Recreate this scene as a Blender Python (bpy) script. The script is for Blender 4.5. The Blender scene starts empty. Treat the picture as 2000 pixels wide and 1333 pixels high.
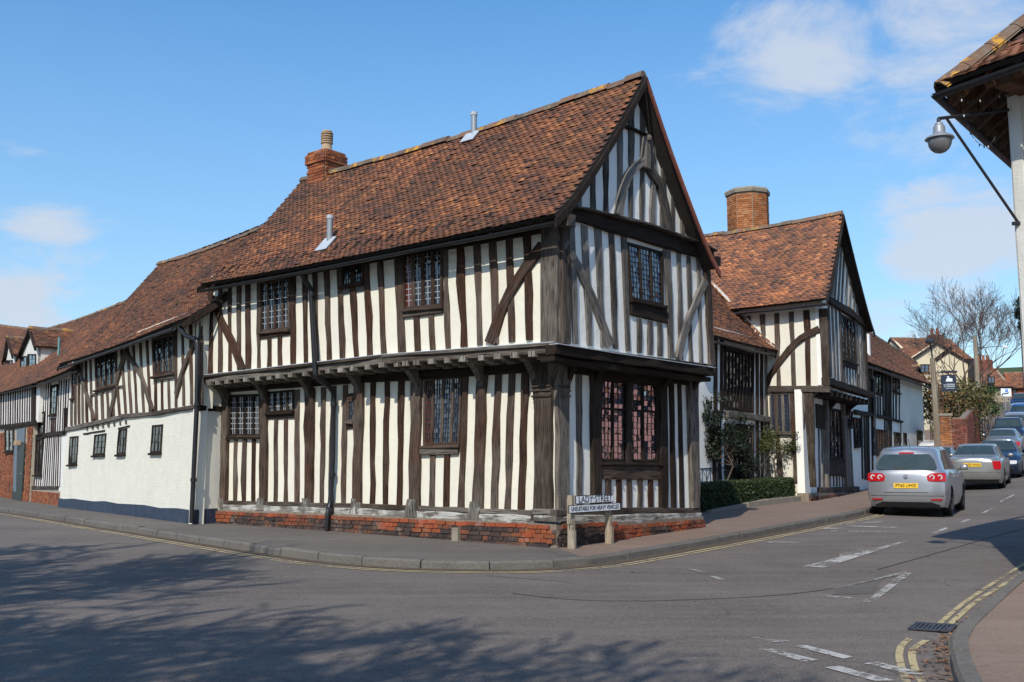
import bpy, math, random
import numpy as np
from mathutils import Vector, Matrix
random.seed(7); np.random.seed(7)
R = random.Random(11)
scene = bpy.context.scene
COL = scene.collection

# ------------------------------------------------------------------ camera, sky, sun, exposure
F = 2000.0; CX, CY = 1000.0, 666.5; HZ = 920.0
PITCH = math.atan((HZ-CY)/F); CAMZ = 1.6
cd = bpy.data.cameras.new('camera'); cam = bpy.data.objects.new('camera', cd); COL.objects.link(cam)
cd.sensor_width = 36; cd.lens = 36; cd.clip_start = .1; cd.clip_end = 5000
cam.location = (0, 0, CAMZ); cam.rotation_euler = (math.pi/2+PITCH, 0, 0)
scene.camera = cam
scene.view_settings.view_transform = 'Standard'; scene.view_settings.look = 'None'
scene.view_settings.exposure = .48; scene.view_settings.gamma = 1; scene.view_settings.use_curve_mapping = False
scene.cycles.max_bounces = 6
SUN_EL = math.radians(42); SH = Vector((-.335, -.942, 0)).normalized()
SUN = Vector((SH.x*math.cos(SUN_EL), SH.y*math.cos(SUN_EL), math.sin(SUN_EL)))
sl = bpy.data.lights.new('sun', 'SUN'); sl.energy = 3.0; sl.angle = math.radians(.53); sl.color = (1, .93, .82)
so = bpy.data.objects.new('sun', sl); COL.objects.link(so); so.rotation_euler = SUN.to_track_quat('Z', 'Y').to_euler(); so.location = (0, 0, 60)

def camdir(px, py):
    a = (px-CX)/F; b = -(py-CY)/F; c, s = math.cos(PITCH), math.sin(PITCH)
    return Vector((a, c-b*s, s+b*c))
CAM = Vector((0, 0, CAMZ))
def at_depth(px, py, Y):
    d = camdir(px, py); return CAM+d*(Y/d.y)

w = bpy.data.worlds.new("World"); scene.world = w; w.use_nodes = True
def build_world():
    nt = w.node_tree; N = nt.nodes; L = nt.links; N.clear()
    out = N.new('ShaderNodeOutputWorld'); bg = N.new('ShaderNodeBackground'); bg.inputs[1].default_value = 1.0
    sky = N.new('ShaderNodeTexSky'); sky.sky_type = 'NISHITA'; sky.sun_disc = False
    sky.sun_elevation = SUN_EL; sky.sun_rotation = math.atan2(SH.x, SH.y)
    sky.altitude = 0; sky.air_density = 1.15; sky.dust_density = .5; sky.ozone_density = 2.4
    sc = N.new('ShaderNodeVectorMath'); sc.operation = 'SCALE'; sc.inputs['Scale'].default_value = .135
    hs = N.new('ShaderNodeHueSaturation'); hs.inputs['Saturation'].default_value = 1.3; L.new(sky.outputs[0], hs.inputs['Color']); L.new(hs.outputs[0], sc.inputs[0])
    tc = N.new('ShaderNodeTexCoord')
    nrm = N.new('ShaderNodeVectorMath'); nrm.operation = 'NORMALIZE'; L.new(tc.outputs['Generated'], nrm.inputs[0])
    sep = N.new('ShaderNodeSeparateXYZ'); L.new(nrm.outputs[0], sep.inputs[0])
    # project the view direction on a cloud layer
    den = N.new('ShaderNodeMath'); den.operation = 'ADD'; den.inputs[1].default_value = .22; L.new(sep.outputs[2], den.inputs[0])
    dx = N.new('ShaderNodeMath'); dx.operation = 'DIVIDE'; L.new(sep.outputs[0], dx.inputs[0]); L.new(den.outputs[0], dx.inputs[1])
    dy = N.new('ShaderNodeMath'); dy.operation = 'DIVIDE'; L.new(sep.outputs[1], dy.inputs[0]); L.new(den.outputs[0], dy.inputs[1])
    cb = N.new('ShaderNodeCombineXYZ'); L.new(dx.outputs[0], cb.inputs[0]); L.new(dy.outputs[0], cb.inputs[1])
    n1 = N.new('ShaderNodeTexNoise'); n1.inputs['Scale'].default_value = 3.6; n1.inputs['Detail'].default_value = 10; n1.inputs['Roughness'].default_value = .63
    n1.inputs['Distortion'].default_value = .35; L.new(cb.outputs[0], n1.inputs['Vector'])
    # broad banks of cloud lie in some directions
    lobes = [(1560, 110, .10, 1.0), (1850, 60, .13, .75), (1880, 470, .10, 1.05), (1700, 240, .08, .55), (1740, 640, .06, .75), (85, 460, .06, .95), (40, 600, .07, 1.0), (1440, 80, .07, .5), (30, 300, .04, .35), (1980, 300, .1, .5), (500, 30, .05, .1)]
    acc = None
    for px, py, sg, amp in lobes:
        d = camdir(px, py).normalized()
        dt = N.new('ShaderNodeVectorMath'); dt.operation = 'DISTANCE'; L.new(nrm.outputs[0], dt.inputs[0]); dt.inputs[1].default_value = d
        mr = N.new('ShaderNodeMapRange'); mr.interpolation_type = 'SMOOTHSTEP'; L.new(dt.outputs['Value'], mr.inputs[0])
        mr.inputs[1].default_value = sg*1.45; mr.inputs[2].default_value = 0; mr.inputs[3].default_value = 0; mr.inputs[4].default_value = amp
        if acc is None: acc = mr.outputs[0]
        else:
            m = N.new('ShaderNodeMath'); m.operation = 'MAXIMUM'; L.new(acc, m.inputs[0]); L.new(mr.outputs[0], m.inputs[1]); acc = m.outputs[0]
    # elsewhere a broad noise stands in for the banks
    bn = N.new('ShaderNodeTexNoise'); bn.inputs['Scale'].default_value = .9; bn.inputs['Detail'].default_value = 2; L.new(cb.outputs[0], bn.inputs['Vector'])
    br = N.new('ShaderNodeMapRange'); L.new(bn.outputs[0], br.inputs[0]); br.inputs[1].default_value = .58; br.inputs[2].default_value = .8; br.inputs[4].default_value = .55
    m2 = N.new('ShaderNodeMath'); m2.operation = 'MAXIMUM'; L.new(acc, m2.inputs[0]); L.new(br.outputs[0], m2.inputs[1])
    a = N.new('ShaderNodeMath'); a.operation = 'MULTIPLY_ADD'; L.new(m2.outputs[0], a.inputs[0]); a.inputs[1].default_value = .42; L.new(n1.outputs[0], a.inputs[2])
    r = N.new('ShaderNodeMapRange'); r.interpolation_type = 'SMOOTHSTEP'; L.new(a.outputs[0], r.inputs[0]); r.inputs[1].default_value = .66; r.inputs[2].default_value = .93; r.inputs[4].default_value = .82
    # thin milky veil towards the horizon and the right
    veil = N.new('ShaderNodeMapRange'); L.new(sep.outputs[2], veil.inputs[0]); veil.inputs[1].default_value = .48; veil.inputs[2].default_value = .0; veil.inputs[3].default_value = .0; veil.inputs[4].default_value = .62
    vm = N.new('ShaderNodeMix'); vm.data_type = 'RGBA'; L.new(veil.outputs[0], vm.inputs[0]); L.new(sc.outputs[0], vm.inputs[6]); vm.inputs[7].default_value = (.25, .39, .565, 1)
    mx = N.new('ShaderNodeMix'); mx.data_type = 'RGBA'; L.new(r.outputs[0], mx.inputs[0]); L.new(vm.outputs[2], mx.inputs[6]); mx.inputs[7].default_value = (.47, .51, .58, 1)
    L.new(mx.outputs[2], bg.inputs[0]); L.new(bg.outputs[0], out.inputs[0])
build_world()

# ------------------------------------------------------------------ naming helpers
ROOT = {}
def link(o): COL.objects.link(o); return o
def tagp(o, label=None, cat=None, group=None, kind=None):
    if label: o['label'] = label
    if cat: o['category'] = cat
    if group: o['group'] = group
    if kind: o['kind'] = kind
    return o
def thing(name, label, cat, loc, group=None):
    o = bpy.data.objects.new(name, None); link(o); o.location = loc; o.empty_display_size = .3
    ROOT[o.name] = Vector(loc); return tagp(o, label, cat, group)
def rootloc(p):
    while p is not None and p.parent is not None: p = p.parent
    return ROOT.get(p.name, Vector((0, 0, 0))) if p is not None else Vector((0, 0, 0))

class MB:
    """collects faces with a tone and uvs, and links them as one object"""
    def __init__(s): s.v = []; s.f = []; s.t = []; s.uv = []; s.mi = []
    def face(s, pts, tone=.5, uv=None, mi=0):
        i = len(s.v); s.v += [tuple(p) for p in pts]; s.f.append(tuple(range(i, i+len(pts)))); s.t.append(tone); s.mi.append(mi)
        s.uv += uv if uv else [(p[0]+p[1]*.6, p[2]) for p in pts]
    def add(s, verts, faces, tone=.5, uvs=None, mi=0):
        i = len(s.v); s.v += [tuple(p) for p in verts]
        for k, f in enumerate(faces):
            s.f.append(tuple(i+j for j in f)); s.t.append(tone); s.mi.append(mi)
            s.uv += uvs[k] if uvs else [(verts[j][0]+verts[j][1]*.6, verts[j][2]) for j in f]
    def box(s, c, X, Y, Z, tone=.5, mi=0):
        """centre and three half-edge vectors"""
        c, X, Y, Z = Vector(c), Vector(X), Vector(Y), Vector(Z)
        vs = [c+a*X+b*Y+d*Z for a in (-1, 1) for b in (-1, 1) for d in (-1, 1)]
        fs = [(0, 1, 3, 2), (4, 6, 7, 5), (0, 4, 5, 1), (2, 3, 7, 6), (0, 2, 6, 4), (1, 5, 7, 3)]
        if X.cross(Y).dot(Z) < 0: fs = [f[::-1] for f in fs]
        s.add(vs, fs, tone, mi=mi)
    def tube(s, pts, r, n=8, tone=.5, cap=True, mi=0):
        pts = [Vector(p) for p in pts]; rr = r if isinstance(r, (list, tuple)) else [r]*len(pts)
        base = len(s.v); ref = None
        for i, p in enumerate(pts):
            t = (pts[min(i+1, len(pts)-1)]-pts[max(i-1, 0)])
            if t.length < 1e-6: t = Vector((0, 0, 1))
            t.normalize()
            if ref is None: ref = Vector((1, 0, 0)) if abs(t.x) < .8 else Vector((0, 1, 0))
            a = (ref-t*ref.dot(t)).normalized(); b = t.cross(a); ref = a
            for k in range(n):
                an = 2*math.pi*k/n; s.v.append(tuple(p+(a*math.cos(an)+b*math.sin(an))*rr[i]))
        for i in range(len(pts)-1):
            for k in range(n):
                k2 = (k+1) % n; s.f.append((base+i*n+k, base+i*n+k2, base+(i+1)*n+k2, base+(i+1)*n+k)); s.t.append(tone); s.mi.append(mi)
                s.uv += [(k/n, i*.3), ((k+1)/n, i*.3), ((k+1)/n, i*.3+.3), (k/n, i*.3+.3)]
        if cap:
            for i, fl in ((0, True), (len(pts)-1, False)):
                f = [base+i*n+k for k in range(n)]; f = f[::-1] if fl else f
                s.f.append(tuple(f)); s.t.append(tone); s.mi.append(mi); s.uv += [(0, 0)]*n
    def lathe(s, c, prof, n=16, tone=.5, axis=None, mi=0):
        c = Vector(c); base = len(s.v)
        for (r, z) in prof:
            for k in range(n):
                an = 2*math.pi*k/n; s.v.append((c.x+r*math.cos(an), c.y+r*math.sin(an), c.z+z))
        for i in range(len(prof)-1):
            for k in range(n):
                k2 = (k+1) % n; s.f.append((base+i*n+k, base+i*n+k2, base+(i+1)*n+k2, base+(i+1)*n+k)); s.t.append(tone); s.mi.append(mi); s.uv += [(0, 0)]*4
    def mesh(s, name, mats, off=Vector((0, 0, 0)), smooth=False):
        me = bpy.data.meshes.new(name)
        V = np.array(s.v, dtype=np.float32).reshape(-1, 3)-np.array(off, dtype=np.float32)
        me.from_pydata(V.tolist(), [], s.f)
        a = me.attributes.new('tone', 'FLOAT', 'FACE'); a.data.foreach_set('value', np.array(s.t, dtype=np.float32))
        u = me.uv_layers.new(name='UVMap'); u.data.foreach_set('uv', np.array(s.uv, dtype=np.float32).ravel())
        for m in (mats if isinstance(mats, (list, tuple)) else [mats]): me.materials.append(m)
        if any(s.mi): me.polygons.foreach_set('material_index', s.mi)
        if smooth:
            me.polygons.foreach_set('use_smooth', [True]*len(s.f))
            if smooth is not True: me.set_sharp_from_angle(angle=math.radians(smooth))
        if smooth:
            import bmesh
            bm = bmesh.new(); bm.from_mesh(me); bmesh.ops.remove_doubles(bm, verts=bm.verts, dist=.0004); bm.to_mesh(me); bm.free()
            if smooth is not True: me.set_sharp_from_angle(angle=math.radians(smooth))
        me.update(); return me
    def build(s, name, mats, parent=None, smooth=False, label=None, cat=None, group=None, kind=None):
        if not s.f: return None
        me = s.mesh(name, mats, rootloc(parent), smooth)
        o = bpy.data.objects.new(name, me); link(o)
        if parent: o.parent = parent
        return tagp(o, label, cat, group, kind)
def inst(name, me, M, parent):
    """a small piece sharing mesh data, placed by a world matrix"""
    o = bpy.data.objects.new(name, me); link(o); o.parent = parent
    o.matrix_basis = Matrix.Translation(-rootloc(parent)) @ M
    return o

def lerp(a, b, t): return a+(b-a)*t
def pl(pts):
    """piecewise-linear y(x)"""
    xs = [p[0] for p in pts]; ys = [p[1] for p in pts]
    def f(x):
        if x <= xs[0]: return ys[0]+(x-xs[0])*(ys[1]-ys[0])/(xs[1]-xs[0])
        for i in range(len(xs)-1):
            if x <= xs[i+1]: return ys[i]+(x-xs[i])*(ys[i+1]-ys[i])/(xs[i+1]-xs[i])
        return ys[-1]+(x-xs[-1])*(ys[-1]-ys[-2])/(xs[-1]-xs[-2])
    return f

class Wall:
    """a vertical plane in the place: origin, horizontal direction, outward normal; u along it, z up, w out of it"""
    def __init__(s, x, y, dx, dy):
        s.O = Vector((x, y, 0)); s.U = Vector((dx, dy, 0)).normalized()
        n = Vector((s.U.y, -s.U.x, 0))
        if n.dot(Vector((-x, -y, 0))) < 0: n = -n
        s.N = n
    def P(s, u, v, w=0): return s.O+s.U*u+s.N*w+Vector((0, 0, v))
    def uv(s, px, py, w=0):
        d = camdir(px, py); o = s.O+s.N*w; t = (o-CAM).dot(s.N)/d.dot(s.N); p = CAM+d*t
        return ((p-s.O).dot(s.U), p.z)
    def shift(s, w, du=0):
        r = Wall(0, 0, 1, 0); r.O = s.O+s.N*w+s.U*du; r.U = s.U.copy(); r.N = s.N.copy(); return r

# ------------------------------------------------------------------ terrain
CTRL = [(0, 0, 0), (-10, 5, .12), (7, 4, 0), (0, 10, .13), (-12, 15, .3), (11, 10, .22), (9, 17, .38), (-24, 20, .45), (14, 22, .62), (-90, 100, 1.5), (60, 150, 16), (-100, 0, 0), (100, 0, 5), (0, -60, -.6), (110, 90, 12), (250, 250, 22), (-300, 300, 4), (0, 300, 12), (-30, -20, 0), (30, -10, .5), (-300, -100, 0), (300, -100, 6), (0, -300, -2)]
def _c(px, py, Y, lift): p = at_depth(px, py, Y); CTRL.append((p.x, p.y, p.z-lift))
for a in [(1085, 1072, 16.4, .12), (425, 1023, 22.3, .12), (1358, 1029, 20.2, .12), (115, 990, 32.3, .12), (388, 1023, 21.8, .12), (-20, 967, 46, .12), (1605, 978, 28, .14), (1692, 962, 33, .14), (1700, 1003, 24.4, 0), (1850, 1006, 25, 0), (1900, 955, 34, 0), (1970, 934, 40, 0), (1960, 890, 51, 0), (1985, 872, 60, 0), (1960, 830, 80, 0), (1780, 930, 48, .1)]: _c(*a)
_P = np.array(CTRL)
def _phi(r): return np.where(r > 1e-9, r*r*np.log(r+1e-9), 0)
def _fit():
    n = len(_P); A = np.zeros((n+3, n+3)); d = np.hypot(_P[:, 0][:, None]-_P[:, 0], _P[:, 1][:, None]-_P[:, 1])
    A[:n, :n] = _phi(d)+np.eye(n)*3; A[:n, n] = 1; A[:n, n+1:] = _P[:, :2]; A[n, :n] = 1; A[n+1:, :n] = _P[:, :2].T
    return np.linalg.solve(A, np.concatenate([_P[:, 2], [0, 0, 0]]))
_W = _fit()
def Traw(x, y):
    x = np.asarray(x, float); y = np.asarray(y, float); r = np.hypot(x[..., None]-_P[:, 0], y[..., None]-_P[:, 1])
    return _phi(r) @ _W[:len(_P)] + _W[-3]+_W[-2]*x+_W[-1]*y
def axis(lo, a, b, hi, st):
    m = list(np.arange(a, b+1e-6, st)); s = st; l = [a]
    while l[-1] > lo: s *= 1.25; l.append(l[-1]-s)
    s = st; h = [b]
    while h[-1] < hi: s *= 1.25; h.append(h[-1]+s)
    return np.array(l[:0:-1]+m+h[1:])
GX = axis(-900, -22, 34, 900, .5); GY = axis(-900, 1, 62, 900, .5)
GZ = Traw(GX[:, None]+0*GY[None], GY[None]+0*GX[:, None])
GZ = np.clip(GZ, -6, 40)
def T(x, y):
    i = int(np.clip(np.searchsorted(GX, x)-1, 0, len(GX)-2)); j = int(np.clip(np.searchsorted(GY, y)-1, 0, len(GY)-2))
    a = (x-GX[i])/(GX[i+1]-GX[i]); b = (y-GY[j])/(GY[j+1]-GY[j])
    return float((GZ[i, j]*(1-a)+GZ[i+1, j]*a)*(1-b)+(GZ[i, j+1]*(1-a)+GZ[i+1, j+1]*a)*b)
def G(px, py, lift=0):
    d = camdir(px, py); t = 4.0; p = CAM+d*t
    while t < 300:
        p = CAM+d*t
        if p.z < T(p.x, p.y)+lift: break
        t += .25
    lo, hi = t-.25, t
    for _ in range(18):
        m = (lo+hi)/2; p = CAM+d*m
        if p.z < T(p.x, p.y)+lift: hi = m
        else: lo = m
    return CAM+d*hi
# ------------------------------------------------------------------ materials
def mat(name, fn, rough=.8, spec=.3):
    m = bpy.data.materials.new(name); m.use_nodes = True; nt = m.node_tree
    b = nt.nodes['Principled BSDF']; b.inputs['Roughness'].default_value = rough
    b.inputs['Specular IOR Level'].default_value = spec
    S = SH_(nt, b); fn(S); return m
class SH_:
    def __init__(s, nt, b): s.nt = nt; s.b = b; s._pos = None
    def n(s, t, **k):
        x = s.nt.nodes.new(t)
        for a, v in k.items(): setattr(x, a, v)
        return x
    def l(s, a, b): s.nt.links.new(a, b)
    def val(s, inp, v):
        if isinstance(v, (int, float, tuple)): inp.default_value = v if not (isinstance(v, tuple) and len(v) == 3 and inp.type == 'RGBA') else v+(1,)
        else: s.l(v, inp)
    @property
    def pos(s):
        if s._pos is None: s._pos = s.n('ShaderNodeNewGeometry').outputs['Position']
        return s._pos
    @property
    def obj(s): return s.n('ShaderNodeTexCoord').outputs['Object']
    @property
    def uvc(s): return s.n('ShaderNodeUVMap').outputs[0]
    @property
    def tone(s): return s.n('ShaderNodeAttribute', attribute_name='tone').outputs['Fac']
    def scale(s, vec, xyz):
        m = s.n('ShaderNodeMapping'); s.l(vec, m.inputs[0]); m.inputs['Scale'].default_value = xyz; return m.outputs[0]
    def noise(s, sc, det=4, vec=None, rough=.55, dist=0):
        x = s.n('ShaderNodeTexNoise'); x.inputs['Scale'].default_value = sc; x.inputs['Detail'].default_value = det
        x.inputs['Roughness'].default_value = rough; x.inputs['Distortion'].default_value = dist
        s.l(vec if vec is not None else s.pos, x.inputs['Vector']); return x.outputs[0]
    def ramp(s, fac, stops, interp='LINEAR'):
        x = s.n('ShaderNodeValToRGB'); x.color_ramp.interpolation = interp; e = x.color_ramp.elements
        while len(e) > 2: e.remove(e[-1])
        for i, (p, c) in enumerate(stops):
            c = (c, c, c, 1) if isinstance(c, (int, float)) else tuple(c)+(1,)
            if i < 2: e[i].position = p; e[i].color = c
            else: q = e.new(p); q.color = c
        s.l(fac, x.inputs[0]); return x.outputs[0]
    def mix(s, f, a, b, mode='MIX'):
        x = s.n('ShaderNodeMix', data_type='RGBA', blend_type=mode); s.val(x.inputs[0], f); s.val(x.inputs[6], a); s.val(x.inputs[7], b); return x.outputs[2]
    def math(s, op, a, b=0.0):
        x = s.n('ShaderNodeMath', operation=op); s.val(x.inputs[0], a); s.val(x.inputs[1], b); return x.outputs[0]
    def rng(s, f, a, b, c=0.0, d=1.0):
        x = s.n('ShaderNodeMapRange'); s.l(f, x.inputs[0]); x.inputs[1].default_value = a; x.inputs[2].default_value = b; x.inputs[3].default_value = c; x.inputs[4].default_value = d; return x.outputs[0]
    def col(s, c): s.val(s.b.inputs['Base Color'], c)
    def bump(s, h, strength=.5, dist=.01):
        x = s.n('ShaderNodeBump'); x.inputs['Strength'].default_value = strength; x.inputs['Distance'].default_value = dist
        s.l(h, x.inputs['Height']); s.l(x.outputs[0], s.b.inputs['Normal'])

def timber(name, dark, mid, grey, greyamt=.5, white=0.0, redn=0.0):
    def f(S):
        v = S.uvc; g = S.noise(1, 6, S.scale(v, (30, 1.6, 1)), .65, .25)
        g2 = S.noise(1, 5, S.scale(v, (85, 2.4, 1)), .6); big = S.noise(1.1, 3); t = S.tone
        c = S.mix(S.rng(g, .3, .68), dark, mid)
        ga = S.math('ADD', S.math('MULTIPLY', big, .9), S.math('MULTIPLY', t, .55))
        c = S.mix(S.rng(ga, 1.05-greyamt*.8, 1.6-greyamt*.8, 0, .85), c, S.mix(S.rng(g, .3, .7), tuple(x*.45 for x in grey), grey))
        if redn: c = S.mix(S.math('MULTIPLY', S.rng(S.noise(.9, 2), .45, .65), redn), c, (.085, .028, .013))
        if white:
            wn = S.noise(1, 5, S.scale(v, (9, 2, 1)), .7)
            c = S.mix(S.rng(S.math('ADD', wn, S.math('MULTIPLY', S.noise(2.3, 3), .5)), .95-white*.45, 1.02-white*.35, 0, .9), c, (.5, .49, .45))
        crack = S.rng(g2, .36, .44, 0, 1); c = S.mix(S.math('SUBTRACT', 1.0, crack), c, (.008, .006, .005))
        S.col(c); S.bump(S.math('ADD', S.math('MULTIPLY', g, .8), S.math('MULTIPLY', crack, .7)), .9, .012)
    return mat(name, f, .85, .2)
M = {}
M['oak'] = timber('oak_brown', (.018, .010, .007), (.072, .038, .024), (.20, .17, .14), .66, redn=.35)
M['oak_gable'] = timber('oak_weathered', (.02, .016, .013), (.08, .066, .054), (.29, .265, .235), .85)
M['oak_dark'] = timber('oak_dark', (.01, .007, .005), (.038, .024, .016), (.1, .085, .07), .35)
M['oak_sill'] = timber('oak_limewashed', (.04, .033, .027), (.16, .14, .12), (.27, .25, .22), .85, white=.62)
M['oak_foot'] = timber('oak_foot', (.05, .042, .036), (.13, .11, .095), (.25, .23, .2), .85, white=.35)
M['oak_joist'] = timber('oak_joist_end', (.05, .04, .03), (.2, .17, .135), (.38, .35, .3), .8)
M['oak_post'] = timber('oak_post', (.02, .014, .011), (.09, .067, .05), (.29, .26, .225), .75)
M['oak_far'] = timber('oak_far', (.012, .007, .006), (.05, .022, .017), (.12, .1, .09), .3)

def plaster(name, base, tint, stain=.35, b=.35):
    def f(S):
        big = S.noise(.7, 4); fine = S.noise(28, 4); mid = S.noise(5, 5)
        c = S.mix(S.rng(big, .35, .7), base, tint); c = S.mix(S.rng(S.noise(2.4, 6, rough=.7), .5, .75, 0, .3), c, tuple(x*.8 for x in tint))
        c = S.mix(S.rng(S.noise(1, 4, S.scale(S.pos, (2.5, 2.5, .5))), .55, .8, 0, stain), c, (.5, .46, .38))
        c = S.mix(S.rng(S.noise(9, 6, rough=.7), .68, .78, 0, .35), c, (.42, .38, .32))
        S.col(c); S.bump(S.math('ADD', S.math('MULTIPLY', mid, 1.0), S.math('MULTIPLY', fine, .25)), b, .03)
    return mat(name, f, .9, .2)
M['plaster'] = plaster('limewash_cream', (.78, .745, .62), (.73, .70, .60))
M['plaster_gable'] = plaster('limewash_lightened', (.85, .84, .77), (.80, .795, .74), .2)  # same limewash as the street side, lightened to brighten the gables
M['plaster_far'] = plaster('limewash_far', (.78, .75, .70), (.74, .73, .70))
M['render'] = plaster('smooth_render', (.72, .68, .60), (.66, .62, .55), .4, .15)
M['render_cream'] = plaster('cream_render', (.72, .63, .44), (.7, .6, .42), .2, .1)
def f(S):
    tr = S.noise(3, 4); c = S.mix(S.rng(tr, .3, .7), (.76, .735, .63), (.70, .685, .60))
    c = S.mix(S.rng(S.noise(13, 6, rough=.75), .7, .76, 0, .55), c, (.33, .16, .09))
    c = S.mix(S.rng(S.noise(1, 4, S.scale(S.pos, (1.2, 1.2, .35))), .52, .75, 0, .35), c, (.6, .56, .46))
    S.col(c); S.bump(S.noise(22, 5), .35, .02)
M['painted_brick'] = mat('painted_brick', f, .75, .3)
def f(S):
    c = S.mix(S.rng(S.noise(5, 6, rough=.7), .35, .7), (.018, .028, .055), (.04, .058, .1))
    sep = S.n('ShaderNodeSeparateXYZ'); S.l(S.pos, sep.inputs[0])
    c = S.mix(S.rng(S.noise(9, 6, rough=.8), .60, .70, 0, .7), c, (.25, .24, .24)); S.col(c); S.bump(S.noise(25, 4), .4, .02)
M['blue_paint'] = mat('navy_tar_paint', f, .55, .4)

def bricks_mat(name, stops, bump=.5):
    def f(S):
        c = S.ramp(S.tone, stops, 'CONSTANT' if False else 'LINEAR')
        c = S.mix(S.rng(S.noise(35, 5, rough=.7), .3, .75, 0, .5), c, (.06, .03, .022), 'MIX')
        c = S.mix(S.rng(S.noise(3.5, 6, rough=.75), .54, .70, 0, .6), c, (.34, .28, .23)); c = S.mix(S.rng(S.noise(1.1, 5, rough=.7), .5, .66, 0, .65), c, (.05, .04, .035))
        S.col(c); S.bump(S.noise(60, 4), bump, .006)
    return mat(name, f, .9, .2)
M['brick_old'] = bricks_mat('old_brick', [(0, (.035, .032, .036)), (.3, (.075, .055, .05)), (.5, (.16, .075, .05)), (.72, (.33, .095, .04)), (.9, (.36, .078, .032)), (1, (.43, .11, .05))])
M['brick_red'] = bricks_mat('red_brick', [(0, (.2, .06, .03)), (.5, (.36, .11, .045)), (1, (.46, .17, .07))])
M['brick_orange'] = bricks_mat('orange_brick', [(0, (.33, .12, .045)), (.5, (.46, .17, .06)), (1, (.58, .26, .11))])
M['brick_far'] = bricks_mat('wall_brick', [(0, (.16, .05, .035)), (.5, (.27, .085, .055)), (1, (.34, .12, .08))])
def f(S): S.col(S.mix(S.noise(14, 5), (.30, .26, .20), (.46, .41, .33))); S.bump(S.noise(40, 4), .5, .01)
M['mortar'] = mat('lime_mortar', f)
def f(S): S.col(S.mix(S.noise(9, 5), (.12, .09, .07), (.32, .26, .2))); S.bump(S.noise(40, 4), .5, .01)
M['mortar_dark'] = mat('dirty_mortar', f)

def tiles_mat(name, dirt=.5, gain=1.0):
    def f(S):
        g = lambda *c: tuple(x*gain for x in c)
        c = S.ramp(S.tone, [(0, g(.045, .03, .026)), (.25, g(.085, .045, .033)), (.5, g(.155, .066, .038)), (.78, g(.245, .094, .044)), (1, g(.38, .16, .065))])
        big = S.noise(.55, 4, rough=.6)
        c = S.mix(S.rng(big, .38, .62, 0, dirt+.1), c, g(.055, .038, .03)); c = S.mix(S.rng(S.noise(1.7, 4, rough=.7), .52, .7, 0, .5), c, g(.28, .11, .045))
        c = S.mix(S.rng(S.noise(7, 6, rough=.7), .5, .75, 0, .55), c, g(.05, .038, .03))
        c = S.mix(S.rng(S.noise(17, 5, rough=.7), .66, .72, 0, .7), c, (.42, .33, .22))
        c = S.mix(S.math('MULTIPLY', S.rng(S.noise(1.3, 4), .5, .7), S.rng(S.noise(11, 5, rough=.7), .52, .62, 0, .75)), c, (.14, .10, .03))
        S.col(c); S.bump(S.noise(70, 4), .4, .005)
    return mat(name, f, .88, .22)
M['tile'] = tiles_mat('clay_tile', .4, 1.12)
M['tile_dull'] = tiles_mat('dull_clay_tile', .5, 1.05)
M['tile_red'] = tiles_mat('red_clay_tile', .18, 1.55)
def f(S):
    c = S.ramp(S.tone, [(0, (.10, .075, .055)), (1, (.22, .11, .065))])
    c = S.mix(S.rng(S.noise(6, 6, rough=.7), .46, .60, 0, .8), c, (.17, .15, .115))
    c = S.mix(S.rng(S.noise(3.2, 6, rough=.7), .55, .63, 0, .9), c, (.52, .27, .03))
    S.col(c); S.bump(S.noise(40, 4), .6, .01)
M['ridge'] = mat('ridge_tile_lichen', f)
def simple(name, c, rough=.6, spec=.4, var=.25, sc=12, metal=0):
    def f(S):
        S.col(S.mix(S.noise(sc, 4), tuple(x*(1-var) for x in c), tuple(min(1, x*(1+var)) for x in c)))
        S.b.inputs['Metallic'].default_value = metal
    return mat(name, f, rough, spec)
M['batten'] = simple('roof_batten', (.03, .022, .018), .9)
M['iron'] = simple('black_iron', (.012, .012, .015), .42, .5)
M['gutter'] = simple('grey_black_gutter', (.035, .037, .045), .5, .5)
M['lead'] = simple('lead_came', (.035, .037, .042), .8, .2)
M['leadsunlit'] = simple('lead_sunlit', (.34, .35, .36), .55, .4)  # same lead as the dark cames, sunlight painted in as pale grey
M['leadsheet'] = simple('lead_flashing', (.42, .46, .50), .5, .4)
M['metal'] = simple('galvanised_metal', (.3, .32, .335), .42, .5, .15, metal=.35)
M['white'] = simple('white_paint', (.76, .76, .74), .5, .4, .06)
M['white_old'] = plaster('old_white_paint', (.70, .69, .64), (.6, .58, .52), .5, .5)
M['pot'] = simple('chimney_pot_clay', (.42, .30, .19), .85, .2, .35)
M['stone'] = simple('stone_coping', (.26, .23, .18), .9, .2, .4, 7)
M['bluegrey_door'] = simple('grey_blue_paint', (.13, .16, .19), .6, .4)
M['green_door'] = simple('dark_door_paint', (.03, .04, .035), .5, .4)
M['rubber'] = simple('tyre_rubber', (.014, .014, .015), .8, .2)
M['plastic'] = simple('black_plastic', (.018, .018, .02), .5, .4)
M['alloy'] = simple('alloy_wheel', (.42, .43, .45), .35, .5, .1, metal=.6)
M['chrome'] = simple('chrome', (.6, .6, .62), .15, .5, .02, metal=1)
M['signwhite'] = simple('sign_white', (.78, .82, .86), .4, .5, .03)
M['signblack'] = simple('sign_black', (.012, .013, .018), .4, .5)
M['signnavy'] = simple('sign_navy', (.025, .035, .055), .45, .4)
M['signblue'] = simple('sign_blue', (.02, .12, .55), .45, .4)
M['plate'] = simple('plate_yellow', (.78, .47, .02), .4, .4, .03)
M['oakpale'] = timber('sign_post_wood', (.2, .15, .1), (.42, .35, .26), (.5, .46, .38), .6)
M['polewood'] = timber('pole_wood', (.16, .12, .08), (.34, .27, .19), (.42, .38, .3), .7)
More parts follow.
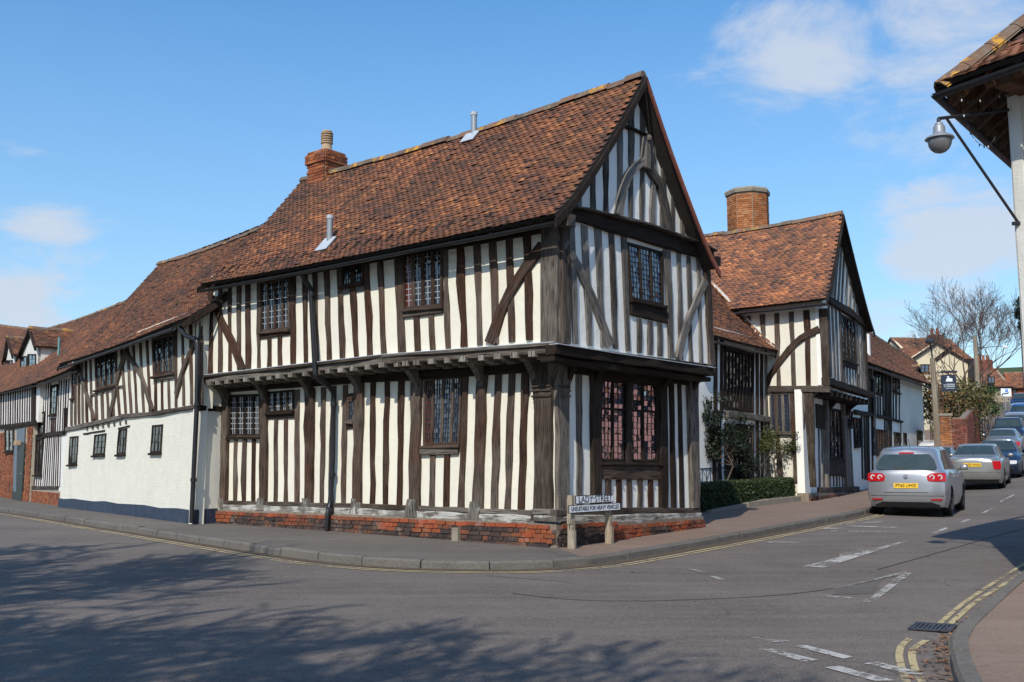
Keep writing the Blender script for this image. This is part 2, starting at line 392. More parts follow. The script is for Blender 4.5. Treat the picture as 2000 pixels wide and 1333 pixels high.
def glass(name, c, rough=.06, spec=.6, tint=None):
    def f(S):
        S.col(S.mix(S.noise(3.5, 3), tuple(x*.6 for x in c), tuple(x*1.5 for x in c)))
        S.bump(S.noise(7, 2), .25, .01)
    return mat(name, f, rough, spec)
M['glass'] = glass('old_window_glass', (.010, .013, .018), .06, .55)
M['glass_sky'] = glass('sky_tinted_wavy_glass', (.02, .035, .075), .05, .9)  # blue base colour stands in for the reflected sky
M['glass_red'] = glass('red_curtain_glass', (.11, .025, .015), .1, .5)
M['glass_gable'] = glass('gable_window_glass', (.015, .015, .02), .03, 1.0); M['glass_gable'].node_tree.nodes['Principled BSDF'].inputs['IOR'].default_value = 3.0
M['glass'].node_tree.nodes['Principled BSDF'].inputs['IOR'].default_value = 1.8
M['glass_sky'].node_tree.nodes['Principled BSDF'].inputs['IOR'].default_value = 1.9
M['carglass'] = glass('car_glass', (.035, .05, .048), .04, .8)
def paint(name, c, metal=.6, rough=.3):
    def f(S):
        S.col(c); S.b.inputs['Metallic'].default_value = metal; S.b.inputs['Coat Weight'].default_value = .6; S.b.inputs['Coat Roughness'].default_value = .06
    return mat(name, f, rough, .5)
M['silver'] = paint('silver_car_paint', (.36, .375, .395)); M['silver2'] = paint('pale_silver_paint', (.31, .31, .29))
M['darkblue'] = paint('dark_blue_car_paint', (.018, .026, .055), .3); M['navyblue'] = paint('navy_car_paint', (.02, .022, .05), .3)
M['bluepaint'] = paint('blue_car_paint', (.06, .16, .36), .4); M['whitepaint'] = paint('white_car_paint', (.7, .7, .7), 0)
M['red_lens'] = mat('red_light_lens', lambda S: S.col((.42, .008, .012)), .15, .6)
M['clear_lens'] = mat('clear_light_lens', lambda S: S.col((.55, .55, .57)), .12, .7)

def asphalt(name, a, b, speck, patch=.5, cracks=True):
    def f(S):
        big = S.noise(.35, 5, rough=.6); mid = S.noise(2.2, 5, rough=.65)
        c = S.mix(S.rng(big, .35, .68), a, b)
        c = S.mix(S.rng(mid, .4, .75, 0, patch), c, tuple(x*.72 for x in a))
        st = S.noise(1, 4, S.scale(S.pos, (.35, 3.5, 1)), .6)
        c = S.mix(S.rng(st, .45, .7, 0, .45), c, tuple(x*1.3 for x in b))
        vo = S.n('ShaderNodeTexVoronoi'); vo.inputs['Scale'].default_value = 55; S.l(S.pos, vo.inputs['Vector'])
        fi = S.noise(48, 4, rough=.85); fm = S.noise(17, 4, rough=.8); c = S.mix(S.rng(fm, .35, .7, 0, .45), c, tuple(x*1.45 for x in b))
        c = S.mix(S.rng(fi, .54, .66, 0, .8), c, speck)
        c = S.mix(S.rng(S.noise(50, 3, rough=.8), .60, .72, 0, .7), c, tuple(x*.25 for x in a))
        if cracks:
            v2 = S.n('ShaderNodeTexVoronoi', feature='DISTANCE_TO_EDGE'); v2.inputs['Scale'].default_value = .33
            wv = S.n('ShaderNodeVectorMath', operation='ADD'); nn = S.n('ShaderNodeTexNoise'); nn.inputs['Scale'].default_value = 1.4; nn.inputs['Detail'].default_value = 5; S.l(S.pos, nn.inputs['Vector'])
            sc = S.n('ShaderNodeVectorMath', operation='SCALE'); S.l(nn.outputs['Color'], sc.inputs[0]); sc.inputs['Scale'].default_value = .9
            S.l(S.pos, wv.inputs[0]); S.l(sc.outputs[0], wv.inputs[1]); S.l(wv.outputs[0], v2.inputs['Vector'])
            k = S.math('MULTIPLY', S.rng(v2.outputs['Distance'], .0, .006, 1, 0), S.rng(S.noise(.4, 2), .5, .62))
            c = S.mix(S.math('MULTIPLY', k, .6), c, (.02, .02, .02))
        S.col(c); S.bump(S.math('ADD', vo.outputs['Distance'], fi), .6, .006)
    return mat(name, f, .87, .25)
M['asphalt'] = asphalt('road_asphalt', (.086, .072, .063), (.148, .126, .110), (.33, .30, .27))
M['patch'] = asphalt('asphalt_patch', (.085, .074, .067), (.12, .106, .096), (.15, .145, .14), .3, False)
M['pave_grey'] = asphalt('pavement_grey', (.085, .075, .068), (.14, .125, .108), (.22, .2, .18), .5, True)
M['pave_brown'] = asphalt('pavement_brown', (.155, .108, .08), (.21, .152, .118), (.32, .24, .19), .45, True)
M['pave_red'] = asphalt('pavement_red', (.16, .085, .055), (.21, .115, .075), (.3, .19, .13), .35, False)
M['kerb'] = asphalt('kerb_granite', (.08, .072, .063), (.135, .124, .11), (.28, .26, .23), .5, False)
M['grass'] = simple('rough_grass', (.06, .08, .03), .95, .1, .4, 3)
M['tar'] = simple('tar_seam', (.045, .04, .038), .8, .3, .5, 9)
M['dirt'] = simple('gutter_dirt', (.11, .085, .06), .95, .1, .5, 20)
def roadpaint(name, c, wear):
    m = bpy.data.materials.new(name); m.use_nodes = True; nt = m.node_tree; b = nt.nodes['Principled BSDF']; S = SH_(nt, b)
    S.col(S.mix(S.noise(20, 5), tuple(x*.8 for x in c), c)); b.inputs['Roughness'].default_value = .8
    a = S.math('ADD', S.math('MULTIPLY', S.noise(14, 6, rough=.8), .6), S.math('MULTIPLY', S.noise(1.7, 3), .4))
    S.l(S.rng(a, wear-.03, wear+.05, 0, .95), b.inputs['Alpha']); return m
M['line_white'] = roadpaint('white_road_paint', (.5, .48, .45), .47)
M['line_faint'] = roadpaint('worn_road_paint', (.42, .4, .37), .50)
M['line_yellow'] = roadpaint('yellow_road_paint', (.50, .41, .22), .46)
def leafm(name, a, b, c2=None):
    def f(S):
        c = S.ramp(S.tone, [(0, a), (1, b)] if c2 is None else [(0, a), (.6, b), (1, c2)]); S.col(c)
    return mat(name, f, .5, .4)
M['leaf_dark'] = leafm('shaded_dark_leaf', (.005, .011, .005), (.018, .03, .011))  # evergreen leaf, darkened further to carry the main house's shadow
M['leaf_bay'] = leafm('bay_leaf', (.02, .035, .008), (.07, .085, .02), (.14, .09, .03))
M['leaf_box'] = leafm('box_leaf', (.015, .03, .008), (.035, .062, .015), (.07, .04, .016))
M['leaf_hedge'] = leafm('autumn_leaf', (.04, .045, .015), (.11, .10, .03), (.22, .10, .03))
M['leaf_green'] = leafm('ivy_leaf', (.02, .05, .01), (.06, .12, .03))
M['leaf_litter'] = leafm('dead_leaf', (.12, .05, .02), (.35, .17, .06))
M['bark'] = simple('grey_bark', (.11, .085, .065), .9, .2, .4)
M['bark_far'] = simple('brown_bark', (.12, .085, .07), .9, .2, .3)
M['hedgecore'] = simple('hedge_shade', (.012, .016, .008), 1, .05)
def f(S):
    v = S.n('ShaderNodeTexVoronoi'); v.inputs['Scale'].default_value = 4.5; S.l(S.pos, v.inputs['Vector'])
    c = S.mix(S.rng(v.outputs['Distance'], .28, .42), S.mix(v.outputs['Color'], (.16, .09, .06), (.36, .29, .22)), (.30, .25, .18)); S.col(c)
M['flint'] = mat('flint_rubble', f)
M['brick_flat'] = simple('far_red_brick', (.28, .085, .04), .9, .2, .3, 6)
M['pink'] = simple('pink_render', (.78, .42, .38), .85, .2, .08)
# ------------------------------------------------------------------ building helpers
def plank(mb, W, pts, wid, w0=0, w1=.04, wob=.006, tone=None, seg=.4, vert=False):
    """a hewn timber along a polyline in the plane of wall W (pts in u,z), wid a width or one width per point"""
    tone = R.random() if tone is None else tone
    wd = list(wid) if isinstance(wid, (list, tuple)) else [wid]*len(pts)
    P2, W2 = [], []
    for i in range(len(pts)-1):
        a, b = pts[i], pts[i+1]; L = math.hypot(b[0]-a[0], b[1]-a[1]); n = max(1, int(round(L/seg)))
        if len(pts) == 2: n = max(2, min(6, n))
        for k in range(n): P2.append((lerp(a[0], b[0], k/n), lerp(a[1], b[1], k/n))); W2.append(lerp(wd[i], wd[i+1], k/n))
    P2.append(pts[-1]); W2.append(wd[-1])
    rings = []; al = R.random()*9; ac = R.random()*7; acc = 0; ALs = []
    for i, (u, v) in enumerate(P2):
        a = P2[max(i-1, 0)]; b = P2[min(i+1, len(P2)-1)]; tx, ty = b[0]-a[0], b[1]-a[1]; L = math.hypot(tx, ty) or 1
        nx, ny = (1, 0) if vert else (-ty/L, tx/L)
        if not vert and nx*1e-3+abs(nx) < 0: pass
        if i: acc += math.hypot(u-P2[i-1][0], v-P2[i-1][1])
        ALs.append(acc)
        h = W2[i]/2; jl, jr = R.gauss(0, wob), R.gauss(0, wob)
        if i in (0, len(P2)-1): jl *= .4; jr *= .4
        c = min(.012, h*.35, abs(w1-w0)*.5)
        hl, hr = -h+jl, h+jr; jw = R.gauss(0, abs(w1-w0)*.08)
        cs = [(hl, w0), (hl, w1-c+jw), (hl+c, w1+jw), (0, w1+jw+R.gauss(0, .003)), (hr-c, w1+jw), (hr, w1-c+jw), (hr, w0)]
        rings.append([W.P(u+nx*q, v+ny*q, z) for q, z in cs])
    base = len(mb.v); m = 7
    for r in rings: mb.v += [tuple(p) for p in r]
    flip = (rings[0][4]-rings[0][2]).cross(rings[1][2]-rings[0][2]).dot(W.N) < 0
    xs = [0, .03, .045, .1, .16, .175, .2]; sc = max(1, W2[0]/.2)
    for i in range(len(rings)-1):
        for k in range(m-1):
            f = (base+i*m+k, base+i*m+k+1, base+(i+1)*m+k+1, base+(i+1)*m+k)
            u_ = [(ac+xs[k]*sc, al+ALs[i]), (ac+xs[k+1]*sc, al+ALs[i]), (ac+xs[k+1]*sc, al+ALs[i+1]), (ac+xs[k]*sc, al+ALs[i+1])]
            if flip: f = f[::-1]; u_ = u_[::-1]
            mb.f.append(f); mb.t.append(tone); mb.mi.append(0); mb.uv += u_
    for i, fl in ((0, True), (len(rings)-1, False)):
        f = [base+i*m+k for k in range(m)]
        if fl ^ flip: f = f[::-1]
        mb.f.append(tuple(f)); mb.t.append(tone); mb.mi.append(0); mb.uv += [(ac+xs[k], al+.01*k) for k in range(m)]
def timber_part(name, W, pts, wid, parent, m, w0=0, w1=.04, smooth=False, **k):
    mb = MB(); plank(mb, W, pts, wid, w0, w1, **k); return mb.build(name, m, parent)

class Band:
    """maps zoom-crop coordinates to photo pixels, then to a wall"""
    def __init__(s, W, ox, oy, sc, w=0): s.W = W; s.ox = ox; s.oy = oy; s.sc = sc; s.w = w
    def px(s, x, y): return (s.ox+x/s.sc, s.oy+y/s.sc)
    def uv(s, x, y): return s.W.uv(*s.px(x, y), s.w)
    def stud(s, parent, m, tl, tr, bl, br, yt, yb, w1=.035, name='stud', w0=0, wob=.007, mid=None):
        a = s.uv(tl, yt(tl) if callable(yt) else yt); b = s.uv(tr, yt(tr) if callable(yt) else yt)
        c = s.uv(bl, yb(bl) if callable(yb) else yb); d = s.uv(br, yb(br) if callable(yb) else yb)
        top = ((a[0]+b[0])/2, (a[1]+b[1])/2); bot = ((c[0]+d[0])/2, (c[1]+d[1])/2)
        kx = .92 if name == 'stud' else 1; w_t = max(.035, abs(b[0]-a[0])*kx); w_b = max(.035, abs(d[0]-c[0])*kx)
        return timber_part(name, s.W, [bot, top], [w_b, w_t], parent, m, w0, w1+R.gauss(0, .006), wob=wob*1.5, vert=True)
    def beam(s, parent, m, pts, thick, w0=0, w1=.05, name='beam', wob=.006, seg=.5):
        """pts: crop points on the centre line, thick in crop px (one or per point)"""
        th = list(thick) if isinstance(thick, (list, tuple)) else [thick]*len(pts); P, Wd = [], []
        for (x, y), t in zip(pts, th):
            i = pts.index((x, y)); a = pts[max(0, i-1)]; b = pts[min(len(pts)-1, i+1)]; L = math.hypot(b[0]-a[0], b[1]-a[1]); nx, ny = -(b[1]-a[1])/L, (b[0]-a[0])/L
            q = s.uv(x-nx*t/2, y-ny*t/2); r = s.uv(x+nx*t/2, y+ny*t/2); P.append(((q[0]+r[0])/2, (q[1]+r[1])/2)); ta, tb = s.uv(*a), s.uv(*b); tl = math.hypot(tb[0]-ta[0], tb[1]-ta[1]); Wd.append(abs((q[0]-r[0])*(tb[1]-ta[1])-(q[1]-r[1])*(tb[0]-ta[0]))/tl)
        return timber_part(name, s.W, P, Wd, parent, m, w0, w1, wob=wob, seg=seg)
    def window(s, parent, tl, tr, br, bl, lights, m='oak', g='glass', frame=.05, mull=.06, rows=6, cols=3, transom=None, w=.0, sill=True, leadm='lead', depth=.05, gmap=None, leadw=.007, name='window'):
        Q = [s.uv(*p) for p in (bl, br, tr, tl)]
        return window(s.W, parent, Q, lights, m, g, frame, mull, rows, cols, transom, w, sill, leadm, depth, gmap, leadw, name)

def window(W, parent, Q, lights, m='oak', g='glass', frame=.05, mull=.06, rows=6, cols=3, transom=None, w=0., sill=True, leadm='lead', depth=.05, gmap=None, leadw=.007, name='window'):
    """Q: four (u,z) corners bl, br, tr, tl"""
    def q(a, b): return (lerp(lerp(Q[0][0], Q[1][0], a), lerp(Q[3][0], Q[2][0], a), b), lerp(lerp(Q[0][1], Q[1][1], a), lerp(Q[3][1], Q[2][1], a), b))
    Wd = abs(Q[1][0]-Q[0][0]); H = abs(Q[3][1]-Q[0][1])
    sg = 1 if Q[1][0] > Q[0][0] else -1
    fr = MB(); fa = frame/Wd; fb = frame/H
    for (a0, b0, a1, b1) in ((fa/2, 0, fa/2, 1), (1-fa/2, 0, 1-fa/2, 1)): plank(fr, W, [q(a0, b0), q(a1, b1)], frame, w, w+depth, wob=.002, vert=True)
    for b0 in (fb/2, 1-fb/2): plank(fr, W, [q(fa, b0), q(1-fa, b0)], frame, w, w+depth-.004, wob=.002)
    win = fr.build(name, M[m], parent)
    if isinstance(lights, int): cuts = [fa+(1-2*fa)*i/lights for i in range(lights+1)]
    else: cuts = [fa]+list(lights)+[1-fa]
    tr = [fb] + ([transom] if transom else []) + [1-fb]
    for c in cuts[1:-1]:
        mb = MB(); plank(mb, W, [q(c, fb), q(c, 1-fb)], mull, w, w+depth-.006, wob=.002, vert=True); mb.build('mullion', M[m], win)
    if transom:
        mb = MB(); plank(mb, W, [q(fa, transom), q(1-fa, transom)], mull*.8, w, w+depth-.012, wob=.002); mb.build('transom', M[m], win)
    if sill:
        mb = MB(); a = q(-.03, -.0); b = q(1.03, -.0); plank(mb, W, [(a[0], a[1]-.025), (b[0], b[1]-.025)], .055, w, w+depth+.05, wob=.003); mb.build('sill', M[m], win)
    hm = mull/2/Wd
    for i in range(len(cuts)-1):
        for j in range(len(tr)-1):
            a0 = cuts[i]+(hm if i else 0); a1 = cuts[i+1]-(hm if i < len(cuts)-2 else 0); b0, b1 = tr[j], tr[j+1]
            pane = MB(); ld = MB(); nr = max(1, int(round(rows*(b1-b0)))) if transom else rows
            for r in range(nr):
                for c in range(cols):
                    x0, x1 = lerp(a0, a1, c/cols), lerp(a0, a1, (c+1)/cols); y0, y1 = lerp(b0, b1, r/nr), lerp(b0, b1, (r+1)/nr)
                    jit = [R.gauss(0, .0032) for _ in range(3)]; e = w+.012
                    pts = [W.P(*q(x0, y0), e+jit[0]), W.P(*q(x1, y0), e+jit[1]), W.P(*q(x1, y1), e+jit[1]+jit[2]), W.P(*q(x0, y1), e+jit[0]+jit[2])]
                    if (pts[1]-pts[0]).cross(pts[2]-pts[0]).dot(W.N) < 0: pts = pts[::-1]
                    pane.face(pts, R.random())
            gm = (gmap[i] if gmap else g); pane.build('pane', M[gm], win)
            for r in range(1, nr):
                A = W.P(*q(a0, lerp(b0, b1, r/nr)), w+.02); B = W.P(*q(a1, lerp(b0, b1, r/nr)), w+.02); ld.box((A+B)/2, (B-A)/2, W.N*.004, Vector((0, 0, leadw)))
            for c in range(1, cols):
                A = W.P(*q(lerp(a0, a1, c/cols), b0), w+.021); B = W.P(*q(lerp(a0, a1, c/cols), b1), w+.021); ld.box((A+B)/2, W.U*leadw, W.N*.004, (B-A)/2)
            ld.build('leading', M[leadm], win)
    return win

def slab(W, poly, w0, w1, name, m, parent, nu=1, tone=.5, wav=0):
    """front face of polygon (u,z) at w1 with sides back to w0"""
    mb = MB(); n = len(poly); fr = [W.P(u, v, w1) for u, v in poly]; bk = [W.P(u, v, w0) for u, v in poly]
    nn = Vector((0, 0, 0))
    for i in range(1, n-1): nn += (fr[i]-fr[0]).cross(fr[i+1]-fr[0])
    if nn.dot(W.N) < 0: fr.reverse(); bk.reverse()
    mb.face(fr, tone)
    for i in range(n): j = (i+1) % n; mb.face([fr[i], bk[i], bk[j], fr[j]], tone)
    mb.face(bk[::-1], tone)
    return mb.build(name, m, parent)

BRV = {}
def brick_mesh(mname, kind):
    key = (mname, kind)
    if key in BRV: return R.choice(BRV[key])
    out = []
    for k in range(12):
        L = .215 if kind == 's' else .1025; h = .062; d = .03; mb = MB(); j = lambda s=.004: R.gauss(0, s)
        vs = [Vector((x*L/2+j(.002), -d*y+ (j(.003) if y else 0), z*h/2+j(.002))) for y in (0, 1) for x in (-1, 1) for z in (-1, 1)]
        b = .006
        fs = [(4, 6, 7, 5), (0, 4, 5, 1), (6, 2, 3, 7), (5, 7, 3, 1), (4, 0, 2, 6)]
        mb.add(vs, fs, (k+.5)/12); out.append(mb.mesh('brick', M[mname]))
    BRV[key] = out; return R.choice(out)
BRT = {}
def brickwork(W, parent, u0, u1, zlo, zhi, mname, w=.0, cap=300, tone=lambda u, z, k: R.random(), holes=(), mort='mortar', near=None, course=.075, bond='e'):
    """bricks laid in courses from zlo(u) to zhi(u); the cap nearest are objects, the rest one mesh. local brick: x along, -y out"""
    if u0 > u1: u0, u1 = u1, u0
    zs = [zlo(u0+(u1-u0)*i/8) for i in range(9)]; zh = [zhi(u0+(u1-u0)*i/8) for i in range(9)]
    z0 = math.floor(min(zs)/course)*course; cells = []; k = 0
    z = z0
    while z < max(zh):
        header = (bond == 'e' and k % 2 == 1); u = u0 - (.056 if header else 0) + (.112*(k % 4 == 2))
        if bond == 'f': u = u0-(.17 if k % 2 else 0)
        q = 0
        while u < u1-.03:
            hd = header or (bond == 'f' and q % 2 == 1); L = .1125 if hd else .225
            a, b = max(u, u0), min(u+L, u1); c = (a+b)/2; zc = z+course/2
            if b-a > .04 and zlo(c) < zc+course*.3 and zc+course*.45 < zhi(c)+.01 and not any(h[0] < c < h[1] and h[2] < zc < h[3] for h in holes): cells.append((a, b, zc, hd, k))
            u += L; q += 1
        z += course; k += 1
    C0 = near if near is not None else CAM
    cells.sort(key=lambda c: (W.P((c[0]+c[1])/2, c[2], w)-C0).length)
    X = W.U.copy(); Y = -W.N.copy()
    if X.cross(Y).z < 0: X = -X
    rest = MB()
    base = M[mname]
    for i, (a, b, zc, hd, kk) in enumerate(cells):
        t = min(.999, max(0, tone((a+b)/2, zc, kk))); full = (b-a) > (.1 if hd else .2)
        w_ = w+R.gauss(0, .003 if mname != 'brick_old' else .008)
        if i < cap:
            key = (mname, hd); brick_mesh(mname, 'h' if hd else 's'); me = BRV[(mname, 'h' if hd else 's')][int(t*12)]
            Lf = (.1025 if hd else .215)
            S = Matrix.Diagonal((max(.03, (b-a-.011))/Lf, 1, (course-.012)/.062, 1))
            Mx = Matrix(((X.x, Y.x, 0, 0), (X.y, Y.y, 0, 0), (0, 0, 1, 0), (0, 0, 0, 1)))
            inst('brick', me, Matrix.Translation(W.P((a+b)/2, zc+(R.gauss(0, .004) if mname == 'brick_old' else 0), w_)) @ Mx @ Matrix.Rotation(R.gauss(0, .02 if mname == 'brick_old' else .005), 4, 'Y') @ S, parent)
        else:
            c = W.P((a+b)/2, zc, w_+.012); rest.box(c, X*((b-a-.011)/2), Y*.018, Vector((0, 0, (course-.012)/2)), t)
    rest.build('brickwork', base, parent, kind='stuff')

# tiles: local x along the course, y down the slope, z out
TLV = {}
def tile_meshes(mname, gw, ge):
    key = (mname, gw, ge)
    if key in TLV: return TLV[key]
    out = []
    for k in range(14):
        mb = MB(); w = gw*.497; c = .006+R.random()*.005; L = ge*1.25; th = .012; lift = .017+R.gauss(0, .003); sk = R.gauss(0, .004)
        # cambered tile: three columns, head tucked under, tail lifted
        xs = (-w, 0, w); top = []
        for (y, z) in ((-ge*.65, .004), (ge*.6, lift)):
            for x in xs: top.append(Vector((x, y+sk*(x/w), z+(c if x == 0 else 0))))
        bot = [Vector((p.x, p.y, p.z-th)) for p in top[3:]]
        vs = top+bot; fs = [(0, 3, 4, 1), (1, 4, 5, 2), (3, 6, 7, 4), (4, 7, 8, 5), (0, 6, 3), (2, 5, 8)]
        mb.add(vs, fs, (k+.5)/14); out.append(mb)
    TLV[key] = [(o.mesh('tile', M[mname]), o) for o in out]; return TLV[key]
def roof(parent, EL, ER, RL, RR, mname='tile', gw=.17, ge=.105, cap=300, sag=.05, name='roof', toneb=0., thick=.07, near=None, ridge=True, clip=None, under='batten', ridge_n=None, swell=.02):
    """a tiled slope between eave EL-ER and ridge RL-RR (world points)"""
    EL, ER, RL, RR = map(Vector, (EL, ER, RL, RR))
    n = (ER-EL).cross(RL-EL).normalized()
    if n.z < 0: n = -n
    ph = R.random()*6
    def S(a, b):
        p = EL.lerp(ER, a).lerp(RL.lerp(RR, a), b)
        d = swell*math.sin(a*9+ph+b*3)*math.sin(b*math.pi) - .05*math.sin(math.pi*b)
        k = .10*max(0, (.22-b)/.22)**2   # sprocketed eave kicks out
        return p+n*(d+k)-Vector((0, 0, sag*1.3*math.sin(math.pi*min(1, max(0, a)))*(.4+.6*b)))
    base = MB(); na, nb = 14, 8; tv = [[S(a/na, b/nb) for b in range(nb+1)] for a in range(na+1)]
    for a in range(na):
        for b in range(nb):
            q = [tv[a][b], tv[a+1][b], tv[a+1][b+1], tv[a][b+1]]; q2 = [p-n*thick for p in q]
            if (q[1]-q[0]).cross(q[2]-q[0]).dot(n) < 0: q = q[::-1]; q2 = q2[::-1]
            base.face([p-n*.012 for p in q]); base.face(q2[::-1])
    for b in range(nb):
        for a in (0, na): base.face([tv[a][b]-n*.012, tv[a][b+1]-n*.012, tv[a][b+1]-n*thick, tv[a][b]-n*thick])
    for a in range(na): base.face([tv[a][0]-n*.012, tv[a+1][0]-n*.012, tv[a+1][0]-n*thick, tv[a][0]-n*thick])
    rf = base.build(name, M[under], parent)
    Ls = ((RL-EL).length+(RR-ER).length)/2; nc = int(Ls/ge); cells = []
    for c in range(nc):
        b = (c+.5)/nc; A, B = S(0, b), S(1, b); W_ = (B-A).length; nt = max(2, int(round(W_/gw)))
        for i in range(-1, nt):
            a = (i+.5+(.5 if c % 2 else 0))/nt+R.gauss(0, .04)/nt
            if a < .3/nt or a > 1-.3/nt: continue
            p = S(a, b)
            if clip and not clip(p): continue
            cells.append((a, b, p, c))
    C0 = near if near is not None else CAM
    cells.sort(key=lambda c: (c[2]-C0).length)
    tl = tile_meshes(mname, gw, ge); rest = MB(); vr, fr, tr = [], [], []
    for i, (a, b, p, c) in enumerate(cells):
        e = .02; ax = (S(a+e, b)-S(a-e, b)).normalized(); dn = (S(a, b-e)-S(a, b+e)).normalized(); nz = ax.cross(dn)
        if nz.dot(n) < 0: ax = -ax; nz = ax.cross(dn)
        dn = nz.cross(ax).normalized(); nz.normalize()
        ang = R.gauss(0, .022); ax, dn = ax*math.cos(ang)+dn*math.sin(ang), dn*math.cos(ang)-ax*math.sin(ang)
        lz = R.gauss(0, .003)+(.012 if R.random() < .03 else 0)
        t = min(.999, max(0, R.betavariate(3.2, 3.2)+toneb+.13*math.sin(a*17+b*9+ph)*math.sin(b*13+a*5)))
        if R.random() < .03: t = min(.999, t+.35)
        me, src = tl[int(t*14)]
        Mx = Matrix(((ax.x, dn.x, nz.x, p.x+nz.x*lz), (ax.y, dn.y, nz.y, p.y+nz.y*lz), (ax.z, dn.z, nz.z, p.z+nz.z*lz), (0, 0, 0, 1)))
        if i < cap: inst('tile', me, Mx, rf)
        else: rest.add([Mx @ Vector(v) for v in src.v], src.f, src.t[0])
    rest.build('roof_tiles', M[mname], rf, kind='stuff')
    if ridge:
        L = (RR-RL).length; nr = ridge_n or max(2, int(L/.36))
        for i in range(nr):
            a0, a1 = i/nr, (i+1)/nr; p0, p1 = S(a0, 1), S(a1, 1); d = (p1-p0); dl = d.length; d.normalize()
            up = Vector((0, 0, 1)); sd = d.cross(up).normalized(); up = sd.cross(d)
            mb = MB(); rr = .10+R.gauss(0, .006); tn = R.random(); j = R.gauss(0, .01)
            prof = [(-1.15, -.75), (-.85, -.1), (-.45, .42), (0, .6), (.45, .42), (.85, -.1), (1.15, -.75)]
            for k in range(6):
                x0, z0 = prof[k]; x1, z1 = prof[k+1]
                o = lambda q, x, z, s: q+sd*(x*rr*s)+up*(z*rr*s+.02+j)
                q0, q1 = p0+d*.004, p1-d*.004
                mb.face([o(q0, x0, z0, 1), o(q1, x0, z0, .95), o(q1, x1, z1, .95), o(q0, x1, z1, 1)][::1], tn)
            mb.face([p0+d*.004+sd*(x*rr)+up*(z*rr+.02+j) for x, z in prof], tn); mb.face([p1-d*.004+sd*(x*rr*.95)+up*(z*rr*.95+.02+j) for x, z in prof][::-1], tn)
            mb.build('ridge_tile', M['ridge'], rf)
    rf['_s'] = 0; del rf['_s']
    return rf, S
def verge(parent, S, a, m, side, w=.14, th=.03, off=.0, name='bargeboard', b0=-.01, b1=1.0, drop=.06):
    """a board under the edge of a slope"""
    mb = MB(); n = 10; rows = []
    for i in range(n+1):
        b = lerp(b0, b1, i/n); p = S(a, b); rows.append(p)
    for i in range(n):
        for k in (0,):
            p, q = rows[i], rows[i+1]
            z = Vector((0, 0, -1)); s = side
            A = [p+z*drop, q+z*drop, q+z*(drop+w), p+z*(drop+w)]; B = [x+s*th for x in A]
            mb.add(A+B, [(0, 1, 2, 3), (7, 6, 5, 4), (0, 4, 5, 1), (2, 6, 7, 3), (1, 5, 6, 2), (0, 3, 7, 4)], .6)
    return mb.build(name, m, parent)
def gutter(parent, A, B, r=.06, m='gutter', name='gutter', n=6, sag=.01):
    A, B = Vector(A), Vector(B); mb = MB(); d = (B-A).normalized(); s = d.cross(Vector((0, 0, 1))).normalized(); prev = None
    for i in range(n+1):
        t = i/n; c = A.lerp(B, t)+Vector((0, 0, -sag*math.sin(math.pi*t)+R.gauss(0, .004)))
        ring = [c+s*(r*math.cos(an))+Vector((0, 0, -r*math.sin(an))) for an in [math.pi*k/6 for k in range(7)]]
        ring2 = [c+s*(r*.86*math.cos(an))+Vector((0, 0, -r*.86*math.sin(an))) for an in [math.pi*k/6 for k in range(7)]]
        if prev:
            for k in range(6):
                mb.face([prev[0][k], prev[0][k+1], ring[k+1], ring[k]]); mb.face([prev[1][k], ring2[k], ring2[k+1], prev[1][k+1]])
            for k in (0, 6): mb.face([prev[0][k], ring[k], ring2[k], prev[1][k]])
        prev = (ring, ring2)
    return mb.build(name, M[m], parent)
def bracket(parent, W, u, z0, z1, reach, m, thick=.13, name='bracket'):
    """a curved bracket from the wall (z0) up and out to under the jetty (z1, reach)"""
    mb = MB(); n = 8; ins, outs = [], []
    for i in range(n+1):
        t = i/n*math.pi/2
        ins.append((reach*(1-math.cos(t))*1.0, lerp(z0, z1, math.sin(t))))       # lower concave edge
        outs.append((max(0, reach*(1-math.cos(t))-.16*(1-t/(math.pi/2))-.02), min(z1, lerp(z0, z1, math.sin(t))+.16*(t/(math.pi/2))+.0)))
    hw = thick/2; q = lambda du, p: W.P(u+du, p[1], p[0])
    for i in range(n):
        a, b = ins[i], ins[i+1]
        mb.face([q(-hw, a), q(hw, a), q(hw, b), q(-hw, b)])
        for du in (-hw, hw): mb.face([q(du, a), q(du, b), q(du, (0, b[1])), q(du, (0, a[1]))])
    mb.face([q(-hw, (0, z1)), q(hw, (0, z1)), q(hw, (reach, z1)), q(-hw, (reach, z1))])
    return mb.build(name, m, parent)
def text_part(txt, size, M4, m, parent, name='lettering', ext=.002, align='CENTER', xs=1.0):
    c = bpy.data.curves.new('lettering', 'FONT'); c.body = txt; c.size = size; c.extrude = ext; c.align_x = align; c.align_y = 'CENTER'; c.resolution_u = 3
    t = bpy.data.objects.new('tmp', c); COL.objects.link(t); dg = bpy.context.evaluated_depsgraph_get()
    me = bpy.data.meshes.new_from_object(t.evaluated_get(dg)); bpy.data.objects.remove(t); bpy.data.curves.remove(c)
    me.name = name; me.materials.clear(); me.materials.append(M[m])
    o = bpy.data.objects.new(name, me); link(o); o.parent = parent; return o, M4 @ Matrix.Diagonal((xs, 1, 1, 1))
def face_matrix(c, X, Z):
    """text plane: x along X, y along Z, facing X x Z"""
    X = X.normalized(); Z = Z.normalized(); N = X.cross(Z); return Matrix(((X.x, Z.x, N.x, c[0]), (X.y, Z.y, N.y, c[1]), (X.z, Z.z, N.z, c[2]), (0, 0, 0, 1)))
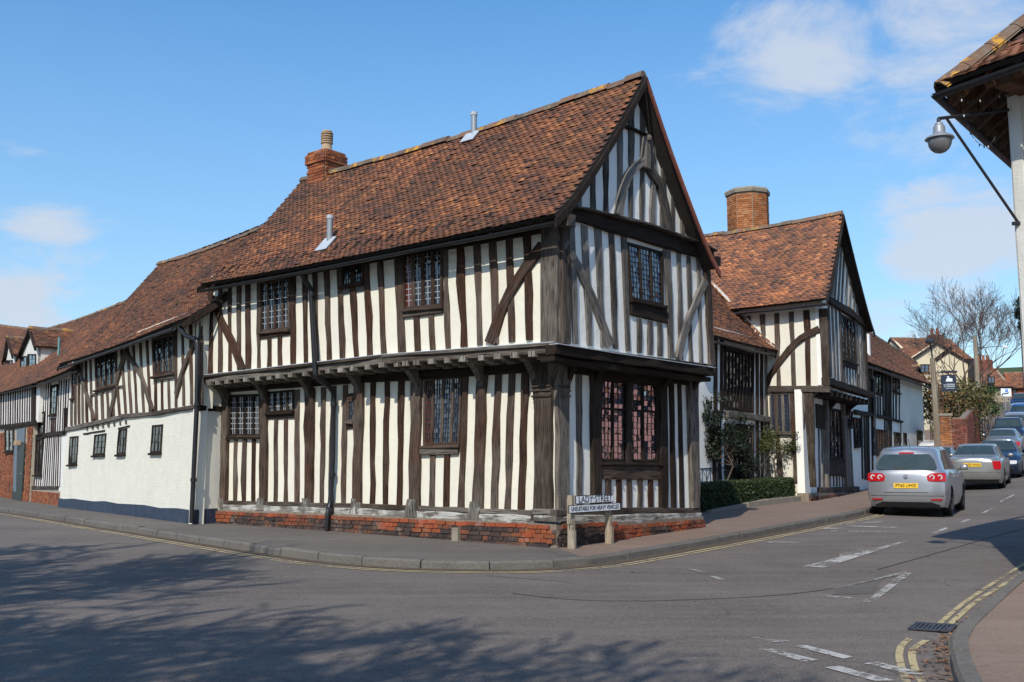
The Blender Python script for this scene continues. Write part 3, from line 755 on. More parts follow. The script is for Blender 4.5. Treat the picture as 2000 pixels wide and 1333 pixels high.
# ------------------------------------------------------------------ ground, road, pavements
def grid_mesh(name, m, keep=None, dz=0, kind='structure'):
    nx, ny = len(GX), len(GY); V = np.zeros((nx, ny, 3)); V[..., 0] = GX[:, None]; V[..., 1] = GY[None]; V[..., 2] = GZ+dz
    I = np.arange(nx*ny).reshape(nx, ny); q = np.stack([I[:-1, :-1], I[1:, :-1], I[1:, 1:], I[:-1, 1:]], -1)
    cx = (GX[:-1]+GX[1:])/2; cy = (GY[:-1]+GY[1:])/2
    if keep is not None:
        X, Y = np.meshgrid(cx, cy, indexing='ij'); q = q[keep(X, Y)]
    q = q.reshape(-1, 4); me = bpy.data.meshes.new(name); me.from_pydata(V.reshape(-1, 3).tolist(), [], q.tolist())
    me.materials.append(m); me.polygons.foreach_set('use_smooth', [True]*len(q)); o = bpy.data.objects.new(name, me); link(o); o['kind'] = kind; return o
grid_mesh('ground', M['grass'], None, -.04)
KL = [(-60, 984), (0, 993), (100, 1007), (200, 1023), (330, 1042), (465, 1062), (545, 1074), (620, 1084), (700, 1091), (760, 1095), (830, 1098), (900, 1099), (990, 1100), (1060, 1098), (1120, 1094), (1165, 1090), (1250, 1077), (1350, 1060), (1450, 1043), (1600, 1016), (1690, 999)]
KP = [G(x, y, .1) for x, y in KL]; KP = [Vector((p.x, p.y, 0)) for p in KP]
far0 = KP[0]+(KP[0]-KP[2]).normalized()*30
KP = [far0]+KP+[Vector(p+(0,)) for p in ((12.3, 31.6), (15.2, 37), (17.6, 41), (22.3, 50), (27.2, 60), (40, 86), (60, 125))]
KR = [G(x, y, .1) for x, y in ((1905, 1400), (1868, 1333), (1856, 1300), (1849, 1270), (1850, 1245), (1867, 1222), (1905, 1190), (1950, 1152), (2000, 1112), (2060, 1075))]
KR = [Vector((p.x, p.y, 0)) for p in KR]
dR = (KR[-1]-KR[-3]).normalized(); KR = [KR[0]+Vector((1.0, -5, 0)), ]+KR+[Vector((19, 28.5, 0)), Vector((27, 42, 0)), Vector((45, 76, 0)), Vector((66, 118, 0))]
def seg_dist(X, Y, pts):
    D = np.full(X.shape, 1e9)
    for a, b in zip(pts[:-1], pts[1:]):
        d = b-a; L2 = d.x**2+d.y**2+1e-9; t = np.clip(((X-a.x)*d.x+(Y-a.y)*d.y)/L2, 0, 1); D = np.minimum(D, np.hypot(X-a.x-t*d.x, Y-a.y-t*d.y))
    return D
road = grid_mesh('road', M['asphalt'], lambda X, Y: ((np.abs(X) < 90) & (Y > -60) & (Y < 130)) & ((seg_dist(X, Y, KP) < 14) | (seg_dist(X, Y, KR) < 9) | ((Y < 12) & (np.abs(X) < 40))))

def offset(pts, d):
    out = []
    for i, p in enumerate(pts):
        a = pts[max(i-1, 0)]; b = pts[min(i+1, len(pts)-1)]; t = (b-a).normalized(); n = Vector((-t.y, t.x, 0)); out.append(p+n*d)
    return out
def densify(pts, st):
    out = [pts[0]]
    for a, b in zip(pts[:-1], pts[1:]):
        n = max(1, int((b-a).length/st)); out += [a.lerp(b, (i+1)/n) for i in range(n)]
    return out
def smooth(pts, k=2):
    for _ in range(k):
        q = [pts[0]]
        for a, b in zip(pts[:-1], pts[1:]): q += [a.lerp(b, .25), a.lerp(b, .75)]
        pts = q+[pts[-1]]
    return pts
KPs = densify(smooth(KP), .45); KRs = densify(smooth(KR), .35)
def strip(name, A, B, m, lift, n=1, parent=None, kind='structure', skirt=0):
    mb = MB(); rows = []
    for a, b in zip(A, B): rows.append([Vector((p.x, p.y, T(p.x, p.y)+lift)) for p in [a.lerp(b, k/n) for k in range(n+1)]])
    for r0, r1 in zip(rows[:-1], rows[1:]):
        for k in range(n):
            q = [r0[k], r0[k+1], r1[k+1], r1[k]]
            if (q[1]-q[0]).cross(q[2]-q[0]).z < 0: q = q[::-1]
            mb.face(q)
        if skirt:
            q = [r0[0], r1[0], r1[0]-Vector((0, 0, skirt)), r0[0]-Vector((0, 0, skirt))]; mb.face(q); mb.face(q[::-1])
    return mb.build(name, m, parent, smooth=30, kind=kind if parent is None else None)
# inner edge of the pavement lies under the buildings
def toward(p):
    if p.y > 25 and p.x > 6: return p+Vector((-4.5, 2.6, 0))
    if p.x > 2: t = min(1, (p.x-2)/5); return p+Vector((-2.6, 3.2, 0)).lerp(Vector((-5.2, 3.0, 0)), t)
    if p.x > -1.5: return p+Vector((.2, 4.4, 0)).lerp(Vector((-1.4, 4.2, 0)), (p.x+1.5)/3.5)
    return p+Vector((1.5, 6.8, 0)) if p.x > -12 else p+Vector((2.6, 5.6, 0))
kin = offset(KPs, .13)
ic = min(range(len(KPs)), key=lambda i: abs(KPs[i].x-1.15)+abs(KPs[i].y-13.6))
pl_ = strip('pavement', kin[:ic+1], [toward(p) for p in KPs[:ic+1]], M['pave_grey'], .118, 10)
pr_ = strip('pavement', kin[ic:], [toward(p) for p in KPs[ic:]], M['pave_brown'], .118, 10)
krin = [p+Vector((.13, -.03, 0)) for p in KRs]
pf_ = strip('pavement', krin, [p+Vector((9, -5, 0)) for p in KRs], M['pave_brown'], .112, 12)
def kerbs(pts, parent, L=.9, w=.15, up=.125, side=1, cap=300):
    rest = MB(); n = 0; acc = 0; cur = pts[0]; i = 0; P = densify(pts, .1); k = 0
    step = int(round(L/.1))
    items = []
    j = 0
    while j+2 < len(P):
        e = j; d = 0
        while e+1 < len(P) and d < L: d += (P[e+1]-P[e]).length; e += 1
        if e == j: break
        items.append((P[j], P[e])); j = e
    items.sort(key=lambda q: ((q[0]+q[1])/2-Vector((0, 0, 0))).length)
    for a, b in items:
        d = (b-a); l = d.length
        if l < .1: continue
        t = d.normalized(); nn = Vector((-t.y, t.x, 0))*side; g = .012; a2 = a+t*g; b2 = b-t*g; dz = R.gauss(0, .006); tn = R.random()
        q = lambda p, o, z: Vector((p.x+nn.x*o, p.y+nn.y*o, T(p.x, p.y)+z))
        vs = []
        o0 = R.gauss(0, .006)
        for p in (a2, b2):
            vs += [q(p, o0, -.06), q(p, o0+.012, up-.03+dz), q(p, o0+.04, up+dz), q(p, w, up+dz*.5), q(p, w, -.06)]
        fs = [(0, 1, 6, 5), (1, 2, 7, 6), (2, 3, 8, 7), (3, 4, 9, 8), (0, 4, 3, 2, 1), (5, 6, 7, 8, 9)]
        fs = [f[::-1] for f in fs] if side > 0 else fs
        if (p-CAM).length < 60 and n < cap:
            mb = MB(); mb.add(vs, fs, tn); mb.build('kerb_stone', M['kerb'], parent, smooth=False); n += 1
        else: rest.add(vs, fs, tn)
    rest.build('kerb_row', M['kerb'], parent, kind='stuff')
kerbs(KPs[:ic+1], pl_); kerbs(KPs[ic:], pr_, cap=60); kerbs(KRs, pf_, side=-1, w=.16, cap=60, L=.6)
# gutter dirt and yellow lines
def off_strip(name, pts, d0, d1, m, lift, parent=road, w=.02): 
    A = offset(pts, d0); B = offset(pts, d1); return strip(name, A, B, m, lift, 1, parent)
off_strip('gutter_dirt', KPs[4:-60], -.16, 0.02, M['dirt'], .006)
nd = [i for i, p in enumerate(KPs) if -28 < p.x < 9.3]; near_ = [KPs[i] for i in nd]
off_strip('yellow_line', near_, -.30, -.24, M['line_yellow'], .008); off_strip('yellow_line', near_, -.43, -.37, M['line_yellow'], .008)
def zc(pts, ox=1500, oy=1000, s=4): return [Vector((G(ox+x/s, oy+y/s).x, G(ox+x/s, oy+y/s).y, 0)) for x, y in pts]
def poly_line(name, c, wd, m, lift=.008, ends=None):
    c = densify(smooth(c, 2), .3); return strip(name, offset(c, -wd/2), offset(c, wd/2), m, lift, 1, road)
poly_line('yellow_line', zc([(1340, 880), (1500, 735), (1740, 572), (2000, 410), (2200, 290)]), .055, M['line_yellow'])
poly_line('yellow_line', zc([(1425, 880), (1610, 712), (1810, 590), (2000, 470), (2200, 350)]), .06, M['line_yellow'])
poly_line('yellow_line', zc([(1110, 995), (1040, 1050), (1022, 1120), (1035, 1200), (1080, 1333), (1130, 1460)]), .06, M['line_yellow'])
poly_line('yellow_line', zc([(1235, 1010), (1135, 1070), (1120, 1130), (1145, 1230), (1200, 1333), (1270, 1460)]), .06, M['line_yellow'])
def quad_mark(name, corners, m, lift=.008, ox=1500, oy=1000, s=4, n=6):
    P = zc(corners, ox, oy, s); mb = MB()
    a, b, c, d = P
    for i in range(n):
        t0, t1 = i/n, (i+1)/n; q = [a.lerp(b, t0), a.lerp(b, t1), d.lerp(c, t1), d.lerp(c, t0)]
        q = [Vector((p.x, p.y, T(p.x, p.y)+lift)) for p in q]
        if (q[1]-q[0]).cross(q[2]-q[0]).z < 0: q = q[::-1]
        mb.face(q)
    return mb.build(name, m, road)
LW, LF = M['line_white'], M['line_faint']
for c in [((265, 432), (440, 440), (1085, 236), (1060, 232)), ((1280, 166), (1300, 174), (1586, 62), (1560, 60)), ((1670, 10), (1690, 14), (1760, -24), (1745, -26)), ((1810, -80), (1825, -76), (1935, -134), (1922, -136)),
          ((210, 1055), (300, 1050), (665, 1140), (590, 1155)), ((-60, 1080), (10, 1072), (395, 1165), (280, 1180)), ((440, 1222), (560, 1212), (990, 1325), (850, 1333)), ((750, 1192), (850, 1178), (1250, 1272), (1140, 1284)), ((-130, 985), (-50, 990), (170, 1015), (60, 1025))]: quad_mark('white_line', c, LW)
for c in [((560, 330), (700, 295), (830, 297), (560, 385)), ((340, 650), (480, 655), (830, 690), (790, 715)), ((350, 645), (700, 560), (1115, 455), (1010, 500)), ((780, 690), (840, 700), (1145, 470), (1060, 475)), ((280, 168), (480, 176), (480, 182), (300, 176)), ((430, 128), (590, 128), (600, 136), (440, 138)), ((560, 96), (900, 76), (900, 84), (600, 108)), ((600, 108), (1020, 122), (1000, 130), (620, 118)), ((490, 150), (1040, 158), (1040, 164), (490, 156)), ((0, 236), (260, 240), (260, 248), (0, 244)), ((-700, -1+430), (-640, 440), (-460, 480), (-520, 478)), ((-460, 505), (-400, 510), (-330, 535), (-390, 535))]: quad_mark('worn_line', c, LF)
for c in [((540, 600), (900, 520), (820, 640), (500, 650))]: quad_mark('tar_patch', c, M['patch'], .004)
for P_, w_ in (([(-2000, 640), (-1500, 696), (-1000, 702), (-500, 686), (0, 664), (560, 600), (1000, 500)], .022), ([(-2200, 500), (-1700, 540), (-1500, 560)], .015), ([(850, 455), (1300, 330), (2000, 130)], .02)):
    poly_line('tar_seam', zc([(x, y) for x, y in P_]), w_, M['tar'], .006)
# drain grate
gp_ = zc([(1090, 935), (1430, 945), (1480, 902), (1160, 862)])
gc = sum(gp_, Vector())/4; gx = ((gp_[1]+gp_[2])-(gp_[0]+gp_[3]))/4; gy = ((gp_[3]+gp_[2])-(gp_[0]+gp_[1]))/4
gz = T(gc.x, gc.y)
dr = thing('drain_grate', 'steel drain grating set in the road beside the right-hand kerb', 'drain cover', (gc.x, gc.y, gz))
mb = MB(); C_ = Vector((gc.x, gc.y, gz+.006)); mb.box(C_, gx*.98, gy*.98, Vector((0, 0, .002))); mb.build('drain_shadow', M['signblack'], dr)
mb = MB()
for s_ in (-1, 1): mb.box(C_+gx*s_*.95+Vector((0, 0, .008)), gx*.05, gy, Vector((0, 0, .008))); mb.box(C_+gy*s_*.93+Vector((0, 0, .008)), gx*.88, gy*.07, Vector((0, 0, .0075)))
mb.build('frame', M['gutter'], dr)
for i in range(9):
    mb = MB(); mb.box(C_+gx*(-.82+1.64*i/8)+Vector((0, 0, .007)), gx*.055, gy*.84, Vector((0, 0, .006))); mb.build('bar', M['gutter'], dr)
# leaf litter along the right kerb
mb = MB()
for i in range(2200):
    j = R.randrange(0, int(len(KRs)*.42)); p = KRs[j]; o = -abs(R.gauss(0, .10)); t = (KRs[j+1]-KRs[j]).normalized(); q_ = p+Vector((-t.y, t.x, 0))*(-o*1.0)+t*R.uniform(-.3, .3)
    k = math.exp(-((q_.y-8.9)/1.5)**2)
    if R.random() > .05+.95*k: continue
    z = T(q_.x, q_.y)+.012+R.random()*.015; a_ = R.uniform(0, 6.28); l = R.uniform(.014, .036)
    X = Vector((math.cos(a_), math.sin(a_), R.uniform(-.3, .3)))*l; Y = Vector((-math.sin(a_), math.cos(a_), R.uniform(-.3, .3)))*l*.5; c = Vector((q_.x, q_.y, z))
    mb.face([c-X, c+Y, c+X, c-Y], R.random())
mb.build('leaf_litter', M['leaf_litter'], None, label='dead brown leaves gathered in the gutter beside the right-hand kerb', cat='leaves', kind='stuff')
# ------------------------------------------------------------------ walls of the place
UD = (-.775, .632); GD = (.640, .768)
c0 = at_depth(1093, 672, 16.0)
WU = Wall(c0.x, c0.y, *UD); WG = Wall(c0.x, c0.y, *GD)
J = .45
cl = c0 - WU.N*J - WG.N*J
WL = Wall(cl.x, cl.y, *UD); WLG = Wall(cl.x, cl.y, *GD)
c2 = at_depth(388, 800, 21.8); W2 = Wall(c2.x, c2.y, -.587, .81)
w2R = Wall(c2.x, c2.y, .632, .775)
if w2R.N.x < 0: w2R.N = -w2R.N
c3 = at_depth(133, 800, 33.0); W3 = Wall(c3.x, c3.y, -.554, .833)
cc = at_depth(1612, 750, 28.0); WCS = Wall(cc.x, cc.y, -.775, .632); WCG = Wall(cc.x, cc.y, .49, .872)
JC = .65; ccl = cc - WCG.N*JC; WCL = Wall(ccl.x, ccl.y, .49, .872)
pH = WCS.P(1.75, 0, 0); WH = Wall(pH.x, pH.y, -.573, -.819)
c4 = cc + WCG.U*5.9 - WCG.N*.7; W4 = Wall(c4.x, c4.y, .5, .866)

# ------------------------------------------------------------------ main house
house = thing('timber_framed_house', 'large corner timber-framed house, black oak studs and cream plaster, jettied upper floor, steep tiled gable', 'house', (c0.x, c0.y, T(c0.x, c0.y)))
B1 = Band(WU, 390, 480, 4.597); B2 = Band(WU, 740, 430, 4.597); B3 = Band(WL, 420, 730, 4.165); B4 = Band(WL, 750, 690, 3.417)
B5 = Band(WG, 1080, 400, 4.039); B6 = Band(WLG, 1040, 670, 3.417); BT = Band(WG, 1050, 120, 3.174)
oak, oakg, oakd, oaks, oakp = M['oak'], M['oak_gable'], M['oak_dark'], M['oak_sill'], M['oak_post']
uL = WU.uv(405, 740)[0]; uG = WG.uv(1391, 700)[0]
zb = lambda u, W, pts: W.uv(*pts)[1]
# plaster walls
zJ0 = WU.uv(1080, 672)[1]; zJL = WU.uv(405, 735)[1]; zE0 = WU.uv(1075, 432)[1]; zEL = WU.uv(400, 555)[1]
slab(WU, [(0, zJ0-.05), (uL, zJL-.05), (uL, zEL+.15), (0, zE0+.25)], -.16, 0, 'plaster_wall', M['plaster'], house)
p_ap = WG.uv(1260, 150); zTl = WG.uv(1095, 430)[1]; zTr = WG.uv(1391, 500)[1]; zJr = WG.uv(1391, 712)[1]
slab(WG, [(0, zJ0-.02), (uG, zJr), (uG, zTr+.1), (p_ap[0], p_ap[1]), (0, zTl+.15)], -.16, 0, 'plaster_wall', M['plaster_gable'], house)
uL2 = WL.uv(440, 900)[0]; uG2 = WLG.uv(1360, 900)[0]
sill = [WL.uv(x, y) for x, y in ((1083, 1000), (823, 990), (443, 979))]
slab(WL, [(0, WL.uv(1083, 1010)[1]), (uL2, WL.uv(440, 985)[1]), (uL2, zJL-.02), (0, zJ0+.02)], -.16, 0, 'plaster_wall', M['plaster'], house)
slab(WLG, [(0, WLG.uv(1083, 1010)[1]), (uG2, WLG.uv(1360, 1005)[1]), (uG2, zJr-.02), (0, zJ0+.02)], -.16, 0, 'plaster_wall', M['plaster_gable'], house)
# floor of the jetty
mb = MB(); zf = zJ0-.05
A = [WU.P(-.0, zJ0-.13, -.03), WU.P(uL, zJL-.13, -.03), WL.P(uL2, zJL-.13, -.1), WL.P(0, zJ0-.13, -.1)]; mb.face(A); mb.face([p+Vector((0, 0, .08)) for p in A][::-1])
A = [WG.P(0, zJ0-.13, -.03), WG.P(uG, zJr-.13, -.03), WLG.P(uG2, zJr-.13, -.1), WLG.P(0, zJ0-.13, -.1)]; mb.face(A); mb.face([p+Vector((0, 0, .08)) for p in A][::-1])
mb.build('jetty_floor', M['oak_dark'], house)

yt = pl([(0, 405), (120, 385), (1650, 60)]); yb = pl([(0, 1172), (420, 1110), (1060, 1055), (1650, 992)])
S1 = [(85, 125, 78, 122), (178, 205, 175, 207), (258, 290, 258, 293), (340, 378, 343, 372), (418, 458, 418, 465), (515, 558, 518, 553), (818, 865, 825, 868), (922, 968, 940, 975), (1018, 1060, 1033, 1075), (1115, 1165, 1148, 1190), (1235, 1288, 1265, 1310), (1475, 1528, 1505, 1560), (1600, 1648, 1635, 1685)]
for a in S1: B1.stud(house, oak, *a, yt, yb)
B1.stud(house, oak, 1352, 1405, 1390, 1435, 345, yb)
yu = pl([(555, 850), (815, 805)])
for a in ((613, 650, 613, 650), (708, 745, 708, 747)): B1.stud(house, oak, *a, yu, yb)
B1.beam(house, oak, [(553, 812), (815, 775)], 55, w1=.045, name='window_rail')
B1.window(house, (560, 330), (818, 280), (818, 752), (560, 778), [.25, .5, .75], rows=8, cols=2, leadm='leadsunlit', frame=.05, mull=.07)
B1.window(house, (1288, 190), (1478, 150), (1478, 332), (1288, 368), [.5], rows=4, cols=3, mull=.12, leadm='lead', frame=.03)
B1.beam(house, oakp, [(1290, 415), (1478, 385)], 50, w1=.02, name='patch_board')
B1.beam(house, oak, [(118, 470), (210, 690), (300, 870), (395, 1125)], [50, 55, 55, 58], w1=.055, name='brace')
# upper right part of the street side
yt2 = pl([(0, 300), (1650, 0)]); yb2 = pl([(0, 1215), (620, 1155), (1100, 1105), (1500, 1065)])
for a in [(130, 215, 172, 248), (570, 622, 603, 655), (700, 764, 737, 802), (845, 912, 880, 938), (993, 1060, 1022, 1085), (1138, 1207, 1168, 1230), (1290, 1368, 1325, 1390)]: B2.stud(house, oak, *a, yt2, yb2)
yu = pl([(235, 880), (580, 835)])
for a in ((315, 370, 328, 382), (448, 497, 460, 515)): B2.stud(house, oak, *a, yu, yb2)
B2.beam(house, oakp, [(232, 850), (582, 808)], 62, w1=.055, name='window_rail')
B2.window(house, (222, 295), (580, 235), (584, 775), (238, 808), [.25, .5, .75], rows=9, cols=2, mull=.09, leadm='leadsunlit', frame=.05, gmap=['glass_red', 'glass', 'glass', 'glass'])
B2.beam(house, oak, [(1478, 232), (1325, 440), (1195, 640), (1102, 830), (1010, 1112)], [88, 84, 80, 80, 100], w1=.06, name='brace')
# great corner post, upper storey (both faces)
mb = MB(); plank(mb, WU, [(.17, zJ0-.02), (.15, zE0+.12)], [.34, .33], 0, .07, vert=True); mb.build('corner_post', oakp, house)
mb = MB(); plank(mb, WG, [(.11, zJ0), (.11, zTl+.05)], [.22, .22], 0, .065, vert=True); mb.build('corner_post', oakp, house)
# bressumers and lead capping
for (x0, y0, x1, y1) in ((1085, 680, 750, 703), (750, 703, 395, 742)):
    a, b = WU.uv(x0, y0, .1), WU.uv(x1, y1, .1)
    timber_part('bressumer', WU, [a, b], .17, house, oakp, -.1, .13, wob=.004)
    timber_part('moulding', WU, [(a[0], a[1]+.055), (b[0], b[1]+.055)], .05, house, oakp, .1, .17, wob=.003)
    mb = MB(); q0, q1 = WU.P(a[0], a[1]+.09, .08), WU.P(b[0], b[1]+.09, .08); mb.box((q0+q1)/2, (q1-q0)/2, WU.N*.09, Vector((0, 0, .006))); mb.build('lead_capping', M['leadsheet'], house)
gp = [WG.uv(x, y, .1) for x, y in ((1085, 682), (1200, 700), (1393, 727))]
timber_part('bressumer', WG, gp, .15, house, oakd, -.1, .12, wob=.006)
timber_part('moulding', WG, [(p[0], p[1]-.14) for p in gp], .09, house, oakd, -.2, .04, wob=.01)
mb = MB()
for i in range(2):
    q0, q1 = WG.P(gp[i][0], gp[i][1]+.08, .07), WG.P(gp[i+1][0], gp[i+1][1]+.08, .07); mb.box((q0+q1)/2, (q1-q0)/2, WG.N*.09, Vector((0, 0, .006)))
mb.build('lead_capping', M['leadsheet'], house)
# joist ends under the jetty
def joist(W, u, z, hw, hh, w0, w1, m=oakp):
    mb = MB(); c = W.P(u, z, (w0+w1)/2); t = R.random(); n = 3
    for i in range(n):
        a, b = lerp(w0, w1, i/n), lerp(w0, w1, (i+1)/n); dz = (0, 0, .012)[i]; s = (1, 1, .92)[i]
        mb.box(W.P(u, z+dz, (a+b)/2), W.U*hw*s, W.N*((b-a)/2+.002), Vector((0, 0, (hh-dz)*s)), t)
    return mb.build('joist', m, house)
for (bd, ys, xs) in ((B1, pl([(80, 1250), (1690, 1085)]), [(80, 160), (168, 215), (250, 300), (335, 400), (425, 470), (520, 575), (615, 670), (715, 770), (818, 890), (945, 995), (1060, 1110), (1160, 1210), (1262, 1320), (1385, 1430), (1512, 1560)]), (B2, pl([(25, 1315), (1450, 1210)]), [(25, 105), (155, 225), (232, 300), (330, 400), (470, 540), (610, 670), (745, 820), (910, 975), (1065, 1140), (1210, 1290), (1365, 1450)])):
    for a, b in xs:
        p, q = bd.W.uv(*bd.px(a, ys(a)), .05), bd.W.uv(*bd.px(b, ys(b)), .05)
        if (a+b)/2 % 7 < 20: joist(WU, (p[0]+q[0])/2, (p[1]+q[1])/2, min(.075, abs(p[0]-q[0])/2*.85), .06, -.5, .15+R.gauss(0, .015), M['oak_joist'])
n = 16
for i in range(n):
    t = (i+.7)/n; u = t*uG; z = lerp(zJ0, zJr, t)-.13
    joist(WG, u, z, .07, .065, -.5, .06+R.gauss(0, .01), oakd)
# wall plate under the joists, lower storey
a, b = WL.uv(1075, 716, .02), WL.uv(440, 760, .02)
timber_part('wall_plate', WL, [(a[0], a[1]), (b[0], b[1])], .16, house, oakd, 0, .07)
timber_part('wall_plate', WLG, [(0, zJ0-.30), (uG2, zJr-.30)], .2, house, oakd, 0, .08)
# lower storey, street side
yt = pl([(95, 160), (700, 130), (1416, 55)]); yb = pl([(95, 1035), (1416, 1066)])
for a in [(158, 188, 152, 182), (262-32, 262, 225, 255), (305, 335, 300, 330)]: B3.stud(house, oak, *a, 530, yb)
B3.stud(house, oak, 100, 120, 92, 108, 530, yb)
for a in [(485, 518, 480, 513), (567, 598, 565, 595)]: B3.stud(house, oak, *a, 375, yb)
for a in [(650, 695, 648, 690), (868, 905, 858, 890), (1045, 1085, 1030, 1068), (1270, 1312, 1265, 1305), (1382, 1425, 1367, 1410)]: B3.stud(house, oak, *a, yt, yb)
B3.stud(house, oak, 945, 990, 925, 965, yt, yb)
for a in [(70, 128, 60, 100), (385, 440, 380, 430), (745, 818, 745, 805), (1150, 1218, 1135, 1200)]: B3.stud(house, oak, *a, yt, 1060, w1=.07, name='post')
for a in [(58, 98, 42, 100), (376, 424, 368, 425), (740, 796, 720, 800), (1130, 1192, 1120, 1200)]: B3.stud(house, M['oak_foot'], *a, 1015, 1110 if a[0] < 500 else 1140, w1=.10, name='post_foot', wob=.015)
B3.window(house, (128, 175), (385, 165), (383, 512), (124, 512), [.25, .5, .76], rows=7, cols=3, mull=.05, leadm='leadsunlit', frame=.05, m='oak_dark')
B3.beam(house, oakp, [(98, 525), (385, 522)], 26, w1=.08, name='window_rail')
B3.window(house, (442, 150), (652, 130), (652, 308), (442, 322), [.25, .5, .75], rows=4, cols=3, mull=.05, leadm='leadsunlit', frame=.04, m='oak_dark')
B3.beam(house, oakd, [(438, 350), (655, 342)], 45, w1=.045, name='window_rail')
B3.window(house, (1088, 215), (1148, 212), (1148, 390), (1086, 392), 1, rows=4, cols=2, leadm='lead', frame=.04, gmap=['glass_sky'])
B3.beam(house, oak, [(1082, 422), (1150, 420)], 55, w1=.045, name='window_rail'); B3.beam(house, oak, [(1086, 188), (1150, 184)], 50, w1=.04, name='window_rail')
yt = pl([(0, 190), (705, 125), (1100, 92)]); yb = pl([(0, 1012), (250, 1022), (1000, 1045)])
for a in [(100, 140, 88, 125), (530, 570, 497, 540), (745, 793, 715, 766), (833, 882, 804, 850), (922, 970, 895, 943)]: B4.stud(house, oak, *a, yt, yb)
for a in [(310, 348, 303, 342), (405, 445, 398, 438)]: B4.stud(house, oak, *a, 680, yb)
B4.stud(house, oak, 190, 262, 178, 248, yt, 1050, w1=.075, name='post'); B4.stud(house, oak, 632, 700, 596, 666, yt, 1070, w1=.075, name='post')
B4.stud(house, M['oak_foot'], 180, 232, 158, 242, 975, 1096, w1=.105, name='post_foot', wob=.012); B4.stud(house, M['oak_foot'], 598, 652, 577, 654, 990, 1114, w1=.105, name='post_foot', wob=.012)
B4.window(house, (275, 170), (532, 150), (510, 612), (268, 620), [.24, .5, .76], rows=13, cols=3, mull=.065, leadm='lead', frame=.05, g='glass_sky', gmap=['glass_red', 'glass_sky', 'glass_sky', 'glass_sky'])
B4.beam(house, oakp, [(258, 652), (505, 648)], 58, w1=.075, name='window_rail')
# lower corner post: jowled, swelling to the jetty bracket
zs = WL.uv(1083, 995)[1]
mb = MB(); plank(mb, WL, [(.20, zs-.04), (.19, lerp(zs, zJ0, .55)), (.18, lerp(zs, zJ0, .7)), (.20, zJ0-.12)], [.36, .34, .35, .50], 0, .09, vert=True, wob=.01, seg=.3); mb.build('corner_post', oakp, house)
mb = MB(); plank(mb, WLG, [(.15, zs-.04), (.16, lerp(zs, zJ0, .6)), (.18, zJ0-.12)], [.30, .30, .42], 0, .085, vert=True, wob=.01, seg=.3); mb.build('corner_post', oakp, house)
for z in (lerp(zs, zJ0, .70), lerp(zs, zJ0, .735), lerp(zs, zJ0, .76)):
    timber_part('capital_moulding', WL, [(.0, z), (.4, z)], .03, house, oakp, .05, .12); timber_part('capital_moulding', WLG, [(.0, z), (.3, z)], .03, house, oakp, .05, .115)
# dragon bracket at the corner
dg_ = (WU.N+WG.N).normalized(); WD = Wall(cl.x, cl.y, dg_.y, -dg_.x); WD.N = dg_.copy()
bracket(house, WD, 0, zJ0-.75, zJ0-.12, .62, oakp, .22)
for px in (1090+0, 1215, 1330):
    pass
# brackets to the jetty, street side and gable side
for (bd, x) in ((B3, 98), (B3, 412), (B3, 780), (B3, 1184), (B4, 232), (B4, 665)):
    u = WL.uv(*bd.px(x, 300))[0]; bracket(house, WL, u, lerp(zs, zJ0, .62), lerp(zJ0, zJL, u/uL)-.18, J+.02, oakp, .13)
for x in (405, 860, 1050):
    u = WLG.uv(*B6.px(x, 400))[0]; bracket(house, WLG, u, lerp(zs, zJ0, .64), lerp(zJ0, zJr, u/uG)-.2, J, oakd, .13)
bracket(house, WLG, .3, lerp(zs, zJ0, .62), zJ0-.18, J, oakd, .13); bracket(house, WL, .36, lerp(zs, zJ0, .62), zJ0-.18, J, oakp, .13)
# sill beam, street side: weathered and limewashed
for (x0, y0, x1, y1) in ((1043, 1008, 823, 998), (823, 998, 640, 992), (640, 992, 443, 986)):
    a, b = WL.uv(x0, y0), WL.uv(x1, y1); timber_part('sill_beam', WL, [(a[0], a[1]+.045), (b[0], b[1]+.045)], .09, house, oakp, 0, .075, wob=.006)
    timber_part('sill_beam', WL, [(a[0], a[1]-.065), (b[0], b[1]-.065)], .14, house, oaks, 0, .09, wob=.010)
a, b = WLG.uv(1100, 1003), WLG.uv(1362, 1000)
timber_part('sill_beam', WLG, [(a[0]-.1, a[1]+.03), (b[0], b[1]+.03)], .1, house, oakp, 0, .075)
timber_part('sill_beam', WLG, [(a[0]-.1, a[1]-.1), (b[0], b[1]-.1)], .17, house, oaks, 0, .1, wob=.012)
for k in range(2):
    timber_part('post_base', WL, [(-.12, zs-.05-.1*k), (.38-.03*k, zs-.05-.1*k)], .105, house, M['oak_foot'] if k else oakp, 0, .125-.01*k); timber_part('post_base', WLG, [(-.12, zs-.05-.1*k), (.30, zs-.05-.1*k)], .105, house, M['oak_foot'] if k else oakp, 0, .12-.01*k)
mb = MB(); pc = WL.P(.14, zs-.12, 0)
for k in range(0): mb.box(Vector((cl.x, cl.y, zs-.03-.1*k))+WL.U*.12+WLG.U*.08, WL.U*(.25+.01*k), WLG.U*(.21+.01*k), Vector((0, 0, .046)), .4+.3*(k % 2))
mb.build('post_base', M['oak_foot'], house)
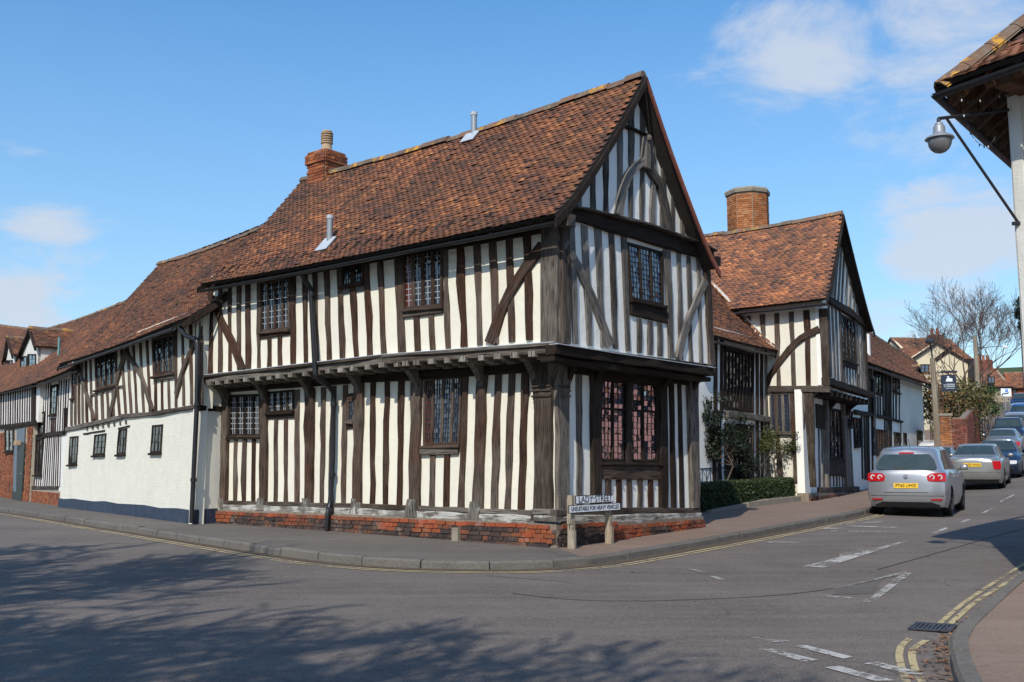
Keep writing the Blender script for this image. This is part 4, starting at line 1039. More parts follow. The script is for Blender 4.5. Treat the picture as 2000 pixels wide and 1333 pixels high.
# brick plinth, both sides
plinth = house
z_top = pl(sorted([(WL.uv(x, y, .11)) for x, y in ((440, 996), (588, 1000), (756, 1008), (820, 1011), (1040, 1022), (1083, 1024))]))
base_t = lambda W: (lambda u: T(*W.P(u, 0, .1).xy)+.10)
z_top2 = pl(sorted([(WLG.uv(x, y, .11)) for x, y in ((1088, 1024), (1240, 1018), (1362, 1010))]))
def toneA(u, z, k):
    hi = z_top(u)-z
    if hi < .09: return R.uniform(.55, .97)
    if hi < .28 and math.sin(u*2.1+1)+math.sin(u*5.3) > .5: return R.uniform(.65, .95)
    return R.choice([R.uniform(0, .25), R.uniform(.1, .45), R.uniform(.2, .65)])
def toneB(u, z, k):
    hi = z_top2(u)-z
    if u > 1.2 and math.sin(u*3+z*4) > -.4: return R.uniform(.6, .99)
    if hi < .1: return R.uniform(.6, .95)
    return R.uniform(0, .4)
def plinth_wall(W, u0, u1, zt, tone, cap, nm='plinth'):
    n = 12; pts = [(lerp(u0, u1, i/n), base_t(W)(lerp(u0, u1, i/n))-.3) for i in range(n+1)]+[(lerp(u0, u1, i/n), zt(lerp(u0, u1, i/n))-.005) for i in range(n, -1, -1)]
    pr = slab(W, pts, -.15, .102, nm, M['mortar_dark'], house)
    brickwork(W, pr, u0, u1, lambda u: base_t(W)(u)-.08, zt, 'brick_old', w=.11, cap=cap, tone=tone)
    return pr
plinth_wall(WL, -.10, uL2+.1, z_top, toneA, 300); plinth_wall(WLG, -.10, uG2+.05, z_top2, toneB, 200)
mb = MB(); p = G(892, 1058, .12); q = WL.uv(892, 1045, .15); mb.box(WL.P(q[0], q[1]-.02, .15), WL.U*.07, WL.N*.05, Vector((0, 0, .14))); mb.build('air_brick_stone', M['stone'], house)
# gable, upper storey
yt = pl([(0, 105), (430, 215), (860, 350), (1250, 460)]); yb = pl([(0, 1080), (70, 1085), (470, 1135), (950, 1215), (1250, 1275)])
for a in [(112, 160, 150, 193), (213, 268, 262, 305), (320, 375, 370, 405), (430, 480, 470, 510), (530, 577, 568, 605), (972, 1003, 985, 1020), (1050, 1083, 1070, 1100), (1128, 1158, 1152, 1182)]: B5.stud(house, oakg, *a, yt, yb)
B5.stud(house, oakp, 862, 920, 905, 945, yt, yb, w1=.05); B5.stud(house, oakp, 1180, 1218, 1222, 1262, yt, yb, w1=.07, name='corner_post')
yu = pl([(600, 890), (900, 945)])
for a in [(657, 692, 657, 694), (743, 777, 743, 778), (820, 855, 820, 857)]: B5.stud(house, oakg, *a, yu, yb)
B5.beam(house, oakd, [(603, 812), (898, 882)], 118, w1=.04, name='window_panel')
B5.beam(house, oakg, [(75, 305), (200, 520), (310, 760), (440, 1112)], [52, 55, 55, 58], w1=.06, name='brace'); B5.beam(house, oakg, [(1188, 600), (1080, 850), (1010, 1050), (975, 1222)], [48, 48, 48, 48], w1=.06, name='brace')
B5.window(house, (572, 295), (852, 372), (860, 802), (600, 748), [.345, .655], rows=10, cols=3, mull=.05, leadm='lead', frame=.05, g='glass_sky', m='oak_dark', leadw=.0045)
B5.beam(house, oakd, [(20, 62), (210, 95), (430, 160), (650, 218), (850, 280), (1060, 350), (1235, 415)], [90, 96, 112, 120, 118, 90, 66], w1=.10, name='tie_beam', seg=.3)
B5.beam(house, oakg, [(20, 18), (210, 42), (430, 100), (650, 155), (850, 215), (1060, 295), (1235, 372)], 14, w0=.0, w1=.2, name='drip_board')
mb = MB(); u, z = B5.uv(1248, 470); mb.box(WG.P(u-.16, z, .1), WG.U*.07, WG.N*.16, Vector((0, 0, .09))); mb.build('plate_end', oakd, house)
mb = MB(); u, z = B5.uv(30, 130); mb.box(WG.P(.05, z, .06), WG.U*.1, WG.N*.16, Vector((0, 0, .1))); mb.build('plate_end', oakp, house)
# gable triangle
yb = pl([(120, 888), (490, 955), (1100, 1185)])
TR = [(235, 272, 235, 270, 700), (322, 356, 322, 354, 570), (402, 436, 404, 434, 450), (490, 520, 490, 520, 395), (560, 597, 562, 582, 225), (635, 668, 628, 657, 140), (702, 728, 690, 722, 290), (762, 795, 757, 785, 500), (822, 846, 822, 848, 640), (880, 908, 882, 910, 800), (944, 970, 944, 970, 955)]
for tl, tr, bl, br, y in TR: B = BT.stud(house, oakg, tl, tr, bl, br, y, yb)
BT.beam(house, oakd, [(470, 383), (800, 512)], 16, w1=.07, name='collar')
BT.beam(house, oakg, [(490, 960), (500, 880), (515, 800), (545, 715), (590, 660), (642, 622)], [42, 42, 40, 40, 44, 46], w1=.09, name='arch_brace', seg=.15)
BT.beam(house, oakg, [(640, 600), (690, 680), (745, 770), (770, 860), (785, 950), (808, 1055)], [44, 42, 40, 38, 34, 30], w1=.085, name='arch_brace', seg=.15)
BT.beam(house, oakp, [(650, 670), (650, 560), (650, 480)], [34, 32, 30], w1=.13, name='finial_post')
mb = MB(); mb.lathe(BT.W.P(*BT.uv(652, 485), .12), [(0, -.06), (.06, -.05), (.07, 0), (.05, .05), (0, .07)], 10); mb.build('finial', oakp, house)
# lower gable
yt = pl([(220, 150), (1090, 265)]); yb = pl([(220, 1108), (1090, 1102)])
for a in [(285, 330, 290, 330), (905, 935, 922, 952), (963, 992, 980, 1012)]: B6.stud(house, oakg if a[0] < 300 else oakd, *a, yt, yb)
for a in [(375, 438, 383, 440), (830, 880, 840, 890)]: B6.stud(house, oakd, *a, yt, yb, w1=.075, name='post')
B6.stud(house, oakp, 1020, 1080, 1045, 1092, yt, yb, w1=.09, name='corner_post')
for a in [(483, 517, 483, 517), (555, 592, 555, 592), (625, 660, 625, 660), (697, 730, 697, 730), (768, 800, 768, 800)]: B6.stud(house, oak, *a, 915, yb)
B6.beam(house, oak, [(440, 865), (842, 868)], 92, w1=.05, name='window_panel')
for x in (497, 573, 642, 715, 782):
    mb = MB(); mb.lathe(WLG.P(*B6.uv(x, 911), .06), [(0, -.02), (.022, -.015), (.025, 0), (.015, .02), (0, .025)], 6); mb.build('peg', oakd, house)
B6.window(house, (440, 232), (828, 270), (830, 800), (440, 798), [.215, .475, .73], rows=14, cols=3, transom=.635, mull=.05, leadm='lead', frame=.06, g='glass_gable', m='oak_dark', leadw=.0045)
B6.beam(house, oakd, [(628, 262), (628, 800)], 34, w0=.03, w1=.085, name='mullion')
B6.beam(house, oakd, [(438, 222), (840, 250)], 48, w1=.06, name='window_rail')

# roof of the main house
apx = WG.uv(1258, 146, .26); AP = WG.P(apx[0], apx[1], .26)
eo = .40
plan = c0+WU.N*eo+WG.N*.26; ez = lambda P, py: (lambda: None)
def zat(P, py):
    """height of the point above plan position P that shows at photo row py"""
    lo, hi = -5, 30
    for _ in range(40):
        m = (lo+hi)/2; d = Vector((P.x, P.y, m))-CAM
        c, s = math.cos(PITCH), math.sin(PITCH); yy = (d.z*c-d.y*s)/(d.y*c+d.z*s); r = CY-yy*F
        if r > py: lo = m
        else: hi = m
    return m
def plan_on(W, w, px):
    u = W.uv(px, HZ-.01, w)[0]; return W.P(u, 0, w)
ER = Vector((plan.x, plan.y, zat(plan, 428)))
q = plan_on(WU, eo, 383); EL = Vector((q.x, q.y, zat(q, 562)))
WR = Wall(AP.x, AP.y, *UD); u, z = WR.uv(590, 352); RL = WR.P(u, z); RR = AP.copy()
rf, SM = roof(house, EL, ER, RL, RR, 'tile', .14, .088, 300, .09, near=ER+Vector((0, 0, .6)))
verge(house, SM, 1.004, oakd, WG.N, .15, .03); verge(house, SM, -.004, oakd, -WG.N, .12, .03)
E2p = plan_on(WG, .26, 1405); E2 = Vector((E2p.x, E2p.y, zat(E2p, 528))); E2L = E2-WG.N*12.5
rf2, SM2 = roof(house, E2L, E2, RL, RR, 'tile_red', .14, .088, 40, .09, near=E2, ridge=False)
verge(house, SM2, 1.004, M['brick_far'], WG.N, .13, .035); 
# eaves: soffit board, gutter
gutter(house, EL-Vector((0, 0, .06))+WU.N*.04, ER-Vector((0, 0, .05))+WU.N*.04, .055, 'iron')
mb = MB(); n_ = 30
for i in range(n_+1):
    a = (i+.5)/(n_+1); p = SM(a, .02)-Vector((0, 0, .1)); q_ = p-WU.N*.45+Vector((0, 0, .45)); mb.box((p+q_)/2, WU.U*.035, (q_-p)/2, (q_-p).cross(WU.U).normalized()*.045, R.random())
mb.build('rafter_foot', oakd, house)
a, b = WU.uv(1085, 450), WU.uv(405, 568)
timber_part('wall_plate', WU, [(0.0, zE0-.10), (uL, zEL-.10)], .17, house, oakd, 0, .06)
# back and far walls, plain
bk = c0+WU.U*uL-WU.N*5; WB = Wall(bk.x, bk.y, *UD)
slab(Wall((c0-WG.N*(uL-.1)).x, (c0-WG.N*(uL-.1)).y, *GD), [(.5, .3), (uG-.05, .3), (uG-.05, zTr+.1), (p_ap[0], p_ap[1]-.1), (.3, zEL+.1)], -.1, 0, 'plaster_wall', M['plaster'], house)
slab(Wall((c0+WG.U*(uG-.02)).x, (c0+WG.U*(uG-.02)).y, *UD), [(.1, zJr-.1), (uL-.1, zJr-.1), (uL-.1, zTr), (.1, zTr)], -.1, 0, 'plaster_wall', M['plaster_gable'], house)
# chimney on the ridge
def chimney(parent, c, U, N, hw, hd, z0, z1, mname, cap_courses=3, pot=True, name='chimney', mort='mortar', cap=140):
    U = U.normalized(); N = N.normalized(); core = MB(); core.box(c+Vector((0, 0, (z0+z1)/2-c.z)), U*hw, N*hd, Vector((0, 0, (z1-z0)/2))); st = core.build(name, M[mort], parent)
    per = max(8, cap//4)
    for (o, d, l) in ((c+N*hd, U, hw), (c-U*hw, N, hd), (c+U*hw, N, hd)):
        for k, (a, b, ww) in enumerate(((z0, z1-.26, .01), (z1-.26, z1-.10, .045), (z1-.1, z1+.01, .01))):
            W = Wall(o.x, o.y, d.x, d.y)
            if W.N.dot(o-c) < 0: W.N = -W.N
            brickwork(W, st, -l-ww, l+ww, lambda u: a, lambda u: b, mname, w=ww, cap=per, near=CAM, bond='f')
    if pot:
        mb = MB(); t = Vector((c.x, c.y, z1)); mb.lathe(t, [(.17, 0), (.15, .06), (.135, .3), (.17, .33), (.17, .37), (.14, .38)], 14)
        for k in range(4): mb.lathe(t+Vector((0, 0, .40+.085*k)), [(.10, 0), (.165, .0), (.17, .045), (.11, .06)], 14)
        mb.lathe(t+Vector((0, 0, .73)), [(.14, 0), (.13, .05), (0, .08)], 14)
        mb.v = [(t.x+(v[0]-t.x)*.85, t.y+(v[1]-t.y)*.85, t.z+(v[2]-t.z)*.68) for v in mb.v]; mb.build('chimney_pot', M['pot'], st, smooth=40)
    return st
u, z = WR.uv(636, 330, -.1); chc = WR.P(u, 0, -.12)
zc = zat(WR.P(u, 0, .3), 291); chimney(house, Vector((chc.x, chc.y, zc-.6)), WU.U, WU.N, .29, .29, zc-1.5, zc, 'brick_red')
# flues through the roof
for px, py, h in ((922, 262, .42), (645, 474, .5)):
    # on the slope: find b by marching
    d = camdir(px, py); best = None
    for i in range(90):
        for j in range(40):
            p = SM(i/90, j/40); v = p-CAM; e = (v-d*(v.dot(d)/d.length_squared)).length
            if best is None or e < best[0]: best = (e, p)
    p = best[1]; mb = MB(); mb.tube([p-Vector((0, 0, .2)), p+Vector((0, 0, h))], .062, 12); fl = mb.build('flue_pipe', M['metal'], house, smooth=40)
    mb = MB(); mb.tube([p+Vector((0, 0, h-.02)), p+Vector((0, 0, h+.05))], .072, 12); mb.build('flue_cap', M['leadsheet'], fl)
    nn = (ER-EL).cross(RL-EL).normalized(); nn = nn if nn.z > 0 else -nn; dn = (SM(.5, .4)-SM(.5, .5)).normalized()
    mb = MB(); mb.box(p+nn*.05+dn*.1, WU.U*.17, dn*.2, nn*.01); mb.build('flashing', M['leadsheet'], fl)
# downpipe across the jetty
def pipe(parent, pts, r=.045, m='iron', name='drainpipe', collars=()):
    mb = MB(); P = [Vector(p) for p in pts]; Q = []
    for i, p in enumerate(P):
        if 0 < i < len(P)-1:
            a = (P[i-1]-p); b = (P[i+1]-p); k = min(.08, a.length/2, b.length/2); Q += [p+a.normalized()*k, p+a.normalized()*k*.3+b.normalized()*k*.3, p+b.normalized()*k]
        else: Q.append(p)
    mb.tube(Q, r, 10); o = mb.build(name, M[m], parent, smooth=50)
    for c in collars:
        q = MB(); q.tube([Vector(c)-Vector((0, 0, .04)), Vector(c)+Vector((0, 0, .04))], r*1.35, 10); q.build('collar', M[m], o, smooth=50)
    return o
def wp(W, px, py, w): return W.P(*W.uv(px, py, w), w)
pts = [wp(WU, 590, 528, .36), wp(WU, 594, 548, .3), wp(WU, 607, 562, .12), wp(WU, 616, 738, .2), wp(WU, 640, 752, -.1), wp(WL, 652, 768, .12), wp(WL, 650, 900, .12), wp(WL, 645, 985, .12), wp(WL, 640, 1000, .2), wp(WL, 638, 1036, .2)]
pipe(house, pts, .05, collars=[wp(WU, 609, 575, .12), wp(WL, 652, 790, .12), wp(WL, 649, 928, .12), wp(WL, 645, 995, .15)])
# ------------------------------------------------------------------ long wing to the left: white painted brick below, timber above
wing = thing('lower_wing', 'long lower wing with white painted brick over a navy base and timber framing above', 'house', (c2.x, c2.y, T(c2.x, c2.y)))
BW = Band(W2, 120, 600, 5.127); BWl = Band(W2, 0, 500, 2.424)
u2 = W2.uv(134, 800)[0]; u2b = W2.uv(114, 980)[0]
zlow = lambda u: T(*W2.P(u, 0, 0).xy)
zbeam = pl(sorted([W2.uv(x, y) for x, y in ((137, 838), (190, 826), (300, 808), (386, 793))]))
ze2 = pl(sorted([W2.uv(x, y, .35) for x, y in ((405, 612), (112, 714))]))
ez2 = pl([(0, zat(plan_on(W2, .35, 420), 606)), (u2, zat(plan_on(W2, .35, 112), 713))])
n = 10; us = [u2*i/n for i in range(n+1)]
slab(W2, [(u, zlow(u)-.2) for u in us]+[(u2b, zlow(u2b)-.2)]+[(u, zbeam(u)) for u in us[::-1]], -.2, 0, 'painted_wall', M['painted_brick'], wing)
slab(W2, [(0, zbeam(0)-.05), (u2, zbeam(u2)-.05), (u2, ez2(u2)+.3), (0, ez2(0)+.4)], -.3, -.03, 'plaster_wall', M['plaster'], wing)
# courses of the painted brick, just readable
mb = MB(); z = .3
while z < 3.6:
    u = 0.01+(.11 if int(round(z/.075)) % 2 else 0)
    while u < lerp(u2b, u2, z/3.2)-.2:
        uc = u+.1
        if zlow(uc)+.45 < z < zbeam(uc)-.12 and R.random() < .93:
            mb.box(W2.P(uc, z, -.0015+R.gauss(0, .0008)), W2.U*.107, W2.N*.004, Vector((0, 0, .0335)), R.random())
        u += .225
    z += .075
mb.build('painted_bricks', M['painted_brick'], wing, kind='stuff')
slab(W2, [(u, zlow(u)-.2) for u in us]+[(u2b+.02, zlow(u2b)-.2), (lerp(u2b, u2, .13)+.02, zlow(u2b)+.4)]+[(u, zlow(u)+.40+.02*math.sin(u*2)) for u in us[::-1]], -.1, .022, 'painted_base', M['blue_paint'], wing)
# return wall
ret = .75; Wr = Wall(c2.x, c2.y, .632, .775); Wr.N = -W2.U.copy()
Wr.N = Vector((Wr.U.y, -Wr.U.x, 0))
slab(Wr, [(0.0, zlow(0)-.2), (ret, zlow(0)-.2), (ret, zbeam(0)+.35), (.0, zbeam(0)+.35)], -.2, 0, 'return_wall', M['painted_brick'], wing)
slab(Wr, [(0.0, zlow(0)-.2), (ret, zlow(0)-.2), (ret, zlow(0)+.44), (.0, zlow(0)+.42)], -.1, .022, 'painted_base', M['blue_paint'], wing)
slab(Wr, [(0.0, zbeam(0)+.3), (ret-.1, zbeam(0)+.3), (ret-.1, ez2(0)+.3), (.0, ez2(0)+.3)], -.2, -.03, 'plaster_wall', M['plaster'], wing)
timber_part('beam', Wr, [(0, zbeam(0)-.05), (ret, zbeam(0)-.05)], .12, wing, oakd, 0, .04)
BWW = Band(W2, 120, 600, 5.127, 0)
for (x0, y0, x1, y1) in ((1350, 1000, 930, 1070), (930, 1070, 620, 1095), (620, 1100, 350, 1165), (350, 1165, 60, 1225)):
    BW.beam(wing, oakp, [(x0, y0), (x1, y1)], 42, w0=-.05, w1=.06, name='beam')
yt = pl([(60, 560), (1380, 150)]); yb = pl([(60, 1200), (350, 1135), (920, 1045), (1380, 965)])
F2 = M['oak_far']
for x0, x1, y0 in ((100, 98, 930), (138, 136, 600), (172, 174, 0), (203, 210, 0), (240, 254, 0), (283, 300, 0), (345, 352, 870), (404, 412, 850), (455, 466, 850), (507, 520, 820), (558, 580, 800), (597, 642, 0), (655, 697, 0), (712, 752, 0), (783, 820, 0), (850, 886, 0), (938, 942, 740), (1000, 1004, 740), (1065, 1074, 730), (1140, 1142, 0), (1204, 1222, 0), (1290, 1303, 0)):
    BW.stud(wing, oak, x0-8, x0+8, x1-8, x1+8, y0 if y0 else yt, yb, w0=-.04, w1=.015)
BW.stud(wing, oak, 1350, 1400, 1362, 1405, yt, 970, w0=-.04, w1=.03, name='post')
for P_, wd in (([(172, 612), (250, 870), (335, 1140)], 20), ([(650, 440), (560, 720), (490, 1105)], 26), ([(650, 450), (800, 690), (915, 1045)], 28), ([(1345, 335), (1230, 600), (1148, 880)], 30)): BW.beam(wing, oak, P_, wd, w0=-.03, w1=.035, name='brace')
BW.window(wing, (108, 610), (138, 600), (134, 905), (104, 918), 1, rows=5, cols=1, w=-.02, frame=.05)
BW.window(wing, (338, 470), (550, 415), (548, 785), (348, 835), [.25, .5, .75], rows=6, cols=2, w=-.02, frame=.07, mull=.08)
BW.window(wing, (908, 310), (1132, 250), (1130, 655), (925, 700), [.25, .5, .75], rows=7, cols=2, w=-.02, frame=.07, mull=.06)
BW.beam(wing, oakp, [(296, 878), (345, 872)], 28, w0=-.03, w1=.02, name='window_rail'); BW.beam(wing, oakp, [(555, 800), (615, 795)], 22, w0=-.03, w1=.02, name='window_rail')
BW.beam(wing, oakp, [(345, 856), (550, 815)], 22, w0=-.03, w1=.03, name='window_rail'); BW.beam(wing, oakp, [(935, 725), (1130, 695)], 40, w0=-.03, w1=.03, name='window_rail')
BW.beam(wing, oakd, [(225, 1272), (440, 1238)], 16, w0=0, w1=.03, name='lintel'); BW.beam(wing, oakd, [(575, 1218), (688, 1190)], 14, w0=0, w1=.03, name='lintel')
for x in (262, 318, 370, 422, 478, 535, 592, 652): BW.stud(wing, oak, x-8, x+6, x-6, x+8, 1188-(x-262)*.13, 1235-(x-262)*.16, w0=0, w1=.03, name='joist')
for (tl, tr, br, bl) in (((334, 857), (374, 853), (366, 986), (328, 990)), ((452, 848), (506, 840), (498, 942), (444, 946)), ((566, 822), (604, 816), (596, 938), (556, 942)), ((726, 802), (774, 798), (766, 932), (716, 934))):
    BWl.window(wing, tl, tr, br, bl, [.33, .67], rows=3, cols=1, w=.004, frame=.05, mull=.05, m='oak_dark', depth=.03)
# roof of the wing
WRg = W2.shift(-2.7); ua, za = WRg.uv(311, 516); ub, z_b = WRg.uv(510, 437)
def ext(ua, za, ub, zb, u): return za+(zb-za)*(u-ua)/(ub-ua)
e0 = W2.P(-.25, 0, .35); e1 = plan_on(W2, .35, 108)
ER2 = Vector((e0.x, e0.y, ez2(-.2))); EL2 = Vector((e1.x, e1.y, zat(e1, 716)))
RL2 = WRg.P(ua, za); RR2 = WRg.P(-1.6, ext(ua, za, ub, z_b, -1.6))
rfw, SW = roof(wing, EL2, ER2, RL2, RR2, 'tile_dull', .15, .092, 300, .12, near=ER2)
verge(wing, SW, -.003, oakd, -W2.N, .12, .03); verge(wing, SW, 1.003, oakd, W2.N, .14, .03, b1=.35)
gutter(wing, ER2-Vector((0, 0, .05))+W2.U*.9+W2.N*.04, EL2-Vector((0, 0, .05))+W2.N*.04, .055)
BKw = W2.shift(-2.8)
slab(W2.shift(-5.2), [(0, 0), (u2, 0), (u2, ez2(u2)+.2), (0, ez2(0)+.2)], 0, .1, 'plaster_wall', M['plaster'], wing)
roof(wing, W2.P(u2, ez2(u2), -5.5), W2.P(-.3, ez2(0), -5.5), RL2, RR2, 'tile_dull', .3, .2, 0, .05, ridge=False)
pipe(wing, [W2.P(*W2.uv(352, 640, .3), .3), W2.P(*W2.uv(362, 656, .25), .25), W2.P(*W2.uv(386, 664, .12), .12), W2.P(*W2.uv(384, 800, .1), .1), W2.P(*W2.uv(378, 930, .1), .1), W2.P(*W2.uv(374, 1022, .1), .1)], .05, collars=[W2.P(*W2.uv(386, 675, .1), .1), W2.P(*W2.uv(385, 790, .1), .1), W2.P(*W2.uv(378, 938, .1), .1)])

# ------------------------------------------------------------------ far left: brick and close-studded house with two dormers
lh = thing('brick_and_timber_house', 'old house at the far left with two white dormers, red brick front and close studding', 'house', (c3.x, c3.y, T(c3.x, c3.y)))
L3 = Band(W3, 0, 620, 3.508)
u0 = W3.uv(133, 850)[0]; ub3 = W3.uv(70, 850)[0]; u3 = W3.uv(-60, 850)[0]
z3 = lambda u: T(*W3.P(u, 0, 0).xy)+.1
eaveY = pl([(0, 766), (70, 748), (135, 722)])
pe = [plan_on(W3, .35, x) for x in (133, 70, -60)]; ez = [zat(p, y) for p, y in zip(pe, (724, 748, 778))]
slab(W3, [(u0-.3, z3(u0)-.3), (u3, z3(u3)-.3), (u3, ez[2]+.3), (u0-.3, ez[0]+.3)], -.25, 0, 'plaster_wall', M['plaster_far'], lh)
WJ = W3.shift(.16)
LJ = Band(WJ, 0, 620, 3.508)
ubJ = LJ.uv(262, 700)[0]; zbr = LJ.uv(130, 748)[1]
slab(WJ, [(ubJ, zbr), (WJ.uv(-60, 850)[0], zbr), (WJ.uv(-60, 850)[0], ez[2]+.2), (ubJ, ez[1]+.15)], -.3, 0, 'plaster_wall', M['plaster_far'], lh)
ytL = pl([(0, 500), (230, 470)]); ybL = pl([(0, 740), (250, 712)])
for i in range(17):
    x = -40+i*16.2; LJ.stud(lh, M['oak_far'], x, x+6, x-3, x+3, ytL, ybL, w1=.03, wob=.003)
LJ.stud(lh, oakd, 228, 250, 222, 246, 460, ybL, w1=.05, name='post')
LJ.beam(lh, oakd, [(-40, 757), (130, 742), (252, 722)], 30, w1=.06, name='beam')
# brick front
zbt = lambda u: zbr-.05
br_ = slab(W3, [(ub3-.3, z3(u3)-.5), (u3, z3(u3)-.5), (u3, zbr), (ub3-.3, zbr)], -.1, .14, 'brick_front', M['mortar'], lh)
WB3 = W3.shift(.172); LB3 = Band(WB3, 0, 620, 3.508)
def hole(x0, y0, x1, y1): a = LB3.uv(x0, y0); b = LB3.uv(x1, y1); return (min(a[0], b[0]), max(a[0], b[0]), min(a[1], b[1]), max(a[1], b[1]))
HW, HD = hole(40, 765, 95, 925), hole(106, 760, 160, 1195)
brickwork(W3, br_, ub3-.3, u3, lambda u: z3(u)-.1, zbt, 'brick_red', w=.15, cap=300, holes=(HW, HD), near=W3.P(ub3, 2, 0))
brl = slab(W3, [(u0-.1, z3(u0)-.5), (ub3, z3(ub3)-.5), (ub3, L3.uv(250, 1185)[1]), (u0-.1, L3.uv(400, 1188)[1])], -.1, .06, 'brick_base', M['mortar'], lh)
brickwork(W3, brl, u0, ub3-.3, lambda u: z3(u)-.2, lambda u: L3.uv(330, 1187)[1], 'brick_red', w=.07, cap=120)
def rw(x0, y0, x1, y1, **k):
    B_ = Band(WB3, 0, 620, 3.508); return B_.window(lh, (x0, y0), (x1, y0), (x1, y1), (x0, y1), **k)
rw(40, 765, 95, 922, lights=2, rows=5, cols=1, frame=.07, mull=.04, m='bluegrey_door' if False else 'oak_dark', w=.005)
dh = WB3; B_ = Band(WB3, 0, 620, 3.508)
a = B_.uv(112, 870); b = B_.uv(156, 1195); z0_ = T(*WB3.P(a[0], 0, 0).xy)+.12
dd = slab(WB3, [(a[0], z0_), (b[0], z0_), (b[0], a[1]), (a[0], a[1])], 0, .03, 'door', M['green_door'], lh)
for k in range(5):
    t = (k+.5)/5; u = lerp(a[0], b[0], t); mb = MB(); mb.box(WB3.P(u, (z0_+a[1])/2, .034), WB3.U*(abs(a[0]-b[0])/10-.006), WB3.N*.008, Vector((0, 0, (a[1]-z0_)/2-.03)), R.random()); mb.build('plank', M['green_door'], dd)
mb = MB(); mb.lathe(WB3.P(lerp(a[0], b[0], .85), z0_+1.0, .05), [(0, -.03), (.03, -.02), (.03, .02), (0, .03)], 8); mb.build('handle', M['chrome'], dd)
B_.stud(lh, M['bluegrey_door'], 108, 126, 100, 118, 870, 1195, w1=.07, name='door_post', wob=.002)
B_.stud(lh, M['bluegrey_door'], 124, 172, 122, 168, 765, 862, w1=.05, name='door_canopy_panel', wob=.002)
mb = MB(); c_ = WB3.P(*B_.uv(140, 862), .1); mb.box(c_, WB3.U*.28, WB3.N*.1, Vector((0, 0, .09))); mb.build('wall_light', M['pot'], lh)
# close studding between the brick and the wing
ytL = pl([(250, 470), (480, 420)]); ybm = pl([(245, 825), (445, 785)]); ybb = pl([(210, 1165), (410, 1165)])
for i, x in enumerate((272, 285, 298, 312, 328, 342, 402, 418, 435, 452, 468)): L3.stud(lh, M['oak_far'], x+4, x+9, x-5-i*.6, x-i*.6, ytL, ybm, w1=.02, wob=.003)
for x in (352, 366, 380): L3.stud(lh, M['oak_far'], x, x+7, x-3, x+4, 690, ybm, w1=.03)
for i in range(14):
    x = 246+i*13.5; L3.stud(lh, M['oak_far'], x+6-i*.8, x+10.5-i*.8, x-28+i*1.1, x-23.5+i*1.1, ybm, ybb, w1=.02, wob=.003)
L3.beam(lh, oakd, [(245, 828), (330, 805), (448, 792)], 28, w1=.06, name='beam'); L3.beam(lh, oakp, [(208, 1168), (404, 1168)], 22, w1=.08, name='sill_beam')
L3.window(lh, (356, 468), (402, 458), (390, 668), (348, 672), 1, rows=5, cols=2, m='oak_dark', w=.01); L3.window(lh, (276, 655), (314, 645), (304, 798), (268, 805), 1, rows=4, cols=2, m='oak_dark', w=.01)
L3.window(lh, (254, 838), (300, 830), (290, 1080), (244, 1082), 2, rows=7, cols=2, m='oak_dark', w=.01); L3.window(lh, (452, 622), (468, 620), (462, 775), (446, 778), 1, rows=3, cols=1, m='oak_dark', w=.01)
# its roofs
WR3 = W3.shift(-3.0)
def pr(W, px, py): return W.P(*W.uv(px, py))
EA = Vector((*pe[0].xy, ez[0])); EB = Vector((*pe[1].xy, ez[1])); EC = Vector((*pe[2].xy, ez[2])); EA = EA+(EA-EB)*.12
rr3 = pr(WR3, 247, 590); mid3 = pr(WR3, 84, 646); l3 = pr(WR3, -60, 622); m3 = pr(WR3, 70, 648)
roof(lh, EB, EA, mid3, rr3, 'tile_dull', .19, .12, 200, .05, near=EA)
roof(lh, EC, EB, l3, mid3+Vector((0, 0, -.0)), 'tile_dull', .19, .12, 150, .10, near=EB)
gutter(lh, EA-Vector((0, 0, .05)), EB-Vector((0, 0, .05)), .05); gutter(lh, EB-Vector((0, 0, .05)), EC-Vector((0, 0, .05)), .05)
def dormer(parent, W, wf, px0, px1, pyB0, pyB1, pxA, pyA, pyE, wins, back, mname='tile_dull', white='white_old'):
    """a small gabled dormer; front face in plane W shifted to wf"""
    D = W.shift(wf); a = D.uv(px0, pyB0); b = D.uv(px1, pyB1); ap = D.uv(pxA, pyA); e = D.uv((px0+px1)/2, pyE)[1]
    uL_, uR_ = max(a[0], b[0]), min(a[0], b[0]); zB = min(a[1], b[1])-.1
    slab(D, [(uR_, zB), (uL_, zB), (uL_, e), (ap[0], ap[1]-.1), (uR_, e)], -.1, 0, 'dormer_front', M[white], parent)
    for u in (uR_, uL_):
        mb = MB(); P0 = [D.P(u, zB-.1, -.02), D.P(u, e, -.02), D.P(u, e, -back), D.P(u, zB+.1, -back)]; mb.face(P0); mb.face([p+W.U*(.05 if u == uR_ else -.05) for p in P0][::-1]); mb.build('dormer_cheek', M[white], parent)
    for uu in (uR_-.15, uL_+.15):
        s = -1 if uu < ap[0] else 1
        f0, b0 = D.P(uu, e-.08, .18), D.P(uu, e-.08, -back-.9); r0, rb = D.P(ap[0], ap[1], .18), D.P(ap[0], ap[1], -back-.9)
        roof(parent, f0, b0, r0, rb, mname, .19, .12, 40, 0, name='dormer_roof', ridge=(s == -1), near=f0, thick=.05)
        timber_part('bargeboard', D, [(uu, e-.14), (ap[0], ap[1]-.06)], .1, parent, oakd, .1, .17, wob=.002)
    for (x0, x1, y0, y1, nl) in wins:
        q = [D.uv(x0, y1), D.uv(x1, y1), D.uv(x1, y0), D.uv(x0, y0)]; window(D, parent, q, nl, rows=4, cols=2, m='white' if False else 'oak_dark', frame=.06, mull=.05, w=.005)
dormer(lh, W3, -.55, 37, 72, 735, 728, 64.5, 641, 690, [(41, 54, 696, 730, 1), (56, 71, 692, 728, 1)], 1.7)
